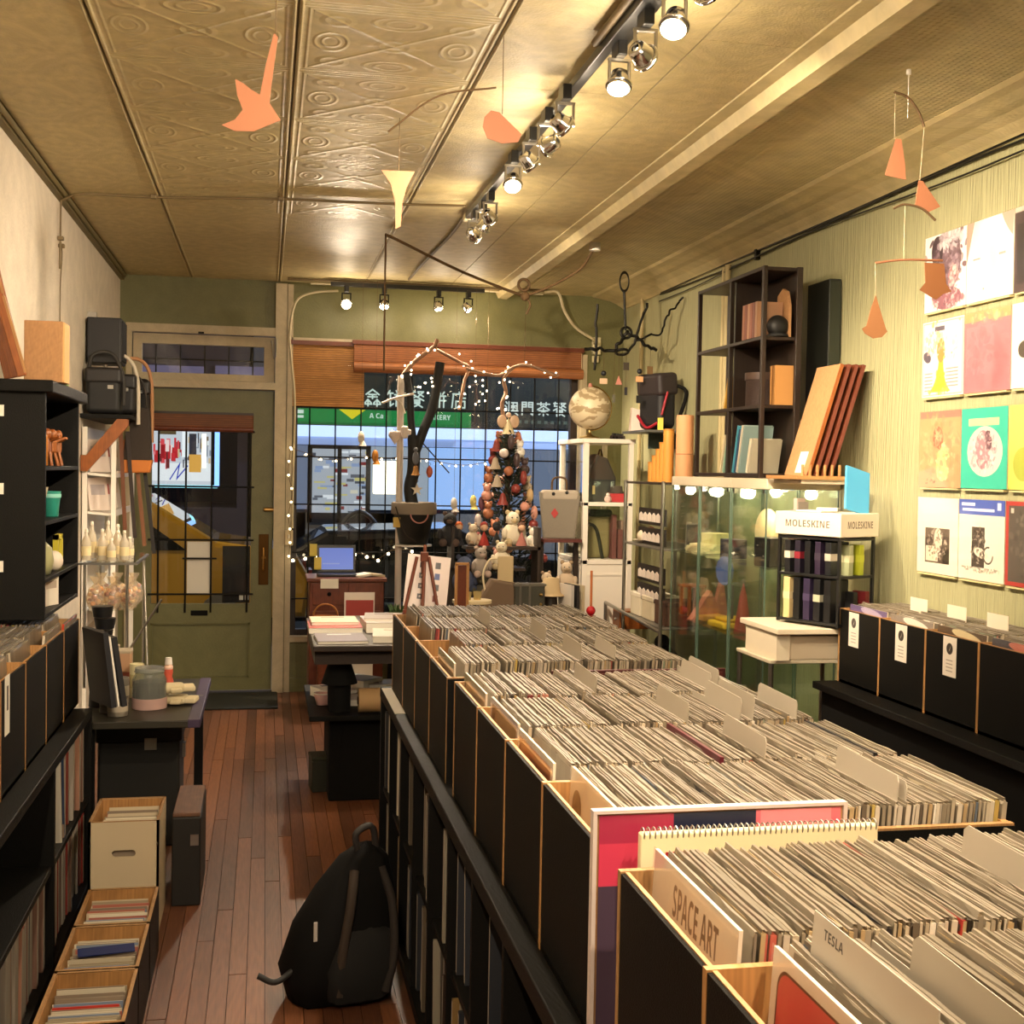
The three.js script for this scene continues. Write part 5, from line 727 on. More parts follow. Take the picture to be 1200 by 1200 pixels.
    ['cream record cover with blue band and black ink drawing', (c, w, h) => { c.fillStyle = '#eadfca'; c.fillRect(0, 0, w, h); c.fillStyle = '#4b5fae'; c.fillRect(0, 0, w, h * 0.19); c.fillStyle = '#cfd6ee'; c.fillRect(w * 0.06, h * 0.04, w * 0.3, h * 0.04); c.fillRect(w * 0.08, h * 0.11, w * 0.7, h * 0.035); c.fillRect(w * 0.84, h * 0.03, w * 0.08, h * 0.09); c.fillStyle = '#463d38'; c.fillRect(w * 0.3, h * 0.34, w * 0.28, h * 0.5); c.fillStyle = '#e0d4c0'; c.beginPath(); c.ellipse(w * 0.5, h * 0.66, w * 0.16, h * 0.06, 0.2, 0, 7); c.fill(); c.strokeStyle = '#4a413a'; c.lineWidth = 7; c.beginPath(); c.arc(w * 0.66, h * 0.68, w * 0.1, 0, 5); c.stroke(); c.fillStyle = '#a39a8c'; for (let i = 0; i < 9; i++) c.fillRect(w * (0.08 + i * 0.09), h * (0.84 + (i % 2) * 0.03), w * 0.07, h * 0.02); }],
    ['red bordered grey record cover at the end of the bottom row', (c, w, h) => { c.fillStyle = '#b0403a'; c.fillRect(0, 0, w, h); c.fillStyle = '#5a534c'; c.fillRect(w * 0.06, h * 0.05, w * 0.88, h * 0.9); c.fillStyle = '#dcd2c4'; c.fillRect(w * 0.1, h * 0.08, w * 0.06, h * 0.06); }]];
  art.forEach(([l, draw], i) => {
    const r = i / 3 | 0, q = i % 3, t = T('wall_record', l, 'record cover', null, [XR - 0.006, rows[r] - LPW, cols[q] + LPW / 2]); t.rotation.z = 0.012;
    const j = P('jacket', new THREE.BoxGeometry(0.006, LPW - 0.006, LPW - 0.006).translate(-0.004, LPW / 2, 0), M('#d8cbb4', 0.5), t);
    P('cover_print', facePlane(LPW - 0.006, LPW - 0.006, -0.0085, LPW / 2, 0, -PI / 2), printed(320, 320, (c, w, h) => { draw(c, w, h); extra[i]?.(c, w, h); }, 0.35), j);
    P('plastic_sleeve', bx(0.0006, LPW, LPW, -0.0105, LPW / 2, 0), M('#ffffff', 0.1, { transmission: 1, thickness: 0, ior: 1.3 }), t);
    P('ledge', bx(0.018, 0.006, LPW * 0.9, -0.004, -0.003, 0), M('#cfc08c', 0.5), t);
  });
}
// three glass display cabinets with pale tops
{
  const x0 = 2.3, x1 = 2.66, zs = [-6.81, -6.35, -5.89, -5.43];
  for (let i = 0; i < 3; i++) {
    const a = zs[i] + 0.012, b = zs[i + 1] - 0.012, zm = (a + b) / 2;
    const c = T('glass_cabinet', ['glass display cabinet with pale top nearest the wire rack', 'glass display cabinet with pale top in the middle of three', 'glass display cabinet with pale top beside the notebook stand'][i], 'cabinet', null, [0, 0, 0]);
    P('top_cap', rb(x1 - x0 + 0.012, 0.05, b - a + 0.02, 0.004, (x0 + x1) / 2, 1.605, zm), M('#e3d3b8', 0.5), c); P('plinth', rb(x1 - x0, 0.1, b - a, 0.004, (x0 + x1) / 2, 0.05, zm), M('#cabfa8', 0.5), c);
    P('glass_side', bc(x0, x1, 0.1, 1.58, b - 0.004, b), MAT.greenGlass, c); P('glass_side', bc(x0, x1, 0.1, 1.58, a, a + 0.004), MAT.greenGlass, c);
    P('glass_door', bc(x0, x0 + 0.004, 0.1, 1.58, a + 0.006, b - 0.006), MAT.greenGlass, c); P('glass_back', bc(x1 - 0.004, x1, 0.1, 1.58, a, b), MAT.greenGlass, c);
    P('edge_strip', [[x0, a], [x0, b], [x1, a], [x1, b]].map(([x, z]) => bx(0.006, 1.48, 0.006, x, 0.84, z)), M('#5b6f60', 0.25), c);
    P('hinge', [bx(0.03, 0.03, 0.02, x0 + 0.01, 1.57, a + 0.03), bx(0.02, 0.02, 0.02, x0 + 0.006, 1.57, b - 0.03)], MAT.chrome, c);
    for (const y of [0.47, 0.83, 1.2]) P('glass_shelf', bc(x0 + 0.008, x1 - 0.008, y, y + 0.006, a + 0.008, b - 0.008), MAT.greenGlass, c);
    const lamp = T('cabinet_lamp', 'tiny glowing downlight under the pale top of a glass cabinet', 'lamp', 'downlights in the glass cabinets', [2.5, 1.573, zm]); P('lamp_disc', cy(0.03, 0.03, 0.008, 0, 0.002, 0), glow('#fff2cc', 2), lamp);
    P('lamp_rim', new THREE.TorusGeometry(0.033, 0.004, 6, 20).rotateX(PI / 2), MAT.chrome, lamp);
    const pl = new THREE.PointLight(LAMP_COLOR, 0.3, 0, 2); pl.position.set(2.48, 1.55, zm); pl.castShadow = true; pl.shadow.radius = 1.5; scene.add(pl);
  }
  // goods on the glass shelves
  const goods = (name, label, cat, x, y, z, turn, parts) => { const g = T(name, label, cat, null, [x, y, z], turn); for (const [n, geo, m] of parts) P(n, geo, m, g); return g; };
  goods('paper_stack', 'stack of cream papers in the cabinet near the wire rack', 'paper', 2.46, 1.207, -6.58, 0.1, [['sheets', [0, 1, 2, 3].map(i => bx(0.2, 0.012, 0.26 - i * 0.03, 0, 0.007 + i * 0.013, 0, 0, i * 0.2)), M('#e6d6a8', 0.6)], ['cover', bx(0.12, 0.06, 0.12, 0.02, 0.08, 0.02, 0, 0.3), M('#d8c992', 0.6)]]);
  goods('sketch', 'small framed charcoal sketch in the glass cabinet by the wire rack', 'picture', 2.4, 1.207, -6.72, -PI / 2 + 0.3, [['frame', bx(0.13, 0.16, 0.01, 0, 0.08, 0), M('#8f8a7a', 0.5)], ['print', bx(0.11, 0.14, 0.002, 0, 0.08, 0.006), M('#4e4a40', 0.6)]]);
  goods('blue_box', 'dark blue box with round blue disc in the middle glass cabinet', 'box', 2.4, 1.07, -6.1, -PI / 2 + 0.2, [['box', rb(0.12, 0.1, 0.09, 0.004, 0, 0.19, 0), M('#26263a', 0.5)], ['disc', cy(0.075, 0.075, 0.012, 0, 0.075, 0.05, PI / 2, 0, 0, 28), M('#5a6ea8', 0.4)], ['post', cy(0.008, 0.008, 0.24, 0, -0.12, 0), MAT.steel]]);
  goods('teardrop_lamp', 'cream paper oval ornament in the glass cabinet by the notebooks', 'ornament', 2.45, 1.207, -5.78, 0, [['oval', sp(0.085, 0, 0.16, 0, [0.7, 1.35, 0.9], 18), M('#e8d3a0', 0.6)], ['stem', cy(0.006, 0.02, 0.06, 0, 0.03, 0), MAT.steel]]);
  goods('black_block', 'black speckled box on the top shelf beside the cream oval', 'box', 2.4, 1.207, -5.6, 0.2, [['box', rb(0.12, 0.14, 0.13, 0.005, 0, 0.07, 0), M('#101010', 0.4)], ['stud', [sp(0.006, -0.061, 0.05, 0.02), sp(0.006, -0.061, 0.1, -0.03)], MAT.chrome]]);
  goods('gift_bag', 'small white paper bag in the glass cabinet by the notebooks', 'bag', 2.52, 1.207, -5.58, 0, [['bag', ext([[-0.05, 0], [0.05, 0], [0.065, 0.15], [-0.065, 0.16]], 0.05).translate(0, 0.1, 0), M('#efe2c8', 0.6)], ['handle', tube([[-0.02, 0.25, 0], [0, 0.3, 0], [0.02, 0.25, 0]], 0.003), MAT.rope]]);
  goods('brown_books', 'two brown boxes standing on the top shelf by the notebooks', 'box', 2.53, 1.207, -5.52, 0, [['box', rb(0.06, 0.16, 0.06, 0.004, -0.05, 0.08, 0.02), M('#6a4a40', 0.5)], ['box', rb(0.06, 0.11, 0.06, 0.004, 0.03, 0.055, 0), M('#4a342c', 0.5)]]);
  goods('pink_pennants', 'pink and orange patterned scarves on the lower cabinet shelf', 'scarf', 2.42, 0.837, -6.55, 0.2, [['fold', [ext([[-0.1, 0], [0.1, 0], [0.02, 0.16]], 0.05), ext([[0.03, 0], [0.14, 0], [0.1, 0.22]], 0.04)], M('#c0705c', 0.7)], ['fold_two', rb(0.16, 0.03, 0.1, 0.01, 0, 0.015, 0.06), M('#d08a4a', 0.7)]]);
  goods('red_tower', 'red paper tower beside a yellow cloth in the middle cabinet', 'ornament', 2.42, 0.837, -6.0, 0, [['tower', lathe([[0.001, 0], [0.045, 0.001], [0.02, 0.18], [0.001, 0.26]]), M('#b5483c', 0.5)], ['finial', sp(0.012, 0, 0.262, 0), MAT.steel]]);
  goods('yellow_cloth', 'folded yellow cloth on the lower shelf of the middle cabinet', 'cloth', 2.42, 0.837, -6.17, 0.1, [['fold', rb(0.18, 0.035, 0.2, 0.015, 0, 0.018, 0), M('#d0a818', 0.8)], ['fold_top', rb(0.14, 0.02, 0.16, 0.01, 0.01, 0.045, 0.01), M('#c89a14', 0.8)]]);
  goods('wooden_stool_model', 'small brown wooden stool model in the cabinet near the wire rack', 'ornament', 2.4, 0.837, -6.72, 0.2, [['seat', rb(0.12, 0.015, 0.12, 0.004, 0, 0.17, 0), MAT.orangeWood], ['leg', bx(0.015, 0.16, 0.015, -0.045, 0.082, -0.045), MAT.orangeWood], ['leg', bx(0.015, 0.16, 0.015, 0.045, 0.082, -0.045), MAT.orangeWood], ['leg', bx(0.015, 0.16, 0.015, -0.045, 0.082, 0.045), MAT.orangeWood], ['leg', bx(0.015, 0.16, 0.015, 0.045, 0.082, 0.045), MAT.orangeWood]]);
  goods('silver_bangles', 'silver wire bangles on the shelf beside the notebooks', 'bangle', 2.38, 0.837, -5.7, 0, [['ring', new THREE.TorusGeometry(0.05, 0.004, 6, 28).rotateY(1.2).translate(0, 0.055, 0), MAT.chrome], ['ring', new THREE.TorusGeometry(0.045, 0.004, 6, 28).rotateY(0.7).translate(0.02, 0.05, 0.04), MAT.chrome]]);
  goods('beige_roll', 'rolled beige cloth in the glass cabinet beside the notebooks', 'cloth', 2.45, 0.837, -5.86, 0, [['roll', cy(0.04, 0.04, 0.16, 0, 0.04, 0, PI / 2, 0, 0, 16), M('#b8ab84', 0.8)], ['tie', new THREE.TorusGeometry(0.041, 0.003, 6, 20).translate(0, 0.04, 0), MAT.rope]]);
  goods('dish', 'shallow pink dish on the lowest cabinet shelf', 'dish', 2.42, 0.477, -5.68, 0, [['bowl', lathe([[0.001, 0.004], [0.03, 0.003], [0.08, 0.035], [0.077, 0.037], [0.028, 0.008]], 0, 0, 0, 28), M('#a8584c', 0.35)], ['foot', cy(0.03, 0.03, 0.006, 0, 0.003, 0), M('#8a4a40', 0.4)]]);
  goods('grey_tray', 'pale grey tray on the lowest cabinet shelf', 'tray', 2.45, 0.477, -6.15, 0, [['base', bx(0.24, 0.01, 0.3, 0, 0.005, 0), M('#a49a8a', 0.4)], ['rim', [bx(0.24, 0.03, 0.008, 0, 0.015, 0.15), bx(0.24, 0.03, 0.008, 0, 0.015, -0.15), bx(0.008, 0.03, 0.3, -0.12, 0.015, 0)], M('#b4aa9a', 0.4)]]);
}
// dark bookcase on top of the cabinets
{
  const b = T('bookcase', 'dark wooden open bookcase standing on the glass cabinets', 'bookcase'); const x0 = 2.302, x1 = 2.5, y0 = 1.632, y1 = 2.64, zs = [-6.45, -5.98, -5.56];
  for (const [i, z] of zs.entries()) { P('front_post', rb(0.022, y1 - y0, 0.022, 0.003, x0 + 0.011, (y0 + y1) / 2, z), MAT.darkWood, b); P('rear_post', rb(0.03, y1 - y0, 0.022, 0.003, x1 - 0.012, (y0 + y1) / 2, z), MAT.darkWood, b); }
  for (const y of [1.645, 1.975, 2.3, 2.63]) for (let i = 0; i < 2; i++) P('shelf', uvm(rb(x1 - x0, 0.018, zs[i + 1] - zs[i] - 0.01, 0.003, (x0 + x1) / 2, y, (zs[i] + zs[i + 1]) / 2)), MAT.darkWood, b);
  P('back_panel', uvm(bc(x1 - 0.012, x1 - 0.004, y0, y1, zs[1], zs[2])), MAT.darkWood, b);
  P('divider', uvm(bc(x0 + 0.03, x1 - 0.01, y0, y1, zs[1] - 0.008, zs[1] + 0.008)), MAT.darkWood, b);
  const bk = (label, g, x, y, z, t, h, d, col, tilt) => { const k = T('book', label, 'book', g, [x, y, z]); k.rotation.x = tilt; P('cover', [bx(d, h, 0.002, 0, h / 2, -t / 2), bx(d, h, 0.002, 0, h / 2, t / 2), bx(0.002, h, t, -d / 2, h / 2, 0)], M(col, 0.45), k); P('pages', bx(d - 0.006, h - 0.006, t - 0.002, 0.002, h / 2, 0), MAT.paper, k); };
  for (let i = 0; i < 6; i++) bk('slim book with brown cover on the top bookcase shelf', 'books on the top bookcase shelf', 2.37, 2.31, -5.8 + i * 0.032, 0.026, 0.17, 0.13, ['#a86a4a', '#8a4a38', '#b8886a', '#9a5a44', '#7a4438', '#a0785a'][i], 0.02);
  ['#4a9ab0', '#2a4a6a', '#c8c0ac', '#8aa09a', '#d8cdb4', '#b0a890'].forEach((c, i) => bk(['turquoise book leaning on the lowest bookcase shelf', 'navy book leaning beside the turquoise book', 'pale book leaning behind the navy book', 'grey green book leaning on the lowest bookcase shelf', 'cream book leaning at the end of the lowest shelf', 'thin grey book leaning at the end of the lowest shelf'][i], null, 2.38, 1.658, -5.9 + i * 0.028 + (i > 3 ? 0.07 : 0), 0.016, [0.24, 0.22, 0.24, 0.24, 0.17, 0.17][i], 0.15, c, 0.28));
  ['#d8c8a4', '#8fae98'].forEach((c, i) => bk(['cream book leaning in the farther bay of the bookcase', 'mint book leaning in the farther bay of the bookcase'][i], null, 2.4, 1.658, -6.14 + i * 0.04, 0.014, 0.2 - i * 0.06, 0.14, c, 0.3));
  bk('yellow book leaning on the middle shelf of the farther bay', null, 2.4, 1.986, -6.1, 0.014, 0.17, 0.14, '#c89a3a', 0.3);
  for (let i = 0; i < 2; i++) { const c = T('card_case', 'small white card standing in the upper farther bay', 'card', 'cards in the upper farther bay', [2.4, 2.31, -6.12 + i * 0.04]); P('card', bx(0.08, 0.09, 0.004, 0, 0.045, 0), M('#c9bfae', 0.6), c); P('print', bx(0.06, 0.03, 0.001, 0, 0.06, 0.003), M('#9a9082', 0.6), c); }
  const bu = T('bust_board', 'round topped tan board behind the books on the bookcase', 'board', null, [2.45, 2.31, -5.65]); P('board', ext([[-0.08, 0], [0.08, 0], [0.08, 0.15], [0.05, 0.22], [0, 0.24], [-0.06, 0.21]], 0.012).rotateY(-PI / 2), MAT.carton, bu); P('foot', bx(0.06, 0.008, 0.1, -0.02, 0.004, 0), MAT.carton, bu);
  const hb = T('helmet', 'black rounded bag on the top bookcase shelf', 'bag', null, [2.4, 2.31, -5.6]); P('shell', sp(0.055, 0, 0.05, 0, [1, 1, 0.7], 16), M('#141414', 0.5), hb); P('brim', cy(0.05, 0.055, 0.012, 0, 0.006, 0), M('#1c1c1c', 0.6), hb);
  const bx2 = T('hat_box', 'dark patterned round box on the middle bookcase shelf', 'box', null, [2.4, 1.985, -5.76]); P('body', cy(0.085, 0.085, 0.13, 0, 0.065, 0, 0, 0, 0, 24), M('#3a2a24', 0.5, { bumpMap: TX.rough, bumpScale: 0.004 }), bx2); P('lid', cy(0.09, 0.09, 0.035, 0, 0.145, 0, 0, 0, 0, 24), M('#4a362c', 0.5), bx2);
  const sl = T('tan_box', 'tan carton sleeve on the middle bookcase shelf', 'box', null, [2.44, 1.985, -5.62]); P('sleeve', bx(0.1, 0.19, 0.06, 0, 0.095, 0), M('#c08a4c', 0.6), sl); P('seam', bx(0.002, 0.19, 0.004, -0.051, 0.095, 0), M('#8a5c2c', 0.6), sl);
  // tall black panel against the wall, brown boards in a slotted stand
  const bp = T('flat_case', 'tall flat black case standing against the sage wall', 'case', null, [2.63, 1.634, -5.59]); P('body', rb(0.06, 0.945, 0.24, 0.004, 0, 0.473, 0), M('#10120c', 0.5), bp); P('edge', rb(0.058, 0.93, 0.006, 0.002, 0.0, 0.47, 0.122), M('#252a1c', 0.6), bp);
  const rk = T('plate_rack', 'small wooden slotted rack on the glass cabinet top', 'rack', null, [2.42, 1.632, -5.24]); P('base', bx(0.28, 0.016, 0.34, 0, 0.008, 0), MAT.ply, rk);
  for (let i = 0; i < 6; i++) P('peg', cy(0.007, 0.007, 0.05, -0.1 + i * 0.035, 0.04, 0.14, 0, 0, 0, 8), MAT.ply, rk);
  P('bracket', [bx(0.26, 0.02, 0.3, 0.02, -0.01, 0)], M('#e3d3b8', 0.5), rk);
  for (let i = 0; i < 4; i++) { const w = T('cork_board', ['plain cork board with small white label leaning in the slotted rack', 'reddish framed board leaning in the slotted rack', 'brown framed board leaning in the slotted rack', 'last dark framed board leaning in the slotted rack'][i], 'board', null, [2.36 + i * 0.035, 1.648, -5.25]); w.rotation.z = -0.29; P('board', uvm(bx(0.014, 0.52, 0.24, 0, 0.26, 0)), i ? MAT.redWood : MAT.carton, w); P('edge', [bx(0.016, 0.52, 0.006, 0, 0.26, 0.122)], i ? M('#6a3424', 0.5) : MAT.orangeWood, w); if (!i) P('label', bx(0.002, 0.1, 0.08, -0.0085, 0.06, 0.03), MAT.paper, w); }
}
// notebook stand and the wire table under it
{
  const s = T('notebook_stand', 'notebook display stand with white MOLESKINE header', 'display stand', null, [2.385, 1.012, -4.985], 0.445); const w = 0.235, d = 0.335;
  const txt = printed(512, 150, (c, W, H) => { c.fillStyle = '#e9dcc6'; c.fillRect(0, 0, W, H); c.fillStyle = '#6a5f52'; c.font = 'bold 66px sans-serif'; c.textAlign = 'center'; c.fillText('MOLESKINE', W / 2, H * 0.64); });
  P('header_box', rb(w + 0.02, 0.1, d + 0.02, 0.004, 0, 0.43, 0), M('#e9dcc6', 0.55), s);
  P('header_print', facePlane(d, 0.094, -w / 2 - 0.0112, 0.43, 0, -PI / 2), txt, s); P('header_print', facePlane(w, 0.094, 0, 0.43, d / 2 + 0.0112), txt, s);
  for (const y of [0.01, 0.21, 0.37]) P('tray', rb(w, 0.012, d, 0.003, 0, y, 0), M('#1a1a1a', 0.4), s);
  for (const [x, z] of [[-1, -1], [-1, 1], [1, -1], [1, 1]]) P('corner_post', bx(0.012, 0.38, 0.012, x * (w / 2 - 0.006), 0.19, z * (d / 2 - 0.006)), M('#1a1a1a', 0.4), s);
  P('core', bx(0.06, 0.36, 0.14, 0.04, 0.19, -0.03), M('#0c0c0c', 0.6), s);
  const L = (x, y, z) => { const a = 0.445; return [2.385 + x * Math.cos(a) + z * Math.sin(a), 1.012 + y, -4.985 - x * Math.sin(a) + z * Math.cos(a)]; };
  const nbk = (label, x, y, z, t, h, d2, col, band, facing) => { const n = T('notebook', label, 'notebook', null, L(x, y, z), 0.445 + (facing ? PI / 2 : 0)); P('cover', rb(d2, h, t, 0.003, 0, h / 2, 0), M(col, 0.45), n); P('pages', bx(d2 - 0.004, h - 0.006, t * 0.7, 0.003, h / 2, 0), MAT.paper, n); P('band', bx(d2 + 0.001, 0.03, t + 0.001, 0, h * 0.55, 0), M(band, 0.5), n); };
  const cs = ['#1a1a1c', '#221c2a', '#141416', '#2a1e34', '#16181c'];
  for (let i = 0; i < 5; i++) { nbk(['black notebook with white tag on the upper tray of the stand', 'dark notebook with red band on the upper tray', 'black notebook second along the upper tray', 'plum notebook on the upper tray', 'black notebook at the corner of the upper tray'][i], -0.05, 0.216, -0.12 + i * 0.055, 0.03, 0.14, 0.12, cs[i], ['#d8cdb8', '#8a2430', '#101010', '#3a3040', '#b8b0a0'][i], 0); nbk(['tall cream boxed notebook on the lower tray', 'black boxed notebook beside the cream one', 'purple notebook on the lower tray', 'black notebook with pale tag on the lower tray', 'black notebook at the end of the lower tray'][i], -0.05, 0.016, -0.12 + i * 0.055, 0.035, 0.18, 0.12, ['#d8c08a', '#141414', '#2e2440', '#17171a', '#121214'][i], ['#e0cfa4', '#141414', '#463a5a', '#b9b49a', '#1a1a1a'][i], 0); }
  for (let i = 0; i < 4; i++) nbk(['lime yellow notebook facing the wall bin', 'pale green notebook facing the wall bin', 'dark red notebook facing the wall bin', 'black notebook facing the wall bin'][i], [0.04, -0.03, 0.085, 0.005][i], i < 2 ? 0.216 : 0.016, 0.125, 0.028, 0.13, 0.07, ['#a8b02a', '#9aa07a', '#6a1c20', '#161616'][i], ['#b8c03a', '#c8c8a0', '#8a2a2c', '#222'][i], 1);
  const bn = T('notebook', 'bright blue notebook propped up on the MOLESKINE header', 'notebook', null, [2.46, 1.495, -4.86], 0.3); bn.rotation.order = 'YXZ'; bn.rotation.x = -0.3; bn.rotation.z = -0.28;
  P('cover', rb(0.13, 0.2, 0.012, 0.003, 0, 0.1, 0), M('#49a6d8', 0.4), bn); P('pages', bx(0.124, 0.19, 0.009, 0.004, 0.1, -0.001), MAT.paper, bn);
  const ob = T('open_booklet', 'open white booklet lying on the MOLESKINE header', 'booklet', null, [2.33, 1.493, -4.98], 0.5); P('page', bx(0.1, 0.006, 0.13, 0, 0.004, 0), MAT.paper, ob); P('page', bx(0.06, 0.012, 0.09, 0.05, 0.012, 0.03, 0, 0.4), MAT.paper, ob);
  const cr = T('card_holder', 'small grey business card holder on the MOLESKINE header', 'holder', null, [2.3, 1.493, -5.08], 0.5); P('tray', [bx(0.07, 0.006, 0.04, 0, 0.003, 0), bx(0.07, 0.04, 0.004, 0, 0.02, 0.02)], M('#8a8078', 0.4), cr); P('cards', bx(0.055, 0.05, 0.02, 0, 0.03, 0), M('#b09a90', 0.6), cr);
  const t = T('wire_table', 'low steel framed table under the notebook stand', 'table', null, [0, 0, 0]);
  P('top', rb(0.42, 0.016, 0.38, 0.004, 2.3, 0.86, -5.06), M('#cfc2a8', 0.5), t); for (const [x, z] of [[2.1, -5.23], [2.1, -4.88], [2.5, -5.23], [2.5, -4.88]]) P('leg', cy(0.011, 0.011, 0.855, x, 0.427, z, 0, 0, 0, 10), MAT.steel, t);
  P('stretcher', [bar([2.1, 0.12, -5.23], [2.1, 0.12, -4.88], 0.007), bar([2.1, 0.12, -4.88], [2.5, 0.12, -4.88], 0.007)], MAT.steel, t);
  const wb = T('white_carton', 'white carton between the wire table and the stand', 'box', null, [2.3, 0.869, -5.02]); P('body', rb(0.3, 0.1, 0.3, 0.004, 0, 0.05, 0), M('#ddccb0', 0.6), wb); P('side_flap', bx(0.06, 0.11, 0.34, -0.16, 0.055, 0), M('#e4d6bc', 0.6), wb);
  S('white_board', 'white board carrying the notebook stand', 'board', rb(0.42, 0.024, 0.42, 0.004, 2.31, 0.994, -5.03), M('#e6d8be', 0.5));
  const po = T('cork_drum', 'small brown drum under the wire table', 'drum', null, [2.25, 0, -4.98]); P('body', cy(0.06, 0.06, 0.56, 0, 0.28, 0, 0, 0, 0, 20), M('#9a6a40', 0.7), po); P('lid', cy(0.063, 0.063, 0.02, 0, 0.57, 0, 0, 0, 0, 20), M('#7d5430', 0.7), po);
}
// white cabinet with glass doors, globe, wire rack, display goods by the corner
{
  const c = T('white_cabinet', 'white cabinet with glass upper half near the window corner', 'cabinet'); const x0 = 2.085, x1 = 2.43, z0 = -8.72, z1 = -8.02, W = M('#ece2d4', 0.4);
  P('frame_post', [bc(x0, x0 + 0.035, 0, 1.84, z1 - 0.035, z1), bc(x1 - 0.03, x1, 0, 1.84, z1 - 0.035, z1), bc(x0, x0 + 0.035, 0, 1.84, z0, z0 + 0.04), bc(x1 - 0.03, x1, 0, 1.84, z0, z0 + 0.04)], W, c);
  P('top_board', rb(x1 - x0 + 0.02, 0.03, z1 - z0 + 0.02, 0.004, (x0 + x1) / 2, 1.855, (z0 + z1) / 2), W, c); P('middle_shelf', rb(x1 - x0, 0.025, z1 - z0, 0.003, (x0 + x1) / 2, 1.43, (z0 + z1) / 2), W, c); P('waist_board', rb(x1 - x0, 0.03, z1 - z0, 0.003, (x0 + x1) / 2, 1.04, (z0 + z1) / 2), W, c);
  P('lower_panel', [bc(x0 + 0.03, x1 - 0.03, 0.05, 1.03, z1 - 0.02, z1 - 0.008)], W, c); P('panel_moulding', [bc(x0 + 0.05, x1 - 0.05, 0.95, 0.965, z1 - 0.01, z1 - 0.002)], W, c);
  for (const [a, b] of [[0.76, 1.02], [0.44, 0.73], [0.1, 0.41]]) { const d = P('drawer', rb(0.02, b - a, z1 - z0 - 0.1, 0.004, x0 + 0.008, (a + b) / 2, (z0 + z1) / 2), W, c); P('knob', sp(0.016, x0 - 0.015, (a + b) / 2, (z0 + z1) / 2), MAT.steel, d); }
  P('glass_door', bc(x0 + 0.012, x0 + 0.016, 1.06, 1.83, z0 + 0.04, z1 - 0.035), MAT.glass, c); P('glass_side', bc(x0 + 0.035, x1 - 0.03, 1.06, 1.83, z1 - 0.02, z1 - 0.016), MAT.glass, c); P('door_bar', bc(x0 + 0.005, x0 + 0.02, 1.415, 1.445, z0 + 0.04, z1 - 0.03), W, c);
  const goods = (name, label, cat, pos, turn, parts) => { const g = T(name, label, cat, null, pos, turn); for (const [n, geo, m] of parts) P(n, geo, m, g); return g; };
  goods('grey_backpack', 'dark grey rucksack in the upper half of the white cabinet', 'bag', [2.24, 1.444, -8.25], 0.2, [['body', ext([[-0.09, 0], [0.09, 0], [0.1, 0.16], [0.04, 0.28], [-0.02, 0.3], [-0.08, 0.2]], 0.09, 0.02), M('#3a3a38', 0.8)], ['tag', bx(0.02, 0.06, 0.003, -0.06, 0.08, 0.07), M('#d8c78a', 0.6)], ['handle', tube([[0, 0.3, 0], [0.02, 0.36, 0], [0.04, 0.3, 0]], 0.006), MAT.blackMatt]]);
  goods('red_tin', 'red box with dark hat on the middle shelf of the white cabinet', 'box', [2.35, 1.443, -8.15], 0, [['box', rb(0.12, 0.06, 0.12, 0.005, 0, 0.03, 0), M('#c2303a', 0.4)], ['hat', [cy(0.06, 0.06, 0.01, 0, 0.066, 0), cy(0.04, 0.045, 0.04, 0, 0.09, 0)], M('#4a3a30', 0.7)]]);
  goods('beige_bag', 'beige satchel with dark strap in the lower half of the white cabinet', 'bag', [2.23, 1.056, -8.22], 0.1, [['body', rb(0.19, 0.29, 0.09, 0.03, 0, 0.145, 0), M('#8f8458', 0.8)], ['flap', rb(0.17, 0.05, 0.1, 0.02, 0.02, 0.31, 0), M('#2c3426', 0.7)], ['strap', tube([[-0.08, 0.24, 0.05], [-0.02, 0.2, 0.06], [0.03, 0.0, 0.06]], 0.012), M('#2a2a1c', 0.7)]]);
  goods('folded_scarf', 'folded patterned scarves in the lower half of the white cabinet', 'scarf', [2.36, 1.056, -8.18], 0, [['scarf', [bx(0.03, 0.3, 0.08, -0.02, 0.15, 0), bx(0.03, 0.2, 0.09, 0.02, 0.1, 0.01)], M('#7a4a44', 0.8)], ['scarf_two', bx(0.03, 0.26, 0.1, 0.045, 0.13, -0.02), M('#a88a78', 0.8)]]);
  goods('ornament_row', 'small pink ornament on the middle shelf of the white cabinet', 'ornament', [2.27, 1.443, -8.07], 0, [['base', sp(0.025, 0, 0.022, 0), M('#d8b0ac', 0.5)], ['top', sp(0.014, 0, 0.05, 0), M('#e6c8c0', 0.5)]]);
  const gl = T('globe', 'pale antique globe on the white cabinet', 'globe', null, [2.14, 1.87, -8.1]);
  P('ball', sp(0.143, 0, 0.205, 0, null, 28), new THREE.MeshPhysicalMaterial({ roughness: 0.4, map: dataTex(256, 128, (u, v) => { const a = tn(u, v, 1.1, 1.1, 3) + 0.5 * tn(u, v, 3, 3, 6); return a > 0.15 ? [0.66, 0.58, 0.44] : [0.85, 0.79, 0.66]; }) }), gl);
  P('meridian_ring', new THREE.TorusGeometry(0.15, 0.005, 6, 40, PI * 1.05).rotateZ(-PI / 2 - 0.1).translate(0, 0.205, 0), metal('#a08040', 0.35), gl); P('foot', lathe([[0.001, 0], [0.07, 0.001], [0.068, 0.012], [0.02, 0.022], [0.012, 0.05], [0.012, 0.06]]), metal('#a08a58', 0.4), gl); P('axis_cap', cy(0.01, 0.016, 0.03, 0.0, 0.358, 0), M('#c07a6a', 0.5), gl);
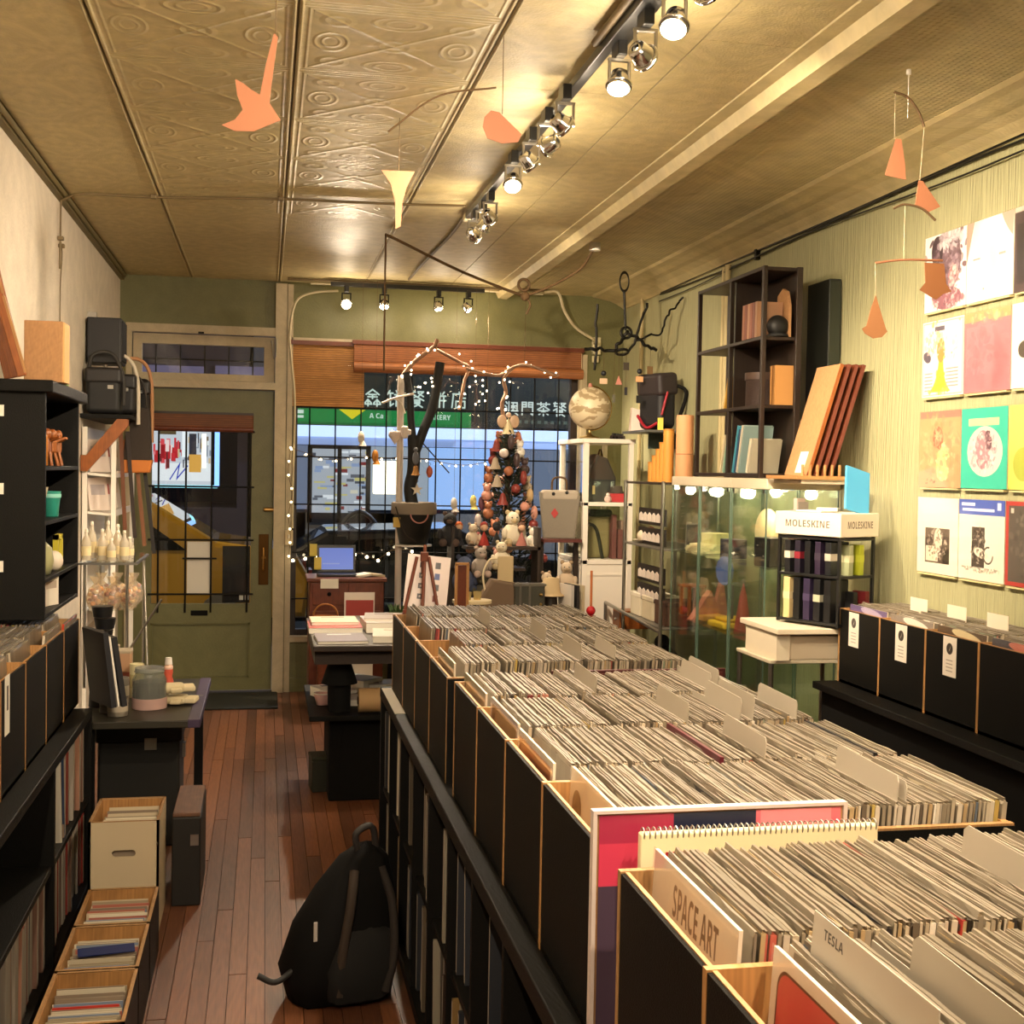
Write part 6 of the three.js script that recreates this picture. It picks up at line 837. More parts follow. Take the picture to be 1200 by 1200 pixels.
  for (let i = 0; i < 3; i++) { const g = T('toy_car', 'small dark model car on the white cabinet beside the globe', 'toy', 'toy cars beside the globe', [2.3 + i * 0.04, 1.87, -8.06 - i * 0.05], 0.4 + i); P('body', rb(0.05, 0.02, 0.028, 0.006, 0, 0.016, 0), M('#2a1c1c', 0.35), g); P('cab', rb(0.026, 0.016, 0.024, 0.005, 0, 0.032, 0), M('#1a1a1e', 0.3), g); P('wheel', [cy(0.008, 0.008, 0.03, -0.015, 0.008, 0, PI / 2), cy(0.008, 0.008, 0.03, 0.015, 0.008, 0, PI / 2)], MAT.blackMatt, g); }
  // open steel rack with jewellery boards
  const r = T('steel_rack', 'open steel rack of jewellery between cabinet and glass cases', 'rack'); const rx0 = 2.26, rx1 = 2.6, rz0 = -7.62, rz1 = -6.86;
  for (const [x, z] of [[rx0, rz0], [rx0, rz1], [rx1, rz0], [rx1, rz1]]) P('post', cy(0.011, 0.011, 1.6, x, 0.8, z, 0, 0, 0, 10), MAT.steel, r);
  for (const y of [0.74, 1.2, 1.585]) P('shelf', [rb(rx1 - rx0, 0.014, rz1 - rz0, 0.003, (rx0 + rx1) / 2, y, (rz0 + rz1) / 2)], y > 1.5 ? MAT.darkWood : M('#6a655c', 0.4), r);
  P('long_rail', [bar([2.24, 0.775, -7.97], [2.26, 0.72, -6.86], 0.011, 10), bar([2.24, 0.775, -7.97], [2.24, 0, -7.97], 0.011, 10)], MAT.steel, r);
  for (let i = 0; i < 4; i++) { const y = [1.33, 1.21, 0.98, 0.86][i], h = T('earring_card', 'white toothed earring card holder on a dark board of the steel rack', 'card holder', 'earring card holders on the steel rack', [2.3, y, -7.24]); P('board', bx(0.02, 0.1, 0.5, 0.02, 0.05, 0), M('#20160f', 0.6), h); for (let k = 0; k < 5; k++) P('card', [ext([[-0.035, 0], [0.035, 0], [0.035, 0.04], [0, 0.055], [-0.035, 0.04]], 0.004).rotateY(-PI / 2).translate(0.004, 0.02, -0.18 + k * 0.085)], M('#e6d8cc', 0.6), h); }
  goods('pastry_dish', 'dish of brown and cream ornaments on the steel rack', 'dish', [2.36, 1.208, -7.45], 0, [['dish', lathe([[0.001, 0], [0.06, 0.003], [0.1, 0.02]], 0, 0, 0, 20), M('#cfc2b0', 0.4)], ['ornament', sp(0.045, -0.03, 0.045, 0.02, [1, 0.9, 1.2]), M('#d8c9ae', 0.6)], ['ornament', sp(0.05, 0.03, 0.05, -0.04), M('#a8603c', 0.6)]]);
  for (let i = 0; i < 3; i++) goods('cream_box', ['wide cream box on the lowest shelf of the steel rack', 'square cream box on the lowest shelf of the steel rack', 'brown lidded basket on the lowest shelf of the steel rack'][i], 'box', [2.4, 0.748, [-7.5, -7.25, -7.0][i]], 0, [['body', rb(0.2, 0.12, 0.2, 0.008, 0, 0.06, 0), M(['#e2d6bc', '#d8caac', '#5a3f30'][i], 0.6)], ['lid', rb(0.206, 0.03, 0.206, 0.006, 0, 0.13, 0), M(['#eadfc8', '#e0d3b8', '#4a3226'][i], 0.6)]]);
  goods('orange_drawer', 'small orange wooden drawer box under the steel rail', 'box', [2.38, 0.62, -7.85], 0, [['body', rb(0.2, 0.12, 0.16, 0.004, 0, 0.06, 0), MAT.orangeWood], ['knob', sp(0.01, -0.105, 0.06, 0), MAT.steel]]);
  goods('black_bin_bag', 'black cloth bundle under the steel rack', 'bag', [2.42, 0, -7.3], 0, [['body', sp(0.17, 0, 0.3, 0, [0.9, 1.7, 1.2], 18), M('#141414', 0.6)], ['knot', sp(0.05, 0, 0.6, 0), M('#1a1a1a', 0.6)]]);
  // slatted wooden goods and cardboard tubes standing on the rack top
  for (let i = 0; i < 6; i++) goods('wooden_plank', ['shortest orange wooden tube on the steel rack top', 'second orange wooden tube on the steel rack top', 'third orange wooden tube on the steel rack top', 'fourth orange wooden tube on the steel rack top', 'tall orange wooden tube beside the pale mailing tube', 'thin orange wooden tube behind the others'][i], 'tube', [2.42 + (i === 5 ? 0.08 : 0), 1.592, -7.56 + i * 0.075], 0, [['tube', cy(0.033, 0.033, [0.12, 0.16, 0.2, 0.24, 0.32, 0.26][i], 0, [0.06, 0.08, 0.1, 0.12, 0.16, 0.13][i], 0, 0, 0, 0, 16), M('#cf8f3c', 0.55)], ['cap', cy(0.034, 0.034, 0.012, 0, [0.12, 0.16, 0.2, 0.24, 0.32, 0.26][i], 0, 0, 0, 0, 16), M('#b87828', 0.5)]]);
  goods('mailing_tube', 'pale pink brown mailing tube standing on the steel rack', 'tube', [2.44, 1.592, -7.02], 0, [['tube', cy(0.052, 0.052, 0.4, 0, 0.2, 0, 0, 0, 0, 24), M('#d79a6c', 0.6)], ['joint', new THREE.TorusGeometry(0.052, 0.002, 5, 24).rotateX(PI / 2).translate(0, 0.17, 0), M('#a06a44', 0.6)]]);
  const ws = T('wall_shelf', 'thin grey wall shelf near the window corner', 'shelf'); P('board', rb(0.32, 0.016, 0.5, 0.003, 2.5, 1.912, -7.75), M('#5a5a56', 0.4), ws); P('bracket', [bx(0.2, 0.1, 0.012, 2.56, 1.855, -7.8), bx(0.012, 0.1, 0.1, 2.655, 1.86, -7.75)], M('#3a4a46', 0.5), ws);
  const rg = T('rucksack', 'black and red rucksack with yellow tag on the wall shelf', 'bag', null, [2.5, 1.92, -7.75], 0.35); P('body', rb(0.14, 0.26, 0.24, 0.04, 0, 0.14, 0), M('#17151a', 0.6), rg); P('flap', rb(0.16, 0.15, 0.26, 0.03, -0.005, 0.3, 0, 0, 0, 0.1), M('#2c2426', 0.55), rg); P('red_piping', [tube([[-0.075, 0.05, 0.11], [-0.085, 0.02, 0.0], [-0.075, 0.1, -0.11]], 0.01), tube([[-0.06, 0.1, 0.125], [-0.02, 0.25, 0.13]], 0.008)], M('#a01c2c', 0.5), rg); P('tag', bx(0.004, 0.08, 0.055, -0.08, 0.04, 0.14), M('#e0cf5a', 0.5), rg); P('strap', tube([[0.06, 0.3, 0.1], [0.1, 0.25, 0.17], [0.08, 0.08, 0.13]], 0.012), MAT.blackMatt, rg);
  const pv = T('paper_vase', 'white paper bag standing beside the rucksack', 'bag', null, [2.42, 1.921, -7.95]); P('bag', ext([[-0.04, 0], [0.045, 0], [0.05, 0.13], [-0.03, 0.15]], 0.04, 0.006), M('#eedccf', 0.6), pv); P('fold', bx(0.07, 0.012, 0.045, 0.01, 0.14, 0), M('#dcc8ba', 0.6), pv);
}
// ================================================================ MIDDLE OF THE SHOP AND THE WINDOW DISPLAY
const goods = (name, label, cat, pos, turn, parts, group) => { const g = T(name, label, cat, group, pos, turn); for (const [n, geo, m] of parts) P(n, geo, m, g); return g; };
{
  // magazine table behind the bins
  const t = T('magazine_table', 'dark pedestal table of magazines at the window end of the bins', 'table', null, [0.62, 0, -6.45]);
  P('top', rb(0.78, 0.03, 1.1, 0.005, 0, 0.785, 0), MAT.darkWood, t); P('apron', [bc(-0.38, 0.38, 0.70, 0.77, -0.48, 0.48)], MAT.darkWood, t); P('pedestal', [cy(0.06, 0.05, 0.64, -0.25, 0.4, 0.3), cy(0.05, 0.09, 0.12, -0.25, 0.64, 0.3)], MAT.blackMatt, t); P('pedestal', [cy(0.05, 0.06, 0.64, 0.25, 0.4, -0.2)], MAT.blackMatt, t);
  P('lower_shelf', rb(0.8, 0.024, 0.9, 0.004, 0, 0.43, 0), MAT.black, t); P('base', [rb(0.5, 0.42, 0.5, 0.01, -0.05, 0.21, 0.1)], MAT.blackMatt, t);
  const mag = (label, x, y, z, w, d, h, c, cov, turn) => goods('magazine', label, 'magazine', [x, y, z], turn, [['pages', bx(w, h, d, 0, h / 2, 0), MAT.paper], ['cover', bx(w + 0.002, 0.002, d + 0.002, 0, h + 0.001, 0), M(c, 0.4)], ['title_strip', bx(w * 0.5, 0.0008, 0.03, 0, h + 0.0024, -d * 0.3), M(cov, 0.5)]]);
  mag('grey magazine with silver lettering at the edge of the magazine table', 0.37, 0.801, -6.1, 0.24, 0.3, 0.012, '#6f6168', '#c9c4c4', 0.03);
  mag('red magazine under a white one on the magazine table', 0.36, 0.801, -6.48, 0.27, 0.3, 0.028, '#b8423c', '#d88a80', 0);
  mag('cream magazine lying on the red one', 0.36, 0.832, -6.55, 0.24, 0.26, 0.014, '#dccdb0', '#b0a48a', 0.02);
  mag('white stapled magazine near the easel', 0.64, 0.801, -6.12, 0.22, 0.3, 0.03, '#cfc6b4', '#a89c8a', -0.08);
  mag('pale grey magazine stack by the easel', 0.62, 0.801, -6.5, 0.22, 0.3, 0.05, '#b9b2b4', '#8a8488', 0.04);
  mag('brown covered magazine by the easel', 0.62, 0.853, -6.52, 0.2, 0.26, 0.014, '#9a8878', '#5a3a34', -0.1);
  // easel with a print
  const e = T('easel', 'small red wooden easel holding a white print', 'easel', null, [0.79, 0.801, -6.28], -0.06);
  P('leg', bar([-0.03, 0.4, 0.05], [-0.12, 0, 0.12], 0.009), MAT.redWood, e); P('leg', bar([0.03, 0.4, 0.05], [0.1, 0, 0.12], 0.009), MAT.redWood, e); P('leg', bar([0, 0.42, 0.04], [0.02, 0, -0.12], 0.009), MAT.redWood, e); P('mast', bar([0, 0.15, 0.085], [0.012, 0.46, 0.03], 0.01), MAT.redWood, e); P('ledge', bx(0.2, 0.015, 0.03, 0, 0.13, 0.11), MAT.redWood, e); P('clamp', rb(0.04, 0.05, 0.03, 0.005, 0.008, 0.4, 0.04), MAT.redWood, e);
  const pr = goods('print', 'white print with black symbols standing on the small easel', 'poster', [0.8, 0.94, -6.24], -0.06, [['board', bx(0.22, 0.27, 0.006, 0, 0.135, 0), MAT.paper], ['print', facePlane(0.22, 0.27, 0, 0.135, 0.0035), printed(256, 320, (c, w, h) => { c.fillStyle = '#d9c9c4'; c.fillRect(0, 0, w, h); c.fillStyle = '#2c2a30'; for (let i = 0; i < 4; i++) { c.fillRect(w * 0.3, h * (0.14 + i * 0.2), w * 0.12, h * 0.1); c.fillStyle = ['#2c2a30', '#3a4a86', '#2c2a30', '#7a3a34'][i]; c.fillRect(w * 0.66, h * (0.12 + i * 0.21), w * 0.12, h * 0.12); c.fillStyle = '#d9c9c4'; c.fillRect(w * 0.34, h * (0.17 + i * 0.2), w * 0.04, h * 0.04); c.fillStyle = '#2c2a30'; } })]]); pr.rotation.order = 'YXZ'; pr.rotation.x = -0.22; pr.rotation.z = -0.1;
  // lower shelf goods
  goods('paper_roll', 'rolled brown paper on the lower shelf of the magazine table', 'roll', [0.61, 0.444, -6.08], 0, [['roll', cy(0.06, 0.06, 0.3, 0, 0.06, 0, 0, 0, PI / 2, 24), M('#a8875c', 0.7)], ['core', cy(0.02, 0.02, 0.31, 0, 0.06, 0, 0, 0, PI / 2, 12), M('#4a3a28', 0.8)]]);
  for (let i = 0; i < 5; i++) mag(['newspaper folded on the lower shelf', 'white leaflet stack on the lower shelf', 'pale blue leaflet on the lower shelf', 'white folded newspaper by the paper roll', 'printed flyer at the back of the lower shelf'][i], [0.48, 0.36, 0.5, 0.62, 0.66][i], 0.443, [-6.36, -6.5, -6.7, -6.4, -6.65][i], 0.16, 0.22, 0.03 + 0.02 * (i % 3), ['#b8a898', '#d8cdb8', '#8a9a9c', '#e0d6c0', '#c0b09c'][i], '#5a4a40', i * 0.4);
  goods('pink_teapot', 'pink and white cup on the lower shelf of the magazine table', 'cup', [0.3, 0.443, -6.3], 0, [['cup', lathe([[0.001, 0], [0.035, 0.002], [0.05, 0.06], [0.046, 0.06], [0.03, 0.008]]), M('#d8a8a0', 0.4)], ['rim', new THREE.TorusGeometry(0.048, 0.003, 6, 24).rotateX(PI / 2).translate(0, 0.06, 0), MAT.white]]);
  goods('olive_box', 'small olive box on the floor by the magazine table', 'box', [0.3, 0, -6.35], 0.1, [['body', rb(0.12, 0.16, 0.14, 0.006, 0, 0.08, 0), M('#2a2a1c', 0.6)], ['lid', rb(0.124, 0.02, 0.144, 0.005, 0, 0.17, 0), M('#33331f', 0.6)]]);
  // desk with laptop
  const d = T('dresser', 'small brown wooden dresser under the shop window', 'dresser', null, [0.55, 0, -8.6]);
  P('body', uvm(rb(0.5, 0.84, 0.36, 0.006, 0, 0.45, 0)), MAT.redWood, d); P('top', uvm(rb(0.54, 0.025, 0.4, 0.005, 0, 0.885, 0)), MAT.redWood, d);
  for (const [x, y] of [[-0.12, 0.79], [0.12, 0.79], [-0.12, 0.6], [0.12, 0.6], [-0.12, 0.4], [0.12, 0.4]]) { const dr = P('drawer', uvm(rb(0.22, 0.15, 0.016, 0.004, x, y, 0.184)), MAT.redWood, d); P('knob', sp(0.014, x, y, 0.2), MAT.blackMatt, dr); }
  const lp = T('laptop', 'open laptop with blue screen on the brown dresser', 'laptop', null, [0.49, 0.899, -8.62]); P('base', rb(0.27, 0.016, 0.19, 0.004, 0, 0.008, 0.03), M('#1c1c20', 0.4), lp); const ld = P('lid', rb(0.27, 0.19, 0.01, 0.004, 0, 0.11, -0.075, -0.15), M('#18181c', 0.4), lp); P('screen', place(new THREE.PlaneGeometry(0.235, 0.15), 0, 0.11, -0.069, -0.15), printed(256, 160, (c, w, h) => { const g = c.createLinearGradient(0, 0, 0, h); g.addColorStop(0, '#4a6cc8'); g.addColorStop(1, '#6a8ae0'); c.fillStyle = g; c.fillRect(0, 0, w, h); c.fillStyle = '#8aa4ea'; c.fillRect(w * 0.1, h * 0.7, w * 0.5, h * 0.06); }, 0.4, { emissive: new THREE.Color('#5a78d8'), emissiveIntensity: 0.5 }), ld);
  for (const [x, y, z] of [[-0.16, 0.16, -0.06], [-0.13, 0.06, -0.03]]) goods('sticky_note', 'yellow sticky note on the edge of the laptop', 'note', [0.49 + x, 0.93 + y * 0.9, -8.62 + z + 0.03], 0, [['note', bx(0.05, 0.08, 0.002, 0, 0, 0), M('#e2d06a', 0.7)], ['fold', bx(0.05, 0.01, 0.003, 0, -0.04, 0.002), M('#cdbb54', 0.7)]], 'notes on the laptop');
  goods('price_card', 'white price card at the front of the brown dresser', 'card', [0.43, 0.86, -8.385], 0, [['card', bx(0.12, 0.06, 0.003, 0, 0, 0), MAT.paper], ['fold', bx(0.12, 0.004, 0.02, 0, 0.03, -0.01), MAT.paper]]);
  goods('open_book', 'open book lying on the brown dresser beside the laptop', 'book', [0.7, 0.899, -8.55], 0.3, [['page', bx(0.1, 0.014, 0.14, -0.05, 0.01, 0, 0, 0, 0.12), MAT.paper], ['page', bx(0.1, 0.014, 0.14, 0.05, 0.01, 0, 0, 0, -0.12), M('#d8c9a8', 0.6)]]);
  const st = goods('card_rack', 'red and white card rack standing before the brown dresser', 'rack', [0.62, 0.5, -8.2], 0, [['back', bx(0.2, 0.32, 0.01, 0, 0.16, -0.02), MAT.white], ['pocket', bx(0.18, 0.1, 0.02, 0, 0.22, 0.0), M('#a83a34', 0.5)], ['pocket', bx(0.17, 0.12, 0.03, 0.01, 0.09, 0.02), M('#e0d6ce', 0.5)], ['leg', bx(0.18, 0.5, 0.04, 0, -0.25, 0), MAT.white]]);
  goods('wicker_basket', 'small orange wicker basket before the brown dresser', 'basket', [0.4, 0.56, -8.25], 0, [['body', lathe([[0.001, 0], [0.07, 0.002], [0.09, 0.1], [0.084, 0.1], [0.066, 0.01]]), M('#b8763a', 0.7, { bumpMap: TX.cloth, bumpScale: 0.004 })], ['handle', new THREE.TorusGeometry(0.08, 0.006, 6, 20, PI).translate(0, 0.1, 0), M('#a0652e', 0.7)], ['stand', cy(0.05, 0.06, 0.56, 0, -0.28, 0), MAT.redWood]]);
  goods('potted_plant', 'small green plant in a white pot beside the dresser', 'plant', [0.88, 0.0, -8.3], 0, [['pot', lathe([[0.001, 0.5], [0.05, 0.502], [0.07, 0.62], [0.064, 0.62], [0.045, 0.51]]), MAT.white], ['stand', cy(0.06, 0.06, 0.5, 0, 0.25, 0), MAT.blackMatt], ['leaf', Array.from({ length: 12 }, (_, i) => { const a = i * 2.4, g = ext([[0, 0], [0.02, 0.05], [0, 0.12], [-0.02, 0.05]], 0.002); return place(g, Math.cos(a) * 0.03, 0.63, Math.sin(a) * 0.03, 0.5, a, 0); }), M('#3f5a2a', 0.6)]]);
  // display bench
  goods('display_bench', 'long dark bench carrying the window display', 'bench', [0, 0, 0], 0, [['top', bc(1.0, 2.06, 0.6, 0.63, -9.0, -7.4), MAT.darkWood], ['leg', bc(1.03, 1.08, 0, 0.6, -8.95, -8.9), MAT.darkWood], ['leg', bc(1.98, 2.03, 0, 0.6, -8.95, -8.9), MAT.darkWood], ['leg', bc(1.03, 1.08, 0, 0.6, -7.5, -7.45), MAT.darkWood], ['leg', bc(1.98, 2.03, 0, 0.6, -7.5, -7.45), MAT.darkWood]]);
  // planter on a white pole with upturned black legs
  const pt = T('planter', 'black planter with cloth rim and upturned black mannequin legs on a white pole', 'planter', null, [1.03, 0, -8.7]);
  P('pole', cy(0.024, 0.024, 2.3, -0.1, 1.15, -0.05), M('#dccfc4', 0.5), pt); P('plate', cy(0.13, 0.13, 0.012, 0, 1.107, 0, 0, 0, 0, 28), MAT.white, pt); P('plate_arm', bar([-0.1, 1.1, -0.05], [0, 1.1, 0], 0.012), MAT.white, pt);
  P('bucket', lathe([[0.001, 1.115], [0.1, 1.116], [0.145, 1.34], [0.138, 1.34], [0.095, 1.13], [0.001, 1.128]], 0, 0, 0, 28), M('#191714', 0.5), pt); P('cloth_rim', lathe([[0.148, 1.325], [0.162, 1.33], [0.16, 1.405], [0.146, 1.41], [0.135, 1.37]], 0, 0, 0, 28), M('#8c8072', 0.9), pt); P('soil', cy(0.138, 0.138, 0.01, 0, 1.33, 0), M('#1c150f', 0.9), pt);
  P('stem', [tube([[0.0, 1.33, 0], [-0.03, 1.5, 0], [-0.01, 1.62, 0], [-0.005, 1.75, 0], [-0.01, 1.88, 0]], 0.045, 24, 10), tube([[0.0, 1.75, 0], [0.06, 1.92, 0], [0.12, 2.08, 0], [0.15, 2.25, 0], [0.17, 2.4, 0]], 0.034, 24, 10), tube([[-0.005, 1.8, 0], [-0.03, 1.98, 0], [-0.04, 2.15, 0], [-0.07, 2.32, 0]], 0.026, 24, 8)], M('#17181a', 0.6), pt);  // mannequin legs turned upside down, modelled as branching tubes
  P('necklace', new THREE.TorusGeometry(0.06, 0.005, 6, 24, PI).rotateZ(PI).translate(0.02, 1.33, 0.155), M('#c98a80', 0.5), pt); P('twig', [bar([0.03, 1.85, 0.03], [0.24, 1.62, 0.05], 0.005), tube([[-0.14, 1.38, 0.1], [-0.08, 1.2, 0.14], [0.0, 1.14, 0.14]], 0.005)], M('#2a2018', 0.7), pt);
  const tag = [[-0.14, 2.12, 0.06, '#e0d4c8', 'antler'], [-0.15, 1.86, 0.08, '#d8c8c0', 'heart'], [0.0, 1.72, 0.06, '#6a6e78', 'bird'], [0.0, 1.62, 0.07, '#9a6a30', 'bell'], [0.01, 1.5, 0.07, '#e0d6c4', 'star'], [0.1, 1.62, 0.05, '#c0624a', 'cone'], [-0.08, 1.9, 0.07, '#e4d8d0', 'mitten'], [-0.13, 1.27, 0.09, '#c8a84a', 'tag']];
  const nm = { antler: 'white antler', heart: 'pale pink heart', bird: 'grey bird', bell: 'brown bell', star: 'cream star', cone: 'red brown cone', mitten: 'white mitten', tag: 'gold tag' };
  const shapes = { antler: () => [tube([[-0.1, -0.02, 0], [0, 0.02, 0], [0.12, 0.05, 0]], 0.009), tube([[-0.02, 0.02, 0], [0.03, -0.02, 0], [0.06, -0.09, 0]], 0.008)], heart: () => [sp(0.03, -0.016, 0.02, 0, [1, 1, 0.5]), sp(0.03, 0.016, 0.02, 0, [1, 1, 0.5]), place(new THREE.ConeGeometry(0.042, 0.06, 14), 0, -0.02, 0, PI, 0, 0, [1, 1, 0.5])], bird: () => [sp(0.03, 0, 0, 0, [0.8, 1.6, 0.6]), sp(0.016, 0, 0.06, 0)], bell: () => [lathe([[0.001, 0.05], [0.015, 0.045], [0.022, 0.0], [0.034, -0.02]])], star: () => [ext(Array.from({ length: 10 }, (_, i) => { const r = i % 2 ? 0.018 : 0.045, a = i * PI / 5 + PI / 2; return [r * Math.cos(a), r * Math.sin(a)]; }), 0.012)], cone: () => [lathe([[0.001, 0.05], [0.02, 0.03], [0.024, 0], [0.012, -0.03], [0.001, -0.035]])], mitten: () => [rb(0.045, 0.09, 0.03, 0.015, 0, 0, 0), rb(0.03, 0.04, 0.025, 0.012, 0.03, 0, 0)], tag: () => [rb(0.05, 0.07, 0.004, 0.006)] };
  for (const [x, y, z, c, k] of tag) goods('hanging_ornament', nm[k] + ' ornament hung on the upturned black legs in the planter', 'ornament', [1.03 + x, y, -8.7 + z], 0, [['body', shapes[k](), M(c, 0.5)], ['loop', new THREE.TorusGeometry(0.008, 0.0015, 5, 12).translate(0, 0.06, 0), MAT.rope]]);
  // lit branches under the blind
  const bulbs = (parent, pts, n, sc, r = 0.0065) => { const c = new THREE.CatmullRomCurve3(pts.map(p => V3(...p))); for (let i = 0; i < n; i++) { const p = c.getPointAt(rnd()); P('fairy_bulb', sp(r, p.x + rr(-sc, sc), p.y + rr(-sc, sc), p.z + rr(-sc, sc), null, 6), glow('#ffe9bd', 14), parent); } };
  const br = T('lit_branch', 'bent bare branch wound with fairy lights over the planter', 'branch', null, [0, 0, -8.72]); const b1 = [[0.94, 2.3, 0], [1.0, 2.38, 0.02], [1.08, 2.45, 0], [1.16, 2.51, 0.01], [1.18, 2.56, 0]], b2 = [[1.16, 2.5, 0], [1.25, 2.45, 0.02], [1.36, 2.4, 0], [1.41, 2.37, 0.01], [1.38, 2.28, 0], [1.36, 2.18, 0.01], [1.345, 2.07, 0]];
  P('bough', [tube(b1, 0.016, 24, 7), tube(b2, 0.012, 30, 7)], M('#a07a62', 0.8), br); bulbs(br, b1, 14, 0.03); bulbs(br, b2, 8, 0.06); bulbs(br, [[0.95, 2.3, 0.05], [1.05, 2.2, 0.05], [1.2, 2.3, 0.04]], 10, 0.07);
  const br2 = T('lit_branch', 'crooked hanging branch wound with fairy lights over the decorated tree', 'branch', null, [0, 0, -8.66]); const b3 = [[1.38, 2.36, 0], [1.5, 2.33, 0.02], [1.62, 2.32, 0], [1.7, 2.37, 0.02], [1.8, 2.4, 0], [1.92, 2.37, 0.01], [2.05, 2.33, 0]], b4 = [[1.72, 2.38, 0], [1.65, 2.3, 0.01], [1.67, 2.2, 0], [1.64, 2.12, 0.01], [1.66, 2.0, 0]];
  P('bough', [tube(b3, 0.011, 34, 7), tube(b4, 0.014, 24, 7)], M('#8a6a54', 0.8), br2); bulbs(br2, b3, 10, 0.03); bulbs(br2, b4, 12, 0.04); bulbs(br2, [[1.45, 2.3, 0], [1.5, 2.2, 0], [1.45, 2.1, 0]], 8, 0.04); P('hanging_thread', bar([1.8, 2.4, 0], [1.8, 2.96, 0], 0.0015), MAT.rope, br2);
  const gs = T('light_string', 'string of warm fairy lights drooping along the window sill', 'string lights', null, [0, 0, -9.05]); const s1 = [[0.2, 0.98, 0], [0.33, 1.0, 0], [0.48, 1.02, 0], [0.7, 1.02, 0.02], [0.8, 0.98, 0.02], [0.92, 1.05, 0.02], [1.06, 1.05, 0.02]]; P('wire', tube(s1, 0.0025, 40, 5), MAT.rope, gs); const cu = new THREE.CatmullRomCurve3(s1.map(p => V3(...p))); for (let i = 0; i < 11; i++) { const p = cu.getPointAt(i / 10); P('fairy_bulb', sp(0.011, p.x, p.y - 0.012, p.z, null, 8), glow('#ffe2a8', 14), gs); }
  const gs2 = T('light_string', 'string of warm fairy lights across the upper window bars', 'string lights', null, [0, 0, -9.06]); const s2 = [[0.18, 1.78, 0], [0.3, 1.74, 0], [0.45, 1.7, 0], [0.7, 1.73, 0], [0.85, 1.72, 0], [1.05, 1.73, 0], [1.4, 1.68, 0], [1.6, 1.7, 0]]; P('wire', tube(s2, 0.002, 40, 5), MAT.rope, gs2); const cu2 = new THREE.CatmullRomCurve3(s2.map(p => V3(...p))); for (let i = 0; i < 14; i++) { const p = cu2.getPointAt(i / 13); P('fairy_bulb', sp(0.008, p.x, p.y - 0.01, p.z, null, 6), glow('#ffe2a8', 12), gs2); }
  const gs3 = T('light_string', 'string of warm fairy lights down the pale post beside the window', 'string lights', null, [0, 0, -9.06]); const s3 = [[0.175, 1.78, 0], [0.16, 1.6, 0.02], [0.19, 1.45, 0.01], [0.165, 1.3, 0.02], [0.18, 1.15, 0], [0.17, 1.0, 0.02]]; P('wire', tube(s3, 0.002, 30, 5), MAT.rope, gs3); const cu3 = new THREE.CatmullRomCurve3(s3.map(p => V3(...p))); for (let i = 0; i < 9; i++) { const p = cu3.getPointAt(i / 8); P('fairy_bulb', sp(0.008, p.x, p.y, p.z + 0.01, null, 6), glow('#ffe2a8', 12), gs3); }
  // bird cage pendant and small hanging pieces in the window
  for (const [x, y, c, l] of [[0.66, 1.86, '#e6dccb', 'white paper bird hanging before the window'], [0.76, 1.73, '#c8822e', 'orange bell hanging before the window'], [1.47, 1.42, '#e0cf7a', 'small yellow bird hanging before the window'], [1.33, 1.4, '#d8d0c4', 'pale feather hanging before the window'], [1.56, 1.38, '#e2dccf', 'white tassel hanging before the window']]) goods('hanging_ornament', l, 'ornament', [x, y, -8.8], 0, [['body', [sp(0.03, 0, 0, 0, [0.8, 1.5, 0.6]), place(new THREE.ConeGeometry(0.03, 0.06, 10), 0.01, -0.03, 0)], M(c, 0.5)], ['thread', bar([0, 0.03, 0], [0, 2.965 - y, 0], 0.001), MAT.rope]]);
  // decorated tree
  const tr = T('decorated_tree', 'small dark tree standing in the window display', 'tree', null, [1.67, 0.63, -8.55]);
  P('trunk', cy(0.018, 0.03, 1.25, 0, 0.62, 0), M('#3a2a1c', 0.8), tr); P('pot', lathe([[0.001, 0], [0.1, 0.002], [0.13, 0.2], [0.12, 0.2]]), M('#2a2018', 0.6), tr);
  const needles = []; for (let i = 0; i < 900; i++) { const h = Math.pow(rnd(), 1.2), a = rnd() * 6.283, r = 0.05 + 0.24 * (1 - h), L = rr(0.05, 0.11); const g = new THREE.ConeGeometry(0.007, L, 4); place(g, Math.cos(a) * r * rr(0.5, 1), 0.3 + h * 1.0, Math.sin(a) * r * rr(0.5, 1), 0.3, -a, -PI / 2 + 0.5 + rr(-0.5, 0.5)); needles.push(g); }
  const fo = P('needles', needles, M('#2c3326', 0.8), tr); fo.userData.kind = 'stuff';
  const oc = ['#d8ccb8', '#a86a4a', '#e4dccb', '#8a3a34', '#c8a878', '#d8c8c0', '#d89a86', '#b0a08a', '#4a3a3a', '#c07a5a', '#e8e2d8', '#7a4a58'];
  for (let i = 0; i < 56; i++) { const h = (i + 0.5) / 56, a = i * 2.399, r = 0.07 + 0.2 * (1 - h), k = i % 4, x = Math.cos(a) * r, z = Math.sin(a) * r; const geo = k === 0 ? [sp(0.034)] : k === 1 ? [sp(0.032, 0, 0, 0, [0.8, 1.6, 0.8])] : k === 2 ? [sp(0.038, 0, -0.02, 0), sp(0.026, 0, 0.034, 0), sp(0.012, -0.02, 0.055, 0), sp(0.012, 0.02, 0.055, 0)] : [lathe([[0.001, 0.05], [0.016, 0.04], [0.026, 0], [0.042, -0.035]])]; goods('tree_ornament', ['round bauble on the decorated tree', 'long drop ornament on the decorated tree', 'tiny doll ornament on the decorated tree', 'bell ornament on the decorated tree'][k], 'ornament', [1.67 + x, 1.02 + h * 0.86, -8.55 + z], a, [['body', geo, M(pick(oc), 0.4)], ['loop', new THREE.TorusGeometry(0.006, 0.0015, 5, 10).translate(0, 0.058, 0), MAT.rope]], ['round baubles', 'drop ornaments', 'doll ornaments', 'bell ornaments'][k] + ' on the decorated tree'); }
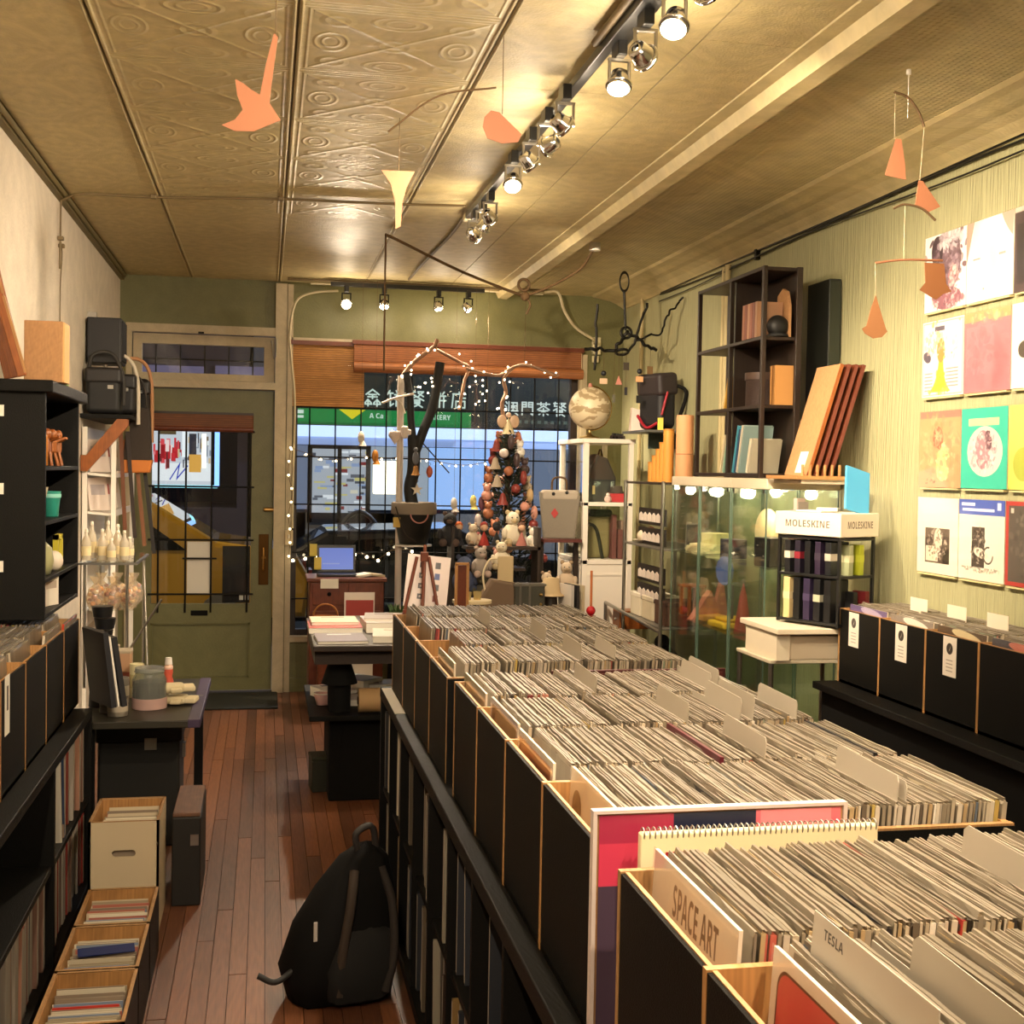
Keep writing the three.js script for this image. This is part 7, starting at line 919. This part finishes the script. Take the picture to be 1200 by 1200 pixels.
  goods('tree_angel', 'gold glass angel on top of the decorated tree', 'ornament', [1.67, 1.9, -8.55], 0, [['skirt', place(new THREE.ConeGeometry(0.05, 0.12, 14), 0, 0.06, 0), M('#d8c8a0', 0.3)], ['head', sp(0.02, 0, 0.135, 0), M('#e2c0a8', 0.5)], ['wing', [sp(0.035, -0.045, 0.09, -0.01, [1, 1.3, 0.2]), sp(0.035, 0.045, 0.09, -0.01, [1, 1.3, 0.2])], M('#c8a88a', 0.4)]]);
  // plush toys and dolls
  const plush = (label, pos, s, c1, c2, turn) => { const g = T('plush_toy', label, 'toy', null, pos, turn); P('body', sp(0.075 * s, 0, 0.075 * s, 0, [1, 1.1, 0.9], 16), M(c1, 0.9), g); P('head', sp(0.05 * s, 0, 0.19 * s, 0.01, null, 14), M(c1, 0.9), g); for (const k of [-1, 1]) { P('ear', sp(0.018 * s, k * 0.036 * s, 0.235 * s, 0), M(c2, 0.9), g); P('paw', sp(0.026 * s, k * 0.07 * s, 0.09 * s, 0.045 * s, [0.8, 1.5, 0.8]), M(c1, 0.9), g); P('foot', sp(0.03 * s, k * 0.045 * s, 0.025 * s, 0.065 * s), M(c2, 0.9), g); P('eye', sp(0.006 * s, k * 0.018 * s, 0.2 * s, 0.055 * s, null, 6), MAT.blackPlastic, g); } P('muzzle', sp(0.022 * s, 0, 0.18 * s, 0.05 * s, [1.2, 0.8, 0.7]), M(c2, 0.9), g); return g; };
  plush('white plush duck sitting high in the window display', [1.64, 1.14, -8.2], 0.95, '#e0d4bc', '#c8b48c', 0.1); plush('white plush snowman in front of the decorated tree', [1.52, 1.0, -7.94], 0.75, '#d8ccb4', '#b8a888', -0.3); plush('white plush wing toy beside the plush duck', [1.78, 1.12, -8.2], 0.6, '#e6dccb', '#d0c0a8', 0.4); plush('grey plush mouse hanging among the toys', [1.38, 0.95, -7.95], 0.8, '#9a8f86', '#c0a89c', 0.2); plush('blue plush ball toy low in the window display', [1.28, 0.84, -8.0], 1.0, '#5a6484', '#3a425a', 0.2); plush('brown plush bear beside the blue plush toy', [1.4, 0.78, -7.95], 0.8, '#4a463a', '#6a6450', -0.2); plush('beige plush rabbit beside the dark suitcase', [1.8, 0.82, -7.85], 0.7, '#b8a48c', '#8a7460', 0.3); plush('tan plush cat near the white cabinet', [1.95, 0.86, -7.9], 0.8, '#bca890', '#9a8468', -0.2);
  plush('cream plush lamb high on the toy shelf', [1.36, 1.142, -8.16], 0.6, '#d8c8b0', '#b09880', 0.3); plush('dark plush mole beside the planter', [1.2, 1.142, -8.1], 0.9, '#2c2c30', '#5a4a44', -0.2); plush('pink plush pig on the toy shelf', [1.5, 1.0, -8.0], 0.55, '#c89a8c', '#a87468', 0.1);
  goods('toy_shelf', 'dark tiered shelf of toys behind the plush animals', 'shelf', [1.45, 0.63, -8.12], 0, [['tier', bx(0.5, 0.02, 0.2, 0, 0.36, 0), MAT.darkWood], ['tier', bx(0.5, 0.02, 0.2, 0.1, 0.5, 0), MAT.darkWood], ['side', bx(0.02, 0.64, 0.2, -0.24, 0.32, 0), MAT.darkWood], ['side', bx(0.02, 0.64, 0.2, 0.34, 0.32, 0), MAT.darkWood]]);
  for (let i = 0; i < 6; i++) goods('rag_doll', ['orange haired rag doll on the tiered shelf', 'navy rag doll on the tiered shelf', 'red capped rag doll on the tiered shelf', 'black cat rag doll on the tiered shelf', 'cream rag doll on the tiered shelf', 'rose rag doll on the tiered shelf'][i], 'doll', [1.26 + i * 0.085, [1.145, 1.0, 1.145, 1.145, 1.0, 1.145][i], -8.1], 0, [['dress', place(new THREE.ConeGeometry(0.04, 0.1, 12), 0, 0.05, 0), M(['#2a2a34', '#24304a', '#a03028', '#17171a', '#b8a488', '#a86a60'][i], 0.8)], ['head', sp(0.026, 0, 0.12, 0), M(i === 3 ? '#17171a' : '#d0a688', 0.8)], ['hair', sp(0.028, 0, 0.13, -0.008), M(['#c0602a', '#2a1c14', '#8a2a20', '#101010', '#8a6a44', '#5a3a2a'][i], 0.9)]]);
  const jg = T('handbag', 'tan leather handbag with pale strap on the display bench', 'bag', null, [1.44, 0.631, -7.62]); P('body', ext([[-0.1, 0], [0.1, 0], [0.085, 0.3], [-0.04, 0.32], [-0.1, 0.22]], 0.09, 0.015), M('#6a5440', 0.6), jg); P('flap', rb(0.1, 0.2, 0.02, 0.008, 0.04, 0.38, 0.03), M('#bca67e', 0.6), jg); P('strap', tube([[-0.08, 0.22, 0.03], [-0.1, 0.36, 0.02], [-0.06, 0.45, 0.0], [-0.01, 0.46, 0]], 0.007), M('#d8c8a8', 0.6), jg);
  const su = T('suitcase', 'dark grey suitcase with brass catches on the display bench', 'suitcase', null, [1.63, 0.631, -7.6]); P('case', rb(0.2, 0.3, 0.1, 0.014, 0, 0.155, 0), M('#3a382e', 0.5), su); P('strap', [bx(0.014, 0.31, 0.104, -0.06, 0.155, 0), bx(0.014, 0.31, 0.104, 0.0, 0.155, 0)], MAT.steel, su); P('rim', bx(0.21, 0.014, 0.108, 0, 0.3, 0), MAT.steel, su); P('catch', [sp(0.012, 0.07, 0.24, 0.055), sp(0.01, 0.07, 0.18, 0.055)], metal('#c0a060', 0.3), su);
  goods('felt_hat', 'brown felt hat on a stand beside the suitcase', 'hat', [1.8, 0.631, -7.7], 0, [['crown', lathe([[0.001, 0.34], [0.05, 0.33], [0.062, 0.24], [0.1, 0.225], [0.098, 0.22], [0.055, 0.225]]), M('#b8a07a', 0.8)], ['stand', cy(0.04, 0.06, 0.22, 0, 0.11, 0), MAT.darkWood]]);
  for (let i = 0; i < 3; i++) goods('folder', ['white backed folder upright by the white cabinet', 'black folder upright by the white cabinet', 'narrow cream folder upright by the white cabinet'][i], 'folder', [1.88 + i * 0.035, 0.631, -7.62], 0.2, [['cover', bx(0.012, 0.3, 0.2, 0, 0.15, 0), M(['#d8cfc4', '#1c1a1a', '#c8b898'][i], 0.5)], ['spine', bx(0.016, 0.3, 0.006, 0, 0.15, 0.1), M(['#b8b0a8', '#2a2626', '#b8a888'][i], 0.5)]]);
  goods('red_ball_toy', 'tiny red ball toy at the foot of the white cabinet', 'toy', [2.0, 0.631, -7.45], 0, [['ball', sp(0.03, 0, 0.15, 0), M('#b81c24', 0.4)], ['stick', cy(0.008, 0.008, 0.28, 0, 0.26, 0), M('#b86a3a', 0.6)], ['base', cy(0.03, 0.03, 0.12, 0, 0.06, 0), M('#8a2020', 0.5)]]);
  const tg = T('tote_bag', 'grey tote bag with red diamond beside the white cabinet', 'bag', null, [1.94, 1.205, -8.12], -0.15); P('body', uvm(ext([[-0.09, 0], [0.1, 0], [0.13, 0.27], [-0.12, 0.29]], 0.08, 0.012)), M('#8f8576', 0.9, { map: rep(TX.cloth, 4, 4) }), tg); P('rim', rb(0.25, 0.07, 0.11, 0.02, 0.004, 0.28, 0), M('#a89c8c', 0.9), tg); P('emblem', ext([[0, -0.035], [0.025, 0], [0, 0.035], [-0.025, 0]], 0.004).translate(-0.03, 0.16, 0.055), M('#a83232', 0.5), tg); P('handle', tube([[-0.05, 0.3, 0.03], [-0.04, 0.39, 0.03], [0.04, 0.39, 0.03], [0.05, 0.3, 0.03]], 0.008), MAT.rope, tg); P('eyelet', [sp(0.012, -0.04, 0.29, 0.056), sp(0.012, 0.05, 0.3, 0.056)], MAT.blackPlastic, tg);
  goods('bag_shelf', 'red edged dark shelf under the grey tote bag', 'shelf', [1.94, 0.63, -8.1], 0, [['board', bx(0.26, 0.02, 0.26, 0, 0.555, 0), M('#5a2a24', 0.5)], ['post', bx(0.03, 0.55, 0.03, -0.12, 0.275, 0), MAT.darkWood], ['post', bx(0.03, 0.55, 0.03, 0.12, 0.275, 0), MAT.darkWood]]);
  goods('cake_stand', 'round cream board with small glass cups beyond the bins', 'stand', [1.135, 0, -6.78], 0, [['board', cy(0.11, 0.11, 0.016, 0, 0.915, 0, 0, 0, 0, 30), M('#e0cfa8', 0.5)], ['post', cy(0.03, 0.05, 0.9, 0, 0.455, 0), MAT.darkWood], ['cup', [lathe([[0.02, 0.924], [0.025, 0.97]], 0.03, 0, 0), lathe([[0.02, 0.924], [0.025, 0.97]], -0.03, 0, 0.02)], M('#e8d8a8', 0.1, { transmission: 0.7, thickness: 0 })]]);
  goods('photo_stand', 'small pale wooden frame standing beside the easel', 'picture frame', [1.0, 0.801, -6.3], 0, [['border', [bx(0.014, 0.36, 0.014, -0.03, 0.18, 0), bx(0.014, 0.36, 0.014, 0.03, 0.18, 0), bx(0.07, 0.014, 0.014, 0, 0.36, 0)], MAT.ply], ['backing', bx(0.05, 0.35, 0.004, 0, 0.175, -0.004), MAT.redWood]]);
  // rucksack on the floor
  const bp = T('backpack', 'black backpack slumped on the floor against the long shelf', 'bag', null, [0.24, 0, -3.86], 0.25);
  const loft = (prof) => { const n = 24, pos = [], idx = []; prof.forEach(([y, rx, rz, ox, oz], j) => { for (let i = 0; i < n; i++) { const a = i / n * 2 * PI, q = 2.6, c = Math.cos(a), s = Math.sin(a); pos.push(ox + rx * Math.sign(c) * Math.pow(Math.abs(c), 2 / q), y + 0.006 * noise2(i * 0.6, j * 0.7), oz + rz * Math.sign(s) * Math.pow(Math.abs(s), 2 / q)); } }); for (let j = 0; j < prof.length - 1; j++) for (let i = 0; i < n; i++) { const a = j * n + i, b = j * n + (i + 1) % n; idx.push(a, a + n, b, b, a + n, b + n); } const g = new THREE.BufferGeometry(); g.setAttribute('position', new THREE.Float32BufferAttribute(pos, 3)); g.setIndex(idx); g.computeVertexNormals(); return g; };
  P('body', loft([[0.002, 0.02, 0.02, 0, 0], [0.006, 0.16, 0.11, 0, 0], [0.1, 0.18, 0.135, -0.005, 0], [0.22, 0.165, 0.125, 0.02, 0], [0.33, 0.125, 0.1, 0.055, -0.01], [0.42, 0.075, 0.065, 0.085, -0.015], [0.455, 0.03, 0.03, 0.095, -0.02], [0.462, 0.001, 0.001, 0.095, -0.02]]), M('#070606', 0.85, { specularIntensity: 0.4, bumpMap: TX.rough, bumpScale: 0.003 }), bp);
  P('front_pocket', loft([[0.02, 0.02, 0.02, 0.03, 0.12], [0.03, 0.1, 0.035, 0.03, 0.12], [0.12, 0.11, 0.05, 0.035, 0.12], [0.22, 0.085, 0.035, 0.05, 0.105], [0.25, 0.02, 0.01, 0.055, 0.09]]), M('#0c0b0a', 0.85), bp);
  P('webbing', [tube([[0.03, 0.4, 0.06], [0.0, 0.3, 0.115], [-0.03, 0.18, 0.14], [-0.04, 0.05, 0.14]], 0.016, 24, 6)], M('#33281f', 0.85), bp); P('webbing', [tube([[0.12, 0.4, 0.05], [0.14, 0.3, 0.1], [0.13, 0.16, 0.15], [0.1, 0.05, 0.16]], 0.014, 24, 6)], M('#241d18', 0.85), bp);
  P('haul_loop', tube([[0.06, 0.44, 0], [0.05, 0.5, 0.01], [0.1, 0.52, 0.01], [0.12, 0.45, 0]], 0.011, 20, 6), M('#2a2624', 0.7), bp); P('strap', tube([[-0.15, 0.12, 0.05], [-0.22, 0.1, 0.08], [-0.27, 0.12, 0.06]], 0.01, 14, 6), M('#1a1816', 0.7), bp); P('reflector', rb(0.012, 0.06, 0.004, 0.002, -0.11, 0.25, 0.118), M('#b8b0a8', 0.3), bp);
}
// ================================================================ HANGING FROM CEILING AND WALLS
{
  const thread = (a, b) => bar(a, b, 0.0012, 4);
  const cut = (pts) => ext(pts, 0.003);
  // copper coloured paper cut-outs under the tin ceiling
  const m1 = T('hanging_bird', 'copper paper bird hanging high under the tin ceiling by its tail', 'mobile', null, [-0.04, 2.6, -3.35], -0.2); P('bird', cut([[0.05, 0.18], [0.06, 0.17], [0.045, 0.05], [0.04, 0.0], [0.06, -0.03], [0.07, -0.045], [0.045, -0.055], [0.0, -0.075], [-0.05, -0.075], [-0.085, -0.06], [-0.05, -0.045], [-0.03, -0.02], [-0.045, 0.02], [-0.05, 0.06], [-0.03, 0.05], [-0.01, 0.035], [0.015, 0.02], [0.03, 0.1]]), MAT.copper, m1); P('thread', thread([0.055, 0.17, 0], [0.055, 0.38, 0]), MAT.rope, m1);
  const m2 = T('hanging_fish', 'copper paper fish hanging beside the ceiling track', 'mobile', null, [0.7, 2.7, -3.77], -0.2); P('fish', cut([[-0.06, 0.0], [-0.055, 0.03], [-0.035, 0.05], [-0.01, 0.045], [0.06, -0.02], [0.05, -0.045], [0.0, -0.05], [-0.045, -0.035]]), MAT.copper, m2); P('thread', thread([0, 0.04, 0], [0, 0.28, 0]), MAT.rope, m2); P('rod', tube([[-0.35, -0.02, 0], [-0.2, 0.09, 0], [-0.02, 0.12, 0]], 0.003), MAT.rope, m2);
  const m3 = T('hanging_bird', 'copper paper heron hanging beyond the seam of the tin ceiling', 'mobile', null, [0.485, 2.68, -4.75], -0.1); P('bird', cut([[-0.065, 0.1], [0.06, 0.1], [0.03, 0.04], [0.015, -0.02], [0.01, -0.11], [-0.01, -0.12], [-0.012, -0.02], [-0.03, 0.05]]), MAT.copper, m3); P('thread', thread([0, 0.1, 0], [0, 0.3, 0]), MAT.rope, m3);
  // ship mobile near the sage wall
  const mb = T('ship_mobile', 'copper paper ship mobile hanging near the sage wall', 'mobile', null, [2.04, 2.2, -3.75]);
  P('hook', [cy(0.008, 0.008, 0.02, 0.0, 0.77, 0), thread([0, 0.77, 0], [0, 0.62, 0])], MAT.white, mb);
  P('rod', tube([[-0.05, 0.7, 0], [0.0, 0.685, 0], [0.04, 0.64, 0], [0.06, 0.595, 0]], 0.004), MAT.rope, mb); P('rod', tube([[-0.04, 0.325, 0], [0.0, 0.34, 0], [0.06, 0.33, 0], [0.11, 0.295, 0]], 0.004), MAT.rope, mb); P('rod', tube([[-0.1, 0.145, 0], [0.0, 0.16, 0], [0.14, 0.165, 0]], 0.004), MAT.copper, mb);
  P('sail_piece', cut([[-0.04, 0.55], [-0.075, 0.43], [0.0, 0.42], [-0.005, 0.47], [-0.02, 0.55]]), MAT.copper, mb); P('sail_piece', cut([[0.045, 0.42], [0.035, 0.34], [0.085, 0.32], [0.125, 0.34], [0.06, 0.42]]), MAT.copper, mb);
  P('bell_piece', cut([[0.075, 0.155], [0.145, 0.155], [0.155, 0.09], [0.175, 0.065], [0.145, 0.055], [0.12, 0.035], [0.09, 0.05], [0.06, 0.065], [0.08, 0.09]]), M('#8c5a36', 0.6), mb);
  P('boat_piece', cut([[-0.095, 0.04], [-0.07, -0.03], [-0.055, -0.07], [-0.05, -0.075], [-0.07, -0.095], [-0.1, -0.1], [-0.13, -0.085], [-0.14, -0.07], [-0.125, -0.06], [-0.11, 0.0]]), M('#94643f', 0.6), mb);
  P('thread', [thread([-0.045, 0.7, 0], [-0.045, 0.55, 0]), thread([0.06, 0.595, 0], [0.05, 0.42, 0]), thread([0, 0.34, 0], [0, 0.16, 0]), thread([-0.1, 0.145, 0], [-0.095, 0.04, 0])], M('#b8a888', 0.6), mb);
  // cables, conduits
  const cb = (label, pts, r, m, n = 40, clip) => { const g = T('cable', label, 'cable'); P('cord', tube(pts, r, n, 6), m, g); if (clip) P('clip', clip.map(([x, y, z]) => rb(0.03, 0.02, 0.03, 0.005, x, y, z)), m, g); return g; };
  cb('brown cable tacked across the tin ceiling', [[-1.0, 2.93, -6.45], [-0.9, 2.965, -6.42], [-0.56, 2.968, -6.41], [0.06, 2.968, -6.28], [0.56, 2.968, -6.24], [0.96, 2.955, -6.12]], 0.007, MAT.cable, 50, [[-0.56, 2.97, -6.41], [0.06, 2.97, -6.28]]);
  cb('cable hanging down the cream wall from the ceiling', [[-1.0, 2.93, -6.44], [-1.005, 2.75, -6.46], [-1.005, 2.6, -6.45]], 0.005, MAT.cable, 20, [[-1.003, 2.75, -6.46]]);
  cb('thin cable running on down the cream wall', [[-1.008, 2.74, -6.5], [-1.01, 2.68, -6.55], [-1.01, 2.5, -6.5], [-1.01, 2.1, -6.5]], 0.003, MAT.cable, 20, [[-1.005, 2.72, -6.5]]);
  for (let i = 0; i < 3; i++) cb(['thick black cable along the cornice of the sage wall', 'middle black cable along the cornice of the sage wall', 'sagging black cable along the cornice of the sage wall'][i], Array.from({ length: 12 }, (_, k) => [2.655 - i * 0.006, 2.885 - i * 0.022 + Math.sin(k * 1.3 + i * 2) * 0.006 * (1 + i), -8.2 + k * 0.75]), 0.006 - i * 0.001, MAT.blackMetal, 70, [[2.655, 2.885 - i * 0.02, -6.5]]);
  cb('white flexible conduit looping to the corner by the window', [[1.98, 2.95, -8.85], [2.08, 2.95, -8.85], [2.13, 2.82, -8.85], [2.22, 2.7, -8.85], [2.36, 2.63, -8.9], [2.42, 2.62, -9.0]], 0.011, MAT.whiteCable, 40, [[2.42, 2.62, -9.08]]);
  cb('white cable running down the pale post beside the window', [[0.5, 2.92, -9.06], [0.32, 2.9, -9.08], [0.2, 2.83, -9.09], [0.16, 2.6, -9.09], [0.175, 2.4, -9.09], [0.2, 2.1, -9.09], [0.195, 1.5, -9.09], [0.195, 1.2, -9.09]], 0.009, MAT.whiteCable, 60);
  const sw = goods('switch_box', 'cream switch box on the pale post beside the window', 'switch', [0.17, 1.13, -9.09], 0, [['box', rb(0.06, 0.11, 0.04, 0.006, 0, 0, 0), M('#b8a888', 0.5)], ['lever', rb(0.012, 0.03, 0.014, 0.004, 0, 0.01, 0.025), MAT.white]]);
  cb('cable tacked along the top of the shop window wall', [[0.3, 2.955, -9.0], [0.8, 2.958, -8.97], [1.4, 2.958, -8.98], [2.0, 2.955, -9.0]], 0.008, MAT.whiteCable, 30, [[1.1, 2.96, -8.97]]);
  // rope swagged from two ceiling hooks
  const rp = T('rope', 'brown rope swagged between ceiling hooks before the window', 'rope'); P('swag', tube([[0.65, 2.95, -7.04], [0.68, 2.955, -7.05], [1.1, 2.83, -7.3], [1.5, 2.745, -7.55], [1.58, 2.74, -7.58], [1.7, 2.78, -7.45], [1.82, 2.85, -7.2], [1.85, 2.93, -7.02]], 0.009, 60, 6), MAT.rope, rp); P('drop', tube([[0.65, 2.955, -7.04], [0.65, 2.7, -7.04], [0.65, 2.2, -7.04]], 0.006, 20, 6), MAT.rope, rp); P('knot', [new THREE.TorusGeometry(0.035, 0.009, 6, 18).translate(1.56, 2.8, -7.57), sp(0.03, 1.57, 2.73, -7.57), tube([[1.57, 2.73, -7.57], [1.6, 2.68, -7.56], [1.58, 2.62, -7.57]], 0.008)], MAT.rope, rp); P('hook', [cy(0.03, 0.035, 0.05, 1.86, 2.955, -7.0)], MAT.white, rp);
  // twisted iron branch hanger with trinkets
  const ir = T('iron_branch', 'twisted dark iron branch hanging near the window corner', 'hanger', null, [0, 0, -7.7]);
  P('chain_ring', new THREE.TorusGeometry(0.05, 0.008, 6, 24).scale(0.6, 1.2, 1).translate(2.245, 2.87, 0), MAT.blackMetal, ir); P('rod', bar([2.245, 2.81, 0], [2.26, 2.56, 0], 0.008), MAT.blackMetal, ir);
  const wob = (pts, k) => { const out = []; for (let i = 0; i < pts.length - 1; i++) for (let j = 0; j < 4; j++) { const t = j / 4, a = pts[i], b = pts[i + 1]; out.push([a[0] + (b[0] - a[0]) * t + rr(-k, k), a[1] + (b[1] - a[1]) * t + rr(-k, k), (a[2] || 0) + rr(-k, k)]); } out.push([...pts[pts.length - 1].slice(0, 2), 0]); return out; };
  P('limb', tube(wob([[2.0, 2.42], [2.08, 2.44], [2.18, 2.42], [2.24, 2.5], [2.27, 2.55], [2.33, 2.52], [2.4, 2.47], [2.47, 2.44]], 0.012), 0.011, 70, 6), MAT.blackMetal, ir); P('limb', tube(wob([[2.33, 2.5], [2.4, 2.53], [2.5, 2.55], [2.53, 2.66], [2.6, 2.74], [2.645, 2.79]], 0.01), 0.007, 60, 6), MAT.blackMetal, ir); P('limb', tube(wob([[2.28, 2.42], [2.33, 2.5], [2.36, 2.62], [2.4, 2.74]], 0.008), 0.009, 40, 6), MAT.blackMetal, ir); P('limb', tube(wob([[2.06, 2.3], [2.07, 2.45], [2.06, 2.6], [2.07, 2.72]], 0.004), 0.009, 40, 6), MAT.blackMetal, ir);
  P('coil', [new THREE.TorusGeometry(0.035, 0.009, 6, 18).translate(2.265, 2.545, 0), new THREE.TorusGeometry(0.04, 0.009, 6, 18).rotateX(1.2).translate(2.24, 2.42, 0)], MAT.blackMetal, ir);
  const tk = [[2.12, 2.28, 'black bead with pale card hanging from the iron branch', '#14161c'], [2.36, 2.3, 'black bead with orange card hanging from the iron branch', '#15181f'], [2.22, 2.24, 'pink paper boat hanging from the iron branch', '#b8786a'], [2.43, 2.31, 'brown arrow charm hanging from the iron branch', '#6a5030'], [2.27, 2.17, 'black stamp charm hanging from the iron branch', '#26242a'], [2.36, 2.12, 'black key charm hanging from the iron branch', '#1a1a1a'], [2.19, 2.12, 'grey bar charm hanging from the iron branch', '#5a584c'], [2.27, 2.33, 'dark fish charm hanging from the iron branch', '#3a3228']];
  tk.forEach(([x, y, l, c], i) => goods('charm', l, 'charm', [x, y, -7.7], 0, [['body', i < 2 ? sp(0.018) : i === 2 ? ext([[-0.02, -0.03], [0.025, -0.03], [0.0, 0.03]], 0.004) : bx(0.018 + (i % 2) * 0.02, 0.05, 0.004), M(c, 0.5)], ['thread', thread([0, 0.02, 0], [0, 2.45 - y, 0]), MAT.rope], ...(i < 2 ? [['card', bx(0.05, 0.035, 0.002, 0.0, -0.05, 0), M(i ? '#d8a070' : '#c8a888', 0.6)]] : [])]));
  // pipes in the corner
  goods('wall_pipe', 'sage painted pipes running up the corner of the sage wall', 'pipe', [0, 0, 0], 0, [['pipe', cy(0.018, 0.018, 1.3, 2.64, 2.22, -6.9, 0, 0, 0, 12), MAT.ceilPlain], ['pipe', cy(0.012, 0.012, 1.3, 2.645, 2.22, -6.98, 0, 0, 0, 12), MAT.ceilPlain], ['pipe', cy(0.014, 0.014, 2.2, 2.645, 1.8, -8.6, 0, 0, 0, 12), MAT.ceilPlain]]);
  goods('wall_socket', 'cream junction box beside the conduit in the window corner', 'switch', [2.45, 2.6, -9.12], 0, [['box', rb(0.06, 0.13, 0.05, 0.006, 0, 0, 0), M('#d8cfa8', 0.5)], ['cover', rb(0.05, 0.05, 0.03, 0.006, -0.01, -0.1, 0.01), M('#cfc49a', 0.5)]]);
}
renderer.render(scene, camera);
